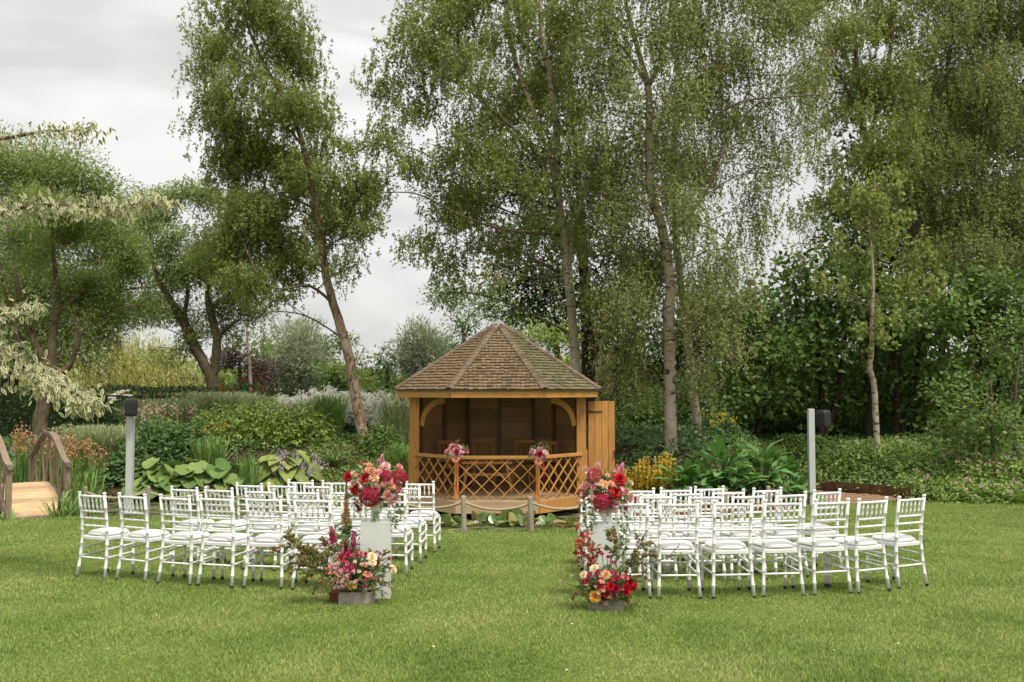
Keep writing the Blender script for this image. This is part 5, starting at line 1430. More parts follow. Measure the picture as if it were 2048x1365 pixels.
tree('silver_willow', 'round silver leaved willow left of the leaning trunk', 'tree', 44, [[(603, 800, 7), (602, 770, 6), (598, 730, 4)]],
     [(600, 712, 52, 54), (572, 730, 34, 40), (632, 725, 34, 46), (600, 675, 42, 32), (598, 760, 46, 22)], M['brownbark'], M['silverleaf'], 'upright', LL=.24, LW=.07, seed=18, clump_r=.42, cov=2.8, per=90, hole=-2)
tree('silver_willow', 'round silver leaved willow just left of the gazebo roof', 'tree', 45, [[(850, 800, 7), (848, 765, 6), (845, 720, 4)]],
     [(845, 705, 46, 44), (815, 725, 30, 36), (878, 720, 36, 46), (845, 675, 36, 28), (860, 760, 44, 22)], M['brownbark'], M['silverleaf'], 'upright', LL=.24, LW=.07, seed=19, clump_r=.42, cov=2.8, per=90, hole=-2)
tree('green_bush', 'rounded green bush behind the leaning birch trunk', 'shrub', 38, [[(690, 800, 5), (690, 770, 4), (688, 730, 2)]], [(668, 735, 26, 40), (695, 755, 34, 34), (680, 700, 20, 26, .7), (655, 775, 30, 18), (725, 770, 18, 20, .7)], M['brownbark'], M['bushleaf'], 'bush', LL=.15, LW=.09, seed=20, clump_r=.35, cov=2.0)
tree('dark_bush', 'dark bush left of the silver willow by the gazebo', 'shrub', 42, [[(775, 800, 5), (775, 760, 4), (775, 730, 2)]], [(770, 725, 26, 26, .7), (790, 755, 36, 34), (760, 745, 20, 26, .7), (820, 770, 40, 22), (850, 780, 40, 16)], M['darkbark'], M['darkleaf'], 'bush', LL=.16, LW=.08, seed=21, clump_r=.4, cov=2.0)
# trees behind the gazebo
tree('yellow_green_tree', 'bright yellow green tree behind the gazebo roof', 'tree', 40, [[(1120, 800, 8), (1118, 740, 7), (1112, 680, 5)]],
     [(1095, 690, 45, 50), (1140, 660, 45, 40), (1205, 640, 40, 40), (1190, 690, 36, 50), (1050, 660, 40, 30), (1110, 745, 60, 30), (1215, 740, 30, 40)], M['brownbark'], M['brightleaf'], 'bush', LL=.17, LW=.10, seed=22, clump_r=.5, cov=1.9)
tree('pale_tree', 'loose pale green tree above the left side of the gazebo roof', 'tree', 36, [[(935, 800, 6), (930, 720, 5), (925, 650, 3)]],
     [(905, 620, 34, 40, .8), (940, 650, 34, 40, .8), (985, 620, 40, 34), (1030, 610, 40, 34), (930, 700, 40, 34), (880, 590, 20, 20, .6), (1010, 585, 30, 20, .8)], M['brownbark'], M['bushleaf'], 'bush', LL=.13, LW=.08, seed=23, clump_r=.4, cov=1.7)
tree('copper_beech', 'brownish copper shrub right of the gazebo roof', 'shrub', 36, [[(1200, 850, 5), (1200, 800, 4), (1200, 740, 3)]], [(1195, 715, 26, 34, .9), (1205, 760, 26, 34, .9), (1180, 780, 20, 20)], M['brownbark'], mat_leaf('copper_leaf', [(.10, .07, .03), (.17, .11, .05), (.13, .14, .05)], trans=.25), 'bush', LL=.12, LW=.07, seed=24, clump_r=.35, cov=1.6)
for i, (x, y0, y1, lb) in enumerate([(1236, 700, 830, 'narrow dark conifer beside the gazebo door, the shorter left one'), (1254, 672, 840, 'narrow dark conifer right of the gazebo door, the taller one')]):
    tree('conifer', lb, 'tree', 31, [[(x, y1 + 20, 3), (x, (y0 + y1) / 2, 2), (x, y0, 1)]], [(x, y0 + (y1 - y0) * k, 5 + 9 * k, 18) for k in (.08, .25, .45, .65, .85)], M['darkbark'], M['conifer'], 'upright', LL=.12, LW=.03, seed=25 + i, clump_r=.10, cov=3.0, per=40, sub=2, yjit=.05)
tree('rowan_tree', 'dark leaved rowan with orange berries behind the central birch', 'tree', 29,
     [[(1177, 790, 14), (1176, 700, 13.5), (1172, 600, 12), (1165, 500, 9), (1158, 400, 7), (1150, 280, 5), (1140, 150, 3)]],
     [(930, 310, 46, 42), (915, 385, 50, 42), (1000, 270, 55, 50), (985, 410, 60, 50), (1050, 350, 70, 70), (1050, 430, 70, 50), (1065, 540, 60, 50), (1130, 575, 55, 45), (1225, 585, 60, 50), (1265, 500, 50, 60), (1245, 330, 50, 60), (1130, 330, 65, 70), (1285, 620, 45, 36), (1115, 70, 60, 60), (1290, 250, 50, 60), (1000, 540, 40, 32, .6), (1120, 200, 60, 60), (1200, 450, 60, 60), (1060, 200, 50, 50), (1030, 620, 36, 30, .7), (1220, 660, 40, 26), (1110, 640, 50, 30), (1195, 700, 30, 36, .8), (1080, 600, 50, 36)],
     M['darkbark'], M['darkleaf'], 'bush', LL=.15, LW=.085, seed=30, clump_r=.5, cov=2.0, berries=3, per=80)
# T4 central birch
tree('birch_tree', 'tall central birch with white trunk rising behind the gazebo', 'tree', 24.5,
     [[(1160, 850, 11), (1153, 748, 9.6), (1147, 670, 9.2), (1143, 625, 9), (1137, 562, 8.8), (1128, 469, 8.5), (1117, 398, 8), (1114, 281, 7), (1111, 234, 6.5), (1096, 145, 6), (1086, 84, 5), (1080, 0, 4), (1077, -60, 3)],
      [(1130, 480, 6), (1112, 380, 5), (1098, 310, 5), (1082, 270, 4.5), (1062, 210, 4.5), (1043, 160, 4), (1027, 103, 4), (1012, 28, 3), (1008, -40, 2)], [(1137, 560, 5), (1145, 470, 4.5), (1160, 420, 3), (1175, 340, 2)]],
     [(880, -30, 90, 50), (990, -40, 90, 50), (1090, -30, 70, 50), (1130, 40, 60, 60), (870, 50, 85, 60), (960, 30, 90, 60), (1060, 60, 80, 80), (800, 125, 42, 42, .8), (772, 175, 40, 45, .8), (870, 150, 60, 55), (955, 150, 75, 65), (1040, 200, 75, 65), (840, 215, 50, 45, .8), (758, 290, 32, 55, .8), (742, 365, 22, 60, .8), (740, 440, 18, 44, .5), (815, 330, 55, 36, .7), (790, 250, 40, 40, .7), (880, 350, 55, 40, .9), (955, 320, 75, 55), (1050, 330, 70, 55), (1130, 240, 60, 75), (900, 470, 65, 55), (960, 430, 75, 55), (1040, 470, 75, 55), (1110, 490, 70, 55), (880, 530, 40, 40, .8), (822, 500, 22, 40, .55), (990, 560, 50, 30, .5), (1140, 400, 60, 70), (1170, 560, 55, 55, .8), (1120, 130, 60, 80), (935, 245, 50, 40, .8), (900, 90, 70, 50), (905, 575, 22, 34, .5), (1190, 640, 30, 34, .5)],
     M['birchbark'], M['birchleaf'], 'birch', seed=31, cov=2.1, hang=(.15, .55), clump_r=.34, hole=-.05, clear=20,
     limbs=[[(1118, 553, 4), (1071, 556, 3, -.5), (1020, 544, 2.4, -1), (973, 520, 1.3, -1.3)], [(1118, 546, 4.5), (1071, 520, 3.2, -.6), (1001, 483, 2, -1)], [(1115, 400, 4), (1085, 340, 3.6, -.3), (1048, 277, 3.2, -.6), (945, 187, 2.2, -1), (880, 117, 1.4, -1)], [(1116, 420, 4), (1050, 395, 3.2, -.4), (987, 375, 2.8, -.8), (912, 347, 2.2, -1), (846, 305, 1.6, -1), (800, 293, 1, -1)], [(1120, 470, 4), (1010, 460, 3, -.4), (921, 431, 2.4, -.8), (837, 389, 1.6, -1), (765, 386, 1, -1)], [(1096, 150, 3.5), (1040, 80, 2.5, -.5), (1000, 50, 1.5, -.6)], [(1080, 330, 3.4), (1000, 240, 2.4, .4), (930, 170, 1.5, .5), (815, 140, 1, .3)]])
# T5 right birch
T5B = [(1220, -40, 80, 50), (1320, -40, 80, 50), (1420, -40, 90, 50), (1520, -30, 80, 50), (1540, 30, 60, 50, .8), (1210, 50, 80, 70), (1200, 160, 65, 80), (1195, 300, 60, 85), (1225, 410, 60, 70), (1255, 530, 60, 60), (1310, 70, 80, 70), (1390, 50, 85, 65), (1325, 190, 80, 75), (1410, 160, 80, 75), (1345, 310, 75, 75), (1300, 420, 60, 75), (1375, 420, 75, 65), (1440, 290, 70, 80, .85), (1520, 260, 60, 80, .55), (1520, 390, 60, 70, .5), (1325, 545, 65, 55), (1415, 530, 65, 55, .8), (1490, 480, 55, 55, .55), (1258, 650, 45, 55, .8), (1235, 720, 34, 55, .7), (1400, 630, 45, 60, .8), (1440, 700, 34, 55, .7), (1425, 770, 28, 34, .7), (1600, 180, 55, 90, .6), (1590, 50, 80, 65, .8), (1490, 110, 80, 75, .8), (1268, 770, 24, 40, .5), (1290, 740, 26, 46, .6), (1395, 770, 30, 50, .6), (1300, 600, 50, 40, .8), (1215, 640, 36, 40, .7), (1490, 600, 40, 50, .5), (1560, 330, 40, 70, .5)]
tree('birch_tree', 'large weeping birch with straight white trunk right of the gazebo', 'tree', 23.5,
     [[(1343, 910, 14.5), (1341, 860, 12.5), (1340, 800, 12), (1339, 700, 11.5), (1337, 640, 11), (1340, 571, 10), (1326, 466, 9.5), (1304, 390, 9), (1299, 351, 8.5), (1299, 220, 7.5), (1294, 167, 6.5), (1275, 97, 5), (1255, 22, 4), (1245, -30, 3)], [(1297, 175, 4.5), (1318, 130, 4), (1328, 95, 4), (1338, 40, 3), (1346, -30, 2)], [(1294, 172, 4), (1270, 130, 3.5), (1245, 95, 2.6), (1215, 60, 1.6)]],
     T5B, M['birchbark'], M['birchleaf2'], 'birch', seed=32, cov=1.95, hang=(.5, 1.3), hole=-.25, clear=20, clump_r=.34,
     limbs=[[(1318, 250, 3.6), (1376, 185, 2.6, -.6), (1420, 120, 1.4, -.8)], [(1340, 470, 3.6), (1406, 395, 3, -.5), (1450, 290, 1.8, -.8)], [(1345, 480, 2.2), (1385, 452, 2.6, -1), (1420, 457, 2, -1.4), (1450, 478, 1.5, -1.6), (1470, 500, .8, -1.6)], [(1400, 250, 1.5, -.5), (1480, 205, 2.4, -1), (1560, 195, 2, -1.2), (1640, 190, 1.2, -1.2)], [(1299, 240, 2.6), (1260, 225, 2, -.5), (1222, 222, 1.3, -.6)], [(1304, 385, 2.2), (1250, 388, 1.8, -.6), (1190, 390, 1.2, -.8), (1130, 388, .7, -.8)], [(1470, 260, 1, -1), (1520, 205, 2, -1.3), (1550, 245, 1.5, -1.4), (1545, 290, .9, -1.4)]])
tree('birch_tree', 'second white birch trunk close behind the straight birch on the right', 'tree', 26.5,
     [[(1396, 860, 8.5), (1388, 800, 9), (1381, 740, 9), (1376, 680, 9), (1367, 610, 8), (1358, 540, 7), (1350, 450, 6), (1345, 340, 5), (1350, 200, 3), (1360, 60, 2)]],
     [(1440, 620, 50, 50, .7), (1400, 560, 50, 50, .7), (1380, 350, 60, 60, .7), (1400, 220, 60, 60, .6), (1470, 690, 36, 50, .6), (1365, 690, 26, 34, .4)], M['birchbark'], M['birchleaf2'], 'birch', seed=33, cov=1.5, hang=(.5, 1.4))
# right hand birches high up
tree('birch_tree', 'tall birch at the upper right with dark forked trunk', 'tree', 30,
     [[(1742, 860, 12), (1742, 700, 11), (1740, 500, 10), (1738, 330, 9), (1732, 280, 8), (1722, 230, 6), (1715, 150, 5), (1708, 40, 3)], [(1735, 320, 6), (1752, 230, 5), (1772, 150, 4.5), (1785, 60, 4), (1780, -20, 3)], [(1732, 270, 4), (1690, 170, 3), (1640, 80, 2)]],
     [(1620, -30, 80, 50), (1720, -40, 80, 50), (1810, -40, 80, 50), (1680, 50, 80, 65), (1780, 40, 85, 65), (1700, 170, 80, 70), (1790, 165, 80, 75), (1660, 290, 50, 70, .6), (1750, 290, 80, 75), (1640, 400, 45, 60, .45), (1640, 170, 45, 70, .6), (1720, 400, 60, 60, .8), (1600, 470, 40, 60, .45)], M['brownbark'], M['birchleaf'], 'birch', LL=.085, LW=.062, seed=34, cov=2.2, hang=(.2, .7))
tree('birch_tree', 'spreading birch filling the top right corner', 'tree', 31.5,
     [[(1845, 860, 12), (1842, 700, 11), (1835, 560, 9.5), (1830, 430, 8.5), (1850, 340, 7), (1880, 230, 5), (1900, 100, 4), (1910, -20, 2)], [(1832, 440, 6), (1800, 340, 4), (1790, 260, 3)]],
     [(1880, -40, 80, 50), (1980, -40, 80, 50), (2060, -30, 70, 50), (1880, 50, 85, 65), (1975, 60, 85, 75), (2060, 60, 70, 70), (1890, 170, 80, 75), (1990, 190, 75, 85), (2060, 240, 60, 90), (1860, 300, 80, 80), (1960, 320, 80, 80), (2040, 400, 60, 80), (1890, 420, 75, 65), (1990, 450, 70, 70), (1820, 390, 60, 60), (1940, 520, 70, 50), (1870, 500, 60, 50), (2040, 500, 50, 60)], M['brownbark'], M['birchleaf2'], 'birch', LL=.082, LW=.06, seed=35, cov=2.5, hang=(.2, .8), hole=-.4)
tree('young_birch', 'slender young birch with bent pale stem on the right bank', 'tree', 25.5,
     [[(1758, 912, 6.5), (1753, 870, 5.8), (1750, 800, 5.8), (1747, 765, 5.6), (1739, 735, 5.4), (1743, 705, 5), (1744, 640, 4.2), (1746, 560, 3.4), (1742, 490, 2.4), (1738, 440, 1.2)]],
     [(1745, 650, 50, 40, .8), (1700, 590, 60, 50, .8), (1790, 570, 60, 60, .9), (1715, 490, 70, 60), (1805, 480, 65, 60), (1735, 410, 65, 50), (1775, 670, 40, 26, .6), (1850, 570, 50, 50, .8), (1660, 560, 40, 44, .6), (1780, 385, 50, 40)], M['birchbark'], M['birchleaf'], 'birch', LL=.13, LW=.09, seed=36, cov=1.5, hang=(.2, .6), clump_r=.28, clear=16, per=60, tri=False,
     limbs=[[(1748, 690, 2), (1765, 672, 1.4, -.2), (1775, 655, .8, -.3)], [(1739, 735, 2), (1725, 715, 1.5, -.2), (1712, 690, .8, -.3)]])
# dark broad leaved trees on the right
HZ = [('broad leaved hazel behind the glossy plants, nearest the white birch trunks', 1500, [(1480, 660, 50, 60), (1530, 620, 60, 50), (1500, 730, 70, 55), (1560, 700, 55, 55), (1480, 800, 60, 45), (1550, 790, 65, 50), (1440, 830, 40, 36), (1590, 560, 45, 45, .8)]),
      ('broad leaved hazel behind the right speaker pole', 1640, [(1620, 600, 60, 60), (1680, 560, 60, 50), (1640, 690, 70, 60), (1600, 770, 65, 55), (1690, 760, 65, 60), (1640, 840, 70, 40), (1660, 500, 45, 45, .8)]),
      ('broad leaved hazel behind the bent young birch', 1790, [(1740, 620, 60, 60), (1810, 640, 65, 60), (1770, 720, 70, 60), (1850, 740, 60, 60), (1760, 810, 70, 50), (1840, 820, 65, 45), (1870, 640, 60, 55)]),
      ('broad leaved hazel at the far right edge', 1960, [(1930, 620, 60, 55), (2000, 600, 60, 55), (1920, 720, 60, 55), (2010, 700, 60, 60), (1950, 560, 60, 40), (2050, 640, 50, 70)])]
for i, (lb, x, bl) in enumerate(HZ):
    tree('hazel_tree', lb, 'tree', 29 + .6 * (i % 2), [[(x, 885, 8), (x + 5, 780, 7), (x - 5, 660, 5), (x, 560, 3)], [(x + 6, 890, 6), (x + 40, 760, 5), (x + 50, 640, 3)]], bl, M['darkbark'], M['hazelleaf'], 'bush', LL=.17, LW=.13, seed=40 + i, clump_r=.42, cov=2.5, per=60, tri=False, lsz=1.1, hole=-1.0, group='broad leaved hazels on the right bank')
tree('elder_bush', 'bright green leafy climber mound at the right edge', 'shrub', 24.5, [[(1985, 940, 5), (1985, 860, 4), (1980, 760, 3)], [(2030, 940, 4), (2030, 800, 3), (2040, 700, 2)]],
     [(2000, 690, 50, 40, .8), (1960, 740, 45, 40, .8), (2020, 770, 45, 50), (1950, 810, 45, 45), (2010, 850, 50, 45), (1900, 850, 45, 36), (1960, 890, 55, 36), (2040, 900, 40, 50), (2050, 660, 30, 40), (1880, 790, 30, 34, .6)], M['brownbark'], M['bushleaf'], 'bush', LL=.11, LW=.08, seed=46, clump_r=.26, cov=1.4, per=60, tri=False, lsz=1.0)
# far backing trees, dark behind the right
BK = [(1880, [(1850, 300, 90, 80), (1960, 280, 90, 80), (1800, 400, 80, 70), (1900, 420, 90, 70), (2010, 420, 80, 80), (1830, 180, 70, 70), (1960, 150, 80, 70), (2050, 250, 60, 90)]), (1740, [(1720, 300, 50, 50, .7), (1700, 420, 55, 55, .8), (1760, 480, 60, 50), (1720, 190, 45, 50, .6)]), (1330, [(1300, 720, 60, 80), (1360, 760, 60, 70), (1310, 810, 70, 50), (1380, 680, 60, 60), (1270, 800, 40, 60)]), (1470, [(1440, 650, 70, 60), (1500, 720, 70, 70), (1450, 780, 80, 60), (1540, 660, 60, 60)]), (1630, [(1600, 680, 80, 70), (1660, 640, 70, 60), (1640, 780, 90, 60)]),
      (1790, [(1760, 560, 70, 60), (1800, 660, 80, 70), (1780, 780, 90, 60), (1700, 500, 50, 40)]), (1940, [(1920, 540, 80, 60), (1960, 640, 80, 70), (1940, 780, 90, 70), (1860, 460, 50, 40)]), (2080, [(2050, 540, 60, 80), (2060, 700, 80, 80), (2060, 820, 80, 60)])]
for i, (x, bl) in enumerate(BK):
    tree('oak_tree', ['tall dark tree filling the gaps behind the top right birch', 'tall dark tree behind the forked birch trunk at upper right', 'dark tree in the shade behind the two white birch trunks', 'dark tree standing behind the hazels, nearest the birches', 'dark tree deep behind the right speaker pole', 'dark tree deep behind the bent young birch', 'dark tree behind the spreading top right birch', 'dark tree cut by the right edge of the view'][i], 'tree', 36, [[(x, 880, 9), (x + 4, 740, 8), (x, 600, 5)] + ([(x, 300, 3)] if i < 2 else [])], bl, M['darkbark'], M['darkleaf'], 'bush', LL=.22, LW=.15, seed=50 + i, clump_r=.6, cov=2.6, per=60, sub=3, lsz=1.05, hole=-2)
for i, (x, y, rx, ry, Yk, lb) in enumerate([(1420, 800, 70, 60, 32, 'dark laurel under the trees, right of the two white birch trunks'), (1540, 830, 70, 50, 31.5, 'dark laurel under the trees, left of the right speaker pole'), (1660, 830, 70, 50, 31.5, 'dark laurel under the trees just right of the speaker pole'), (1810, 840, 80, 55, 31.5, 'dark laurel under the trees right of the bent young birch'), (1935, 840, 70, 55, 32, 'dark laurel under the trees near the right edge'), (1290, 830, 60, 50, 31, 'dark laurel left of the straight white birch trunk')]):
    tree('laurel_bush', lb, 'shrub', Yk, [[(x, 890, 4), (x, y + 10, 3), (x, y - 30, 2)]], [(x, y, rx, ry), (x + 25, y + 25, rx * .8, ry * .7), (x - 30, y - 20, rx * .7, ry * .7)], M['darkbark'], M['hazelleaf'], 'bush', LL=.15, LW=.075, seed=70 + i, clump_r=.35, cov=2.4, per=60, hole=-2, sub=4, lsz=1.1, group='dark laurels under the trees')
# variegated dogwood, its tiers reaching in from the left edge
def dogwood():
    t = thing('variegated_dogwood', 'cream variegated dogwood with tiered branches reaching in from the left', 'tree', (-7.6, 11.6, -.5))
    base = np.array([-7.6, 11.6, -.5])
    mb = MB(); mb.tube(np.array([[0, 0, -.1], [.02, 0, 1], [-.05, .05, 2.2], [.0, 0, 3.4], [0, 0, 4.6]]), [.11, .09, .07, .045, .02], 10); O('trunk', mb.mesh('trunk', M['darkbark'], True), t)
    Yd = 11
    br = [([(-60, 275), (0, 278), (60, 268), (110, 262), (150, 262), (195, 250)], 18, 380, 1.0), ([(-60, 430), (0, 425), (70, 412), (150, 412), (230, 415), (300, 402), (325, 400)], 25, 850, 1.25), ([(-60, 610), (0, 622), (40, 618), (75, 605)], 28, 110, 1.3), ([(-60, 690), (0, 705), (50, 735), (110, 765), (160, 795), (185, 810)], 38, 1050, 1.3), ([(-60, 560), (-10, 650), (20, 640)], 20, 40, 1.2)]
    # leaf mesh: spine vertices carry 0, margin vertices 1
    lv_ = np.array([(0, 0, 0), (.0, .24, .02), (0, .62, .015), (0, 1, -.06), (.14, .22, .0), (.19, .5, -.02), (.09, .82, -.05), (-.14, .22, 0), (-.19, .5, -.02), (-.09, .82, -.05)])
    lf = [(0, 4, 1), (1, 4, 5, 2), (2, 5, 6, 3), (0, 1, 7), (1, 2, 8, 7), (2, 3, 9, 8)]
    le = [.4, 0, 0, .9, 1, 1, 1, 1, 1, 1]
    me = bpy.data.meshes.new('leaf'); me.from_pydata(lv_.tolist(), [], lf); me.materials.append(M['varieg'])
    a = me.attributes.new('edge', 'FLOAT', 'POINT'); a.data.foreach_set('value', le)
    rg = np.random.default_rng(5); nobj = 0; SV, SF, SE = [], [], []; nv = 0; bm_ = MB()
    for path, thick, n, sc_ in br:
        P = smooth_poly([at(px, py, Yd + .25 * i * 0 + .3 * math.sin(i)) for i, (px, py) in enumerate(path)], 6)
        bm_.tube(np.vstack([[[0, 0, P[0][2] - base[2] - .25]], P - base]), np.linspace(.03, .006, len(P) + 1), 6)
        th = thick / FPX * Yd
        for i in range(n):
            s = rg.random() ** .9 * (len(P) - 1.01); j = int(s); p = P[j] + (P[j + 1] - P[j]) * (s - j)
            fade = 1 - .55 * (s / (len(P) - 1)) ** 2
            p = p + np.array([rg.normal() * .06, rg.normal() * .16, (rg.normal() * .5) * th * fade * (.55 + .75 * abs(math.sin(s * 1.1 + 2)))])
            d = np.array([rg.normal() * .5 + .2, rg.normal() * .45 - .15, -.7 + rg.normal() * .35]); d /= np.linalg.norm(d)
            q = Vector(d).to_track_quat('Y', 'Z') @ Quaternion((0, 1, 0), rg.normal() * .7)
            s_ = rg.uniform(.055, .10) * sc_
            if nobj < 300 and rg.random() < .25:
                O('leaf', me, t, tuple(p - base), q.to_euler(), s_); nobj += 1
            else:
                W_ = (lv_ * s_) @ np.array(q.to_matrix()).T + p - base
                SV.append(W_); SF += [tuple(k + nv for k in f) for f in lf]; SE += le; nv += len(lv_)
    m2 = bpy.data.meshes.new('leaves'); m2.from_pydata(np.concatenate(SV).tolist(), [], SF); m2.materials.append(M['varieg'])
    a = m2.attributes.new('edge', 'FLOAT', 'POINT'); a.data.foreach_set('value', SE); O('leaves', m2, t, kind='stuff')
    O('branches', bm_.mesh('branches', M['brownbark'], True), t, kind='stuff')
dogwood()
print('tree tris', TOT[0])
# ------------------------------------------------------------------ beds
def surf(px, py0, Y):
    """bed ground point under photo column px at depth Y"""
    x = at(px, py0, Y)[0]
    return np.array([x, Y, tz(x, Y)])
def hedge(name, label, x0, x1, Y, ztop, depth, seed, leaf, ywob=0):
    rg = np.random.default_rng(seed); cx = (x0 + x1) / 2; z0 = tz(cx, Y)
    t = thing(name, label, 'hedge', (cx, Y, z0))
    w = x1 - x0; h = ztop - z0
    mb = MB(); mb.box((0, 0, h * .46), (w * .985, depth * .72, h * .86)); O('core', mb.mesh('core', M['yewleaf']), t)
    n = int(w * (h * 2 + depth) * 330)
    u = rg.random(n); P = np.empty((n, 3)); P[:, 0] = (rg.random(n) - .5) * w
    top = u < .4
    P[:, 1] = np.where(top, (rg.random(n) - .5) * depth, -depth / 2 + rg.normal(size=n) * .06 + .03)
    P[:, 2] = np.where(top, h + rg.normal(size=n) * .05 + .03 * np.sin(3 * P[:, 0]), rg.random(n) * h)
    A = rg.normal(size=P.shape) + np.array([0, -.5, .4]); Q = leaf_quads(P, A, rg.normal(size=P.shape), .10 * rg.uniform(.6, 1.3, n), .045 * rg.uniform(.6, 1.3, n))
    me = mesh_arr('foliage', Q.reshape(-1, 3), 4); me.materials.append(leaf); O('foliage', me, t)
hedge('yew_hedge', 'dark clipped yew hedge behind the left flower bed', -17, -9.2, 32, at(100, 780, 32)[2], 1.2, 1, M['yewleaf'])
hedge('yew_hedge', 'lower yew hedge behind the ornamental grasses', -9.1, -6.6, 33, at(480, 772, 33)[2], 1.2, 2, M['yewleaf'])
def dome_plant(name, label, cat, px, Y, rx, ry, h, n, LL, LW, leaf, style='dome', seed=1, flower=None, fl_mat_=None, fl_n=0, fl_s=.03, group=None, up=.6, stems=14, droop=-.2, zoff=0):
    rg = np.random.default_rng(seed); b = surf(px, 860, Y); b[2] += zoff
    t = thing(name, label, cat, tuple(b), 0, group)
    v = rg.normal(size=(n, 3)); v[:, 2] = np.abs(v[:, 2]); v = unit(v) * (rg.random((n, 1)) ** (1 / 4.0))
    lump = 1 + .13 * np.sin(5 * v[:, :1] * 3 + seed) * np.cos(4 * v[:, 1:2] * 3 + 1) + .10 * np.sin(11 * v[:, :1] + 7 * v[:, 2:3])
    P = v * np.array([rx, ry, h]) * lump
    P[:, 2] += (terr(b[0] + P[:, 0], b[1] + P[:, 1]) - b[2]) * .8
    A = v * np.array([1, 1, .4]) + rg.normal(size=P.shape) * .55 + np.array([0, 0, droop]); Nn = rg.normal(size=P.shape) * .5 + np.array([0, -.1, up]) + v * .5
    Q = leaf_quads(P, A, Nn, LL * rg.uniform(.6, 1.25, n), LW * rg.uniform(.6, 1.25, n)); TOT[0] += 2 * n
    me = mesh_arr('foliage', Q.reshape(-1, 3), 4); me.materials.append(leaf); O('foliage', me, t)
    mb = MB()
    for k in range(stems):
        q = P[rg.integers(n)]; mb.tube([(q[0] * .25, q[1] * .25, -.05), (q[0] * .7, q[1] * .7, q[2] * .5), tuple(q)], [.008, .006, .003], 4, cap=False)
    O('stems', mb.mesh('stems', M['stem']), t)
    if fl_n:
        k = np.argsort(-(P[:, 2] - .4 * P[:, 1]))[:max(min(fl_n * 4, int(n * .45)), fl_n)]; k = rg.choice(k, fl_n, replace=False); F = []
        for q in P[k]:
            m = 9; c = q + np.array([0, 0, .04]); pts = c + rg.normal(size=(m, 3)) * fl_s * np.array([1, 1, .6])
            F.append(leaf_quads(pts, rg.normal(size=(m, 3)), rg.normal(size=(m, 3)) * .6 + np.array([0, -.8, .8]), np.full(m, fl_s * .9), np.full(m, fl_s * .8)))
        F = np.concatenate(F); me = mesh_arr('flowers', F.reshape(-1, 3), 4); me.materials.append(fl_mat_); O('flowers', me, t, kind='stuff')
    return t
def blade_clump(name, label, cat, px, Y, rad, h, n, mat, wid=.012, arch=.6, seed=1, heads=0, head_mat=None, head_s=.05, group=None, head_h=1.1, spread=None):
    rg = np.random.default_rng(seed); b = surf(px, 860, Y)
    t = thing(name, label, cat, tuple(b), 0, group)
    a = rg.uniform(0, 2 * np.pi, n); r0 = rad * .5 * np.sqrt(rg.random(n)); hh = h * rg.uniform(.6, 1.05, n); out = arch * h * rg.uniform(.15, 1.0, n) * (.4 + r0 / rad)
    d = np.stack([np.cos(a), np.sin(a), 0 * a], -1); o = d * r0[:, None]; o2 = rg.uniform(0, 6.28, n); o = np.stack([r0 * np.cos(o2), r0 * np.sin(o2), -.04 + 0 * a], -1)
    side = np.stack([-np.sin(a + .5), np.cos(a + .5), 0 * a], -1) * wid / 2 * rg.uniform(.7, 1.3, n)[:, None]
    up = np.array([0, 0, 1.0])
    p0 = o; p1 = o + d * (out * .25)[:, None] + up * (hh * .55)[:, None]; p2 = o + d * (out * .7)[:, None] + up * (hh * .92)[:, None]; p3 = o + d * out[:, None] * 1.15 + up * (hh * (1.0 - .25 * arch * rg.random(n)))[:, None]
    Q = [np.stack([p0 - side * .8, p0 + side * .8, p1 + side, p1 - side], 1), np.stack([p1 - side, p1 + side, p2 + side * .8, p2 - side * .8], 1), np.stack([p2 - side * .8, p2 + side * .8, p3 + side * .1, p3 - side * .1], 1)]
    # one blade = three joined quads so that it keeps one colour
    V = np.stack([p0 - side * .8, p0 + side * .8, p1 - side, p1 + side, p2 - side * .8, p2 + side * .8, p3 - side * .1, p3 + side * .1], 1).reshape(-1, 3)
    F = (np.arange(n)[:, None, None] * 8 + np.array([[0, 1, 3, 2], [2, 3, 5, 4], [4, 5, 7, 6]])[None]).reshape(-1, 4)
    me = bpy.data.meshes.new('blades'); me.vertices.add(len(V)); me.vertices.foreach_set('co', V.astype(np.float32).ravel()); me.loops.add(F.size); me.loops.foreach_set('vertex_index', F.astype(np.int32).ravel()); me.polygons.add(len(F)); me.polygons.foreach_set('loop_start', np.arange(0, F.size, 4, dtype=np.int32)); me.update(calc_edges=True)
    me.materials.append(mat); O('blades', me, t); TOT[0] += 6 * n
    if heads:
        F_ = []; st = MB()
        for k in range(heads):
            a_ = rg.uniform(0, 6.28); r_ = rad * rg.random(); hz = h * head_h * rg.uniform(.8, 1.1); c = np.array([r_ * math.cos(a_), r_ * math.sin(a_), hz]); m = 26
            st.tube([(c[0] * .4, c[1] * .4, 0), (c[0] * .7, c[1] * .7, hz * .6), tuple(c)], .004, 4, cap=False)
            pts = c + rg.normal(size=(m, 3)) * head_s * np.array([.5, .5, 1.2])
            F_.append(leaf_quads(pts, rg.normal(size=(m, 3)) + np.array([0, 0, .4]), rg.normal(size=(m, 3)), np.full(m, head_s * .6), np.full(m, head_s * .4)))
        F_ = np.concatenate(F_); me = mesh_arr('flower_heads', F_.reshape(-1, 3), 4); me.materials.append(head_mat); O('flower_heads', me, t, kind='stuff'); O('flower_stems', st.mesh('flower_stems', M['stem']), t, kind='stuff')
    return t
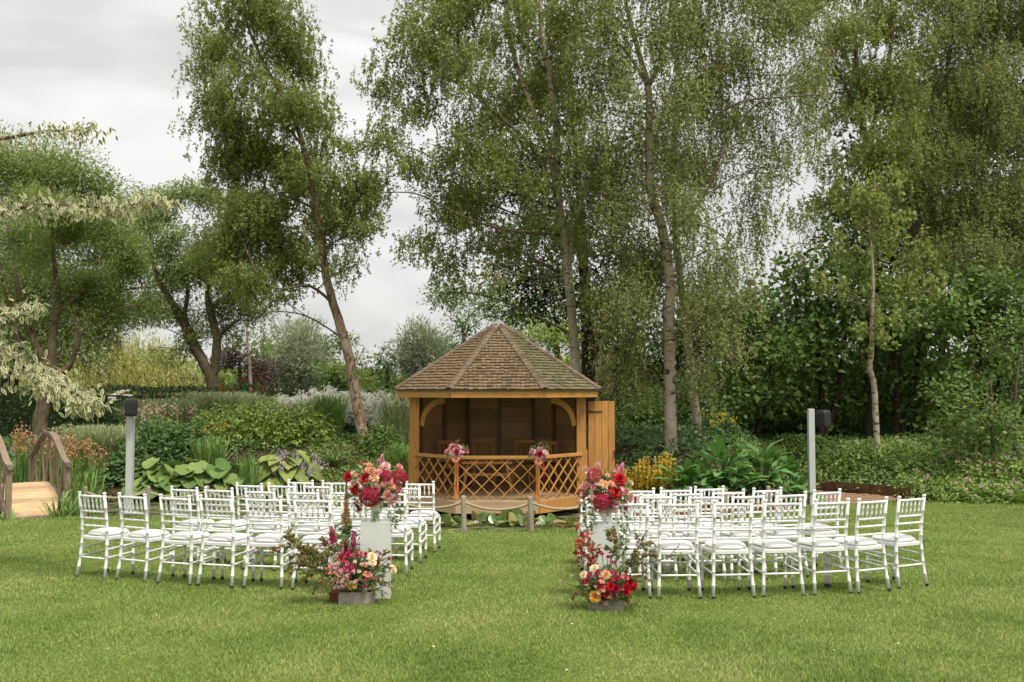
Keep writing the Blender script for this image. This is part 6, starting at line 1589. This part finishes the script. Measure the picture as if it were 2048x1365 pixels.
# big leaf meshes, unit length along +Y, normal +Z
def leafmesh(name, mat, prof, cup=.12, fold=.10, wave=0, bend=-.25):
    ny = len(prof); V = []; 
    for i, (y, w) in enumerate(prof):
        z = bend * y * y
        for x in (-1, -.5, 0, .5, 1): V.append((x * w, y - .0 * abs(x), z + abs(x) * fold * w * 2 - cup * (abs(x) ** 2) * w + wave * math.sin(9 * y + 3 * x) * abs(x)))
    F = [(i * 5 + k, i * 5 + k + 1, i * 5 + 6 + k, i * 5 + 5 + k) for i in range(ny - 1) for k in range(4)]
    me = bpy.data.meshes.new(name); me.from_pydata(V, [], F); me.materials.append(mat); me.polygons.foreach_set('use_smooth', [True] * len(F)); me.update(); return me
LM = {'hosta': [leafmesh('leaf', M['hosta'], [(0, .03), (.1, .23), (.3, .34), (.55, .33), (.78, .2), (.93, .07), (1, .008)], .1, .16, .01), leafmesh('leaf', M['hosta'], [(0, .03), (.08, .25), (.28, .36), (.55, .34), (.8, .19), (.94, .07), (1, .01)], .2, .22, .015, -.4)],
      'round': [leafmesh('leaf', M['roundleaf'], [(-.16, .22), (-.02, .36), (.18, .46), (.42, .50), (.62, .44), (.76, .28), (.83, .08)], .02, .10, .035, -.15), leafmesh('leaf', M['roundleaf'], [(-.18, .20), (-.02, .38), (.18, .48), (.42, .52), (.62, .45), (.76, .28), (.82, .08)], .05, .14, .05, -.25)],
      'big': [leafmesh('leaf', M['bigleaf'], [(0, .03), (.12, .12), (.35, .19), (.6, .19), (.82, .12), (1, .01)], .1, .14, .025, -.25), leafmesh('leaf', M['bigleaf'], [(0, .03), (.12, .13), (.35, .20), (.6, .20), (.82, .12), (1, .01)], .2, .2, .035, -.5)],
      'lily': [leafmesh('leaf', M['lily'], [(-.1, .22), (.05, .38), (.25, .46), (.5, .46), (.72, .34), (.86, .16), (.9, .03)], .1, .3, .01, .1)]}
def big_plant(name, label, cat, px, Y, n, rad, h, kind, Ls, seed, group=None, tilt=(.2, 1.0), flowers=0, zoff=0, fm=None, front=.55):
    rg = np.random.default_rng(seed); b = surf(px, 900, Y); b[2] += zoff
    t = thing(name, label, cat, tuple(b), 0, group); st = MB()
    for i in range(n):
        a = i * 2.39996 + rg.uniform(-.3, .3); q = math.sqrt((i + .6) / n); r = rad * q
        if rg.random() < front: a = -math.pi / 2 + rg.normal() * .9
        z = h * (1.02 - .75 * q ** 1.5) * rg.uniform(.85, 1.1)
        p = np.array([r * math.cos(a) * .72, r * math.sin(a) * .6, z]); zt_ = tz(b[0] + p[0], b[1] + p[1]) - b[2]; p[2] = max(p[2] + zt_ * .6, zt_ + .06)
        el = tilt[0] * (1 - q) - tilt[1] * q * .5 + rg.normal() * .2
        d = np.array([math.cos(a) * math.cos(el), math.sin(a) * math.cos(el), math.sin(el)])
        s = Ls * rg.uniform(.7, 1.15)
        qn = Vector(d).to_track_quat('Y', 'Z') @ Quaternion((0, 1, 0), rg.normal() * .3)
        O('leaf', random.choice(LM[kind]), t, tuple(p), qn.to_euler(), s)
        st.tube([(0.1 * p[0], .1 * p[1], -.08), (.55 * p[0], .55 * p[1], p[2] * .7), tuple(p)], [.012, .01, .007], 4, cap=False)
    O('stems', st.mesh('stems', M['stem']), t, kind='stuff')
    for k in range(flowers):
        a = rg.uniform(-2.6, -.5); r = rad * rg.uniform(.2, .95); hz = h * rg.uniform(.55, 1.15); c = np.array([r * math.cos(a), r * math.sin(a) * .7, hz]); F = []
        m = 34; u = rg.random(m); pts = c + np.stack([rg.normal(size=m) * .055, rg.normal(size=m) * .055, -u * .22], -1)
        F = leaf_quads(pts, rg.normal(size=(m, 3)) * .5 + np.array([0, 0, -1]), rg.normal(size=(m, 3)), np.full(m, .065), np.full(m, .026))
        me = mesh_arr('flower_spike', F.reshape(-1, 3), 4); me.materials.append(M['lilacfl']); f = O('flower_spike', me, t)
        mb = MB(); mb.tube([(c[0] * .3, c[1] * .3, 0), (c[0] * .7, c[1] * .7, hz * .6), tuple(c + np.array([0, 0, .02]))], .006, 4); O('flower_stalk', mb.mesh('flower_stalk', M['stem']), f)
    return t
# --- left bed
big_plant('hosta', 'big yellow green hosta with lilac flower spikes left of the leaning birch', 'hosta', 575, 22.7, 54, 1.2, 1.0, 'hosta', .46, 1, flowers=16, tilt=(.5, 1.1), front=.6)
for i, (px, lb) in enumerate([(318, 'pale green round leaved plant by the left speaker pole'), (392, 'pale green round leaved plant in the middle of its clump'), (455, 'pale green round leaved plant beside the iris leaves')]):
    big_plant('round_leaved_plant', lb, 'plant', px, 22.2, 30, .8, .85, 'round', .40, 10 + i, 'round leaved plants by the pond', tilt=(-.25, .8), front=.75)
big_plant('round_leaved_plant', 'small round leaved plant near the footbridge', 'plant', 200, 19.9, 9, .35, .42, 'round', .30, 14, 'round leaved plants by the pond', tilt=(.1, .5), zoff=.1)
big_plant('hosta', 'small green hosta low at the pond edge behind left chairs', 'hosta', 650, 22.2, 16, .6, .45, 'hosta', .30, 15, flowers=2)
big_plant('hosta', 'lower hosta below the big lilac flowering one', 'hosta', 560, 21.9, 18, .8, .4, 'round', .34, 16)
blade_clump('iris_clump', 'upright iris leaves between the round leaves and the hosta', 'plant', 500, 22.1, .5, 1.05, 170, M['reed'], .034, .22, 20)
blade_clump('iris_clump', 'tall reeds beside the footbridge end post', 'plant', 172, 19.2, .45, 1.25, 120, M['reed'], .03, .4, 21)
blade_clump('iris_clump', 'arching leaves hanging over the footbridge corner', 'plant', 128, 18.5, .3, .75, 46, M['reed'], .035, .8, 22)
blade_clump('iris_clump', 'arching leaves at the near left post of the footbridge', 'plant', 18, 18.2, .25, .6, 30, M['reed'], .035, .8, 23)
blade_clump('daylily_clump', 'green daylily leaves in front of the lime shrub', 'plant', 420, 23.4, .7, .95, 220, M['reed'], .02, .7, 24, heads=4, head_mat=fl_mat('daylily_orange', (.65, .25, .03)), head_s=.045)
blade_clump('ornamental_grass', 'silvery feather grass below the far hedge, widest of the grasses', 'ornamental grass', 440, 29.5, 1.8, 1.4, 3200, M['grassblade'], .02, .8, 25, heads=16, head_mat=M['redfl'], head_s=.05)
blade_clump('ornamental_grass', 'feather grass behind the left speaker pole', 'ornamental grass', 330, 28, 1.6, 1.35, 2600, M['grassblade'], .02, .9, 26)
blade_clump('ornamental_grass', 'low arching grass between footbridge and speaker pole', 'ornamental grass', 200, 24.5, 1.3, 1.0, 2300, M['grassblade'], .016, 1.0, 27)
blade_clump('ornamental_grass', 'feather grass left of the white phlox', 'ornamental grass', 530, 29, 1.2, 1.15, 1800, M['grassblade'], .02, .8, 28, heads=14, head_mat=M['redfl'], head_s=.045)
blade_clump('ornamental_grass', 'dark upright grass right of the lime shrub', 'ornamental grass', 655, 26.2, .75, 1.25, 900, M['reed'], .015, .55, 29)
blade_clump('ornamental_grass', 'pale flowering grass at the left corner of the gazebo', 'ornamental grass', 795, 25.5, .7, 1.15, 800, M['grassblade'], .012, .6, 30, heads=70, head_mat=M['palefl'], head_s=.05, head_h=1.0)
blade_clump('ornamental_grass', 'green grass tuft on the bank beside the gazebo post', 'ornamental grass', 800, 23.8, .5, .8, 380, M['reed'], .018, .7, 31)
blade_clump('plume_plant', 'orange buff plumes beyond the footbridge crest', 'plant', 105, 23, .5, .85, 200, M['reed'], .016, .6, 32, heads=16, head_mat=M['plume'], head_s=.11)
blade_clump('plume_plant', 'orange buff plumes right of the footbridge handrail', 'plant', 165, 21.9, .7, .95, 260, M['reed'], .016, .7, 33, heads=22, head_mat=M['plume'], head_s=.10)
blade_clump('plume_plant', 'brown plumes left of the footbridge handrail', 'plant', 52, 22.8, .4, .95, 140, M['reed'], .016, .6, 34, heads=12, head_mat=M['plume'], head_s=.11)
blade_clump('plume_plant', 'beige flower plumes right of the left loudspeaker', 'plant', 312, 25, .9, 1.0, 260, M['reed'], .018, .5, 35, heads=26, head_mat=M['buffpl'], head_s=.09)
blade_clump('plume_plant', 'small tuft of spiky leaves by the hedge at the left', 'plant', 40, 27, .4, .6, 160, M['reed'], .02, .6, 36)
big_plant('hosta', 'green hosta with lilac bells beside the footbridge end post', 'hosta', 150, 20.8, 16, .55, .6, 'big', .34, 37, flowers=7)
big_plant('hosta', 'hosta with lilac bells left of the footbridge handrail', 'hosta', 40, 23.5, 10, .4, .75, 'big', .3, 38, flowers=5)
for i, (px, Y, rx, h, lb) in enumerate([(440, 25.6, 1.0, .95, 'left mound of the lime green shrub row'), (520, 25.4, 1.05, 1.0, 'middle mound of the lime green shrub row'), (600, 25.6, 1.0, .95, 'right mound of the lime green shrub row')]):
    dome_plant('lime_shrub', lb, 'shrub', px, Y, rx, .8, h, 3400, .15, .05, M['limeleaf'], seed=40 + i, group='lime green shrubs', stems=30, droop=-.35)
for i, (px, Y, rx, h, lb) in enumerate([(310, 23.9, .85, .85, 'dark green leafy mound behind the left round leaved plant'), (375, 24.0, .8, .8, 'dark green leafy mound left of the daylilies'), (265, 23.2, .6, .7, 'dark green leafy mound behind the speaker pole')]):
    dome_plant('leafy_shrub', lb, 'shrub', px, Y, rx, .7, h, 2400, .12, .075, M['ivyleaf'], seed=45 + i, group='dark leafy mounds', stems=20, droop=-.3)
for i, (px, Y, rx, h, lb) in enumerate([(590, 28.4, .85, 1.0, 'leftmost mound of white phlox'), (650, 28.2, .85, 1.08, 'second mound of white phlox, left of the trunk'), (705, 28.4, .8, 1.08, 'white phlox mound right behind the leaning trunk'), (755, 27.6, .75, 1.0, 'rightmost mound of white phlox by the gazebo')]):
    dome_plant('white_phlox', lb, 'flowering plant', px, Y, rx, .8, h, 2600, .11, .04, M['ivyleaf'], seed=50 + i, fl_n=560, fl_mat_=M['whitefl'], fl_s=.065, group='white phlox mounds', stems=20, zoff=.30)
dome_plant('leafy_shrub', 'green leafy plant right of the leaning trunk base', 'shrub', 765, 24.6, .6, .5, .75, 1500, .12, .05, M['bushleaf'], seed=56, droop=-.5)
dome_plant('leafy_shrub', 'small leafy plant close to the left gazebo post', 'shrub', 795, 22.9, .45, .4, .5, 900, .10, .06, M['coverleaf'], seed=57)
dome_plant('leafy_shrub', 'grey green perennials in front of the yew hedge', 'shrub', 115, 26, .9, .6, .7, 1500, .10, .04, M['silverleaf'], seed=58)
# fern and umbels
t = thing('fern', 'single green fern arching left of the leaning trunk base', 'fern', tuple(surf(668, 880, 23.9)))
rg = np.random.default_rng(2)
for k in range(7):
    a = -.4 + k * .75; Ln = .85 if k < 3 else .6; Q = []
    P = np.array([[math.cos(a) * Ln * s * .8, -abs(math.sin(a)) * .4 * s * Ln, Ln * (.9 * s - .45 * s * s)] for s in np.linspace(.05, 1, 22)])
    for i in range(21):
        T = P[min(i + 1, 21)] - P[i]; T /= np.linalg.norm(T)
        for sg in (-1, 1):
            sd = np.cross(T, (0, 0, 1.)) * sg; Q.append(lv(P[i], sd * 1 + T * .35, np.array([0, 0, 1.]), .17 * (1 - i / 24) * Ln + .02, .035))
    me = mesh_arr('frond', np.array(Q).reshape(-1, 3), 4); me.materials.append(M['bushleaf']); O('frond', me, t)
t = thing('cow_parsley', 'tall white umbel flower stems in front of the dark hedge', 'flower', tuple(surf(243, 860, 25.5)))
b = np.array(t.location); mb = MB(); Q = []; rg = np.random.default_rng(8)
for (px, py) in ((249, 783), (226, 797), (232, 790), (256, 792), (240, 786), (228, 801)):
    p = at(px, py, 25.5) - b; mb.tube([(0, 0, 0), (p[0] * .25, 0, p[2] * .6), tuple(p)], .006, 4)
    m = 60; pts = p + np.stack([rg.normal(size=m) * .055, rg.normal(size=m) * .055, rg.random(m) * .03], -1); Q.append(leaf_quads(pts, rg.normal(size=(m, 3)), rg.normal(size=(m, 3)) * .3 + np.array([0, 0, 1.]), np.full(m, .03), np.full(m, .028)))
O('stalk', mb.mesh('stalk', M['stem']), t); me = mesh_arr('umbel', np.concatenate(Q).reshape(-1, 3), 4); me.materials.append(M['whitefl']); O('umbels', me, t, kind='stuff')
# --- right bed
for i, (px, Y, rad, h, n, lb) in enumerate([(1372, 20.9, .75, .72, 40, 'glossy large leaved plant below the white birch trunk'), (1448, 21.0, .75, .85, 40, 'glossy large leaved plant, middle of the three at right'), (1525, 21.6, .75, .85, 40, 'glossy large leaved plant nearest the right rope'), (1580, 22.2, .5, .75, 22, 'smaller glossy plant beside the right speaker pole')]):
    big_plant('glossy_plant', lb, 'plant', px, Y, int(n * 1.4), rad, h, 'big', .46, 60 + i, 'glossy large leaved plants', tilt=(1.35, -.5), front=.55)
def spikes(name, label, px, Y, n, rad, h, seed):
    rg = np.random.default_rng(seed); b = surf(px, 930, Y); t = thing(name, label, 'flowering plant', tuple(b), 0, 'yellow loosestrife clumps'); F = []; Lf = []; mb = MB()
    for k in range(n):
        x, y = rg.normal(size=2) * rad * .55; hz = h * rg.uniform(.7, 1.08); mb.tube([(x * .6, y * .6, 0), (x, y, hz)], .005, 4, cap=False)
        m = 120; z = hz * rg.uniform(.40, 1, m); rr = .055 * (1.15 - z / hz) + .02; a = rg.uniform(0, 6.28, m); pts = np.stack([x + rr * np.cos(a), y + rr * np.sin(a), z], -1)
        F.append(leaf_quads(pts, np.stack([np.cos(a), np.sin(a), .3 + 0 * a], -1) + rg.normal(size=(m, 3)) * .4, rg.normal(size=(m, 3)) + np.array([0, -.5, .6]), np.full(m, .045), np.full(m, .034)))
        m = 34; z = hz * rg.uniform(.05, .85, m); a = rg.uniform(0, 6.28, m); pts = np.stack([x + 0 * a, y + 0 * a, z], -1)
        Lf.append(leaf_quads(pts, np.stack([np.cos(a), np.sin(a), .2 + 0 * a], -1), rg.normal(size=(m, 3)) * .3 + np.array([0, 0, 1]), np.full(m, .12), np.full(m, .04)))
    me = mesh_arr('flower_spikes', np.concatenate(F).reshape(-1, 3), 4); me.materials.append(M['yellowfl']); O('flower_spikes', me, t)
    me = mesh_arr('foliage', np.concatenate(Lf).reshape(-1, 3), 4); me.materials.append(M['bushleaf']); O('foliage', me, t); O('stems', mb.mesh('stems', M['stem']), t, kind='stuff')
spikes('yellow_loosestrife', 'yellow flower spikes right beside the gazebo door', 1235, 21.6, 17, .5, 1.0, 70)
spikes('yellow_loosestrife', 'tallest yellow flower spikes, middle clump right of the gazebo', 1278, 21.3, 20, .5, 1.1, 71)
spikes('yellow_loosestrife', 'yellow flower spikes below the white birch trunk', 1315, 21.4, 17, .45, 1.0, 72)
dome_plant('variegated_bush', 'dark bush with yellowish leaf tips behind the glossy plants', 'shrub', 1440, 25.6, .9, .7, .75, 1700, .09, .05, M['ivyleaf'], seed=75, fl_n=22, fl_mat_=M['yellowfl'], fl_s=.04)
for i, (px, Y, rx, h, lb, mt) in enumerate([(1690, 25.8, 1.1, .55, 'light green cover mound behind the rusted edging', 'coverleaf'), (1790, 25.4, 1.2, .55, 'light green cover mound below the bent young birch', 'coverleaf'), (1880, 24.4, 1.2, .6, 'pink flowering geranium mound right of the path', 'coverleaf'), (1960, 23.6, 1.1, .62, 'pink flowering geranium mound near the right edge', 'coverleaf'), (2045, 23.4, 1.1, .8, 'pink flowering geranium mound cut by the right edge', 'coverleaf'), (1835, 23.5, .7, .42, 'low geranium mound at the lawn edge by the path', 'coverleaf'), (1920, 22.9, .8, .42, 'low geranium mound along the lawn edge on the right', 'coverleaf'), (2010, 22.6, .8, .42, 'low geranium mound at the lawn edge, rightmost', 'coverleaf')]):
    dome_plant('geranium', lb, 'ground cover plant', px, Y, rx, .8, h, 2600, .085, .07, M[mt], seed=80 + i, fl_n=[4, 8, 26, 30, 34, 14, 22, 22][i], fl_mat_=M['pinkfl'], fl_s=.03, group='geranium mounds', stems=10)
# ivy and low cover over the banks
def cover(name, n, x0, x1, y0, y1, mat, LL, LW, hmax, seed, cond=None):
    rg = np.random.default_rng(seed); x = rg.uniform(x0, x1, n); y = rg.uniform(y0, y1, n)
    pat = np.sin(1.9 * x + .8 * y + seed) + np.sin(2.3 * y - 1.1 * x) + rg.normal(size=n) * .8
    ok = (y > far_edge(x) + .1) & (pat > -1.15)
    ok &= ~((np.abs(x - GX) < 2.0) & (y < 22.9))
    ok &= ~np.array([in_poly(a, b, pp) for a, b in zip(x, y)])
    if cond is not None: ok &= cond(x, y)
    x, y = x[ok], y[ok]; n = len(x); P = np.stack([x, y, terr(x, y) + rg.random(n) * hmax * (.6 + .4 * np.sin(2.1 * x) * np.sin(1.7 * y))], -1)
    A = rg.normal(size=P.shape) + np.array([0, -.2, .05]); Nn = rg.normal(size=P.shape) * .45 + np.array([0, -.25, 1])
    Q = leaf_quads(P, A, Nn, LL * rg.uniform(.6, 1.3, n), LW * rg.uniform(.6, 1.3, n)); TOT[0] += 2 * n
    me = mesh_arr(name, Q.reshape(-1, 3), 4); me.materials.append(mat); O(name, me, kind='stuff')
cover('ivy', 42000, 1.2, 16, 20.5, 33, M['ivyleaf'], .11, .085, .30, 1)
cover('ground_cover', 30000, 5.5, 16, 22, 29, M['coverleaf'], .085, .065, .32, 2)
cover('bed_cover', 60000, -16, 2, 21.5, 33, M['ivyleaf'], .10, .07, .22, 3, lambda x, y: ~((np.abs(x + 3.2) < 1.6) & (y < 25.2)))
cover('weeds', 11000, -5, -1.9, 21.8, 26, M['coverleaf'], .08, .045, .16, 4)
cover('far_ground_cover', 16000, -40, 40, 32, 70, M['bushleaf'], .28, .18, .5, 5)
# water lilies
def lily(px, py, n, seed, label, flat=2, fl=0):
    rg = np.random.default_rng(seed)
    u = (px - 1024) / FPX; v = (682.5 - py) / FPX; dy = math.cos(PITCH) - v * math.sin(PITCH); dz = math.sin(PITCH) + v * math.cos(PITCH); s = (-.83 - CAMZ) / dz
    b = np.array([u * s, dy * s, -.83]); t = thing('water_lily', label, 'water lily', tuple(b), 0, 'water lilies on the pond')
    for k in range(n):
        a = rg.uniform(0, 6.28); el = rg.uniform(.45, 1.35); d = np.array([math.cos(a) * math.cos(el), math.sin(a) * math.cos(el) * .6, math.sin(el)])
        q = Vector(d).to_track_quat('Y', 'Z') @ Quaternion((0, 1, 0), rg.uniform(-1.2, 1.2)); O('leaf', LM['lily'][0], t, (rg.normal() * .14, rg.normal() * .1, .03), q.to_euler(), rg.uniform(.17, .27))
    for k in range(flat): O('leaf', LM['lily'][0], t, (rg.normal() * .24, rg.normal() * .14, .014 + .004 * k), (rg.uniform(-.1, .1), rg.uniform(-.1, .1), rg.uniform(0, 6.28)), rg.uniform(.2, .3))
    for k in range(fl): O('flower', fmesh('rose', 'ivory'), t, (rg.normal() * .16, -.12, .06), None, .045)
for i, (px, py, n, f, lb) in enumerate([(880, 1052, 4, 1, 'leftmost water lily by the aisle chairs'), (948, 1050, 3, 1, 'water lily just right of the left front rope post'), (975, 1044, 5, 0, 'dense water lily at centre left under the rope'), (1008, 1050, 4, 0, 'water lily at the centre of the gazebo front'), (1032, 1044, 5, 0, 'water lily left of the right front rope post'), (1050, 1052, 3, 1, 'water lily against the right front rope post'), (1092, 1050, 3, 0, 'water lily right of the right front rope post'), (1112, 1052, 2, 0, 'rightmost water lily with one upright leaf'), (660, 1018, 4, 0, 'water lily behind the left chairs, near hosta'), (590, 1010, 4, 0, 'water lily behind the left chairs, below the hosta'), (520, 1008, 4, 0, 'water lily behind the left chairs below the iris'), (440, 1008, 4, 0, 'water lily behind the second left row'), (370, 1010, 4, 0, 'water lily behind the outer left chairs'), (730, 1030, 4, 0, 'water lily behind the left urn flowers')]):
    lily(px, py, n, 100 + i, lb, 3, f)
# small floating pads, too many to count
rg = np.random.default_rng(77); mb = MB()
for _ in range(900):
    x = rg.uniform(-8, 4.2); e0, e1 = float(lawn_edge(x)), float(far_edge(x)); 
    if e1 - e0 < .5: continue
    y = rg.uniform(e0, e1); r = rg.uniform(.02, .09); a0 = rg.uniform(0, 6.28); mb.add([(x + r * math.cos(a0 + k * 1.0), y + r * math.sin(a0 + k * 1.0), -.838 + rg.uniform(.002, .006)) for k in range(6)], [tuple(range(6))])
O('floating_pads', mb.mesh('floating_pads', mat_leaf('pad_leaf', [(.05, .08, .025), (.10, .12, .04), (.16, .16, .07)], trans=.05, rough=.4)), kind='stuff')
# distant tree line
rg = np.random.default_rng(9); n = 26000; x = rg.uniform(-75, 75, n); hgt = 3.2 + 1.4 * np.sin(.21 * x) + 1.0 * np.sin(.57 * x + 1) + .6 * np.sin(1.3 * x)
P = np.stack([x, 95 + rg.normal(size=n) * 3, .3 + rg.random(n) ** .7 * hgt], -1)
Q = leaf_quads(P, rg.normal(size=P.shape), rg.normal(size=P.shape) + np.array([0, -.2, .6]), np.full(n, .8), np.full(n, .6)); me = mesh_arr('far_wood', Q.reshape(-1, 3), 4); me.materials.append(M['ashleaf']); O('far_wood', me, kind='stuff')
print('all veg tris', TOT[0])
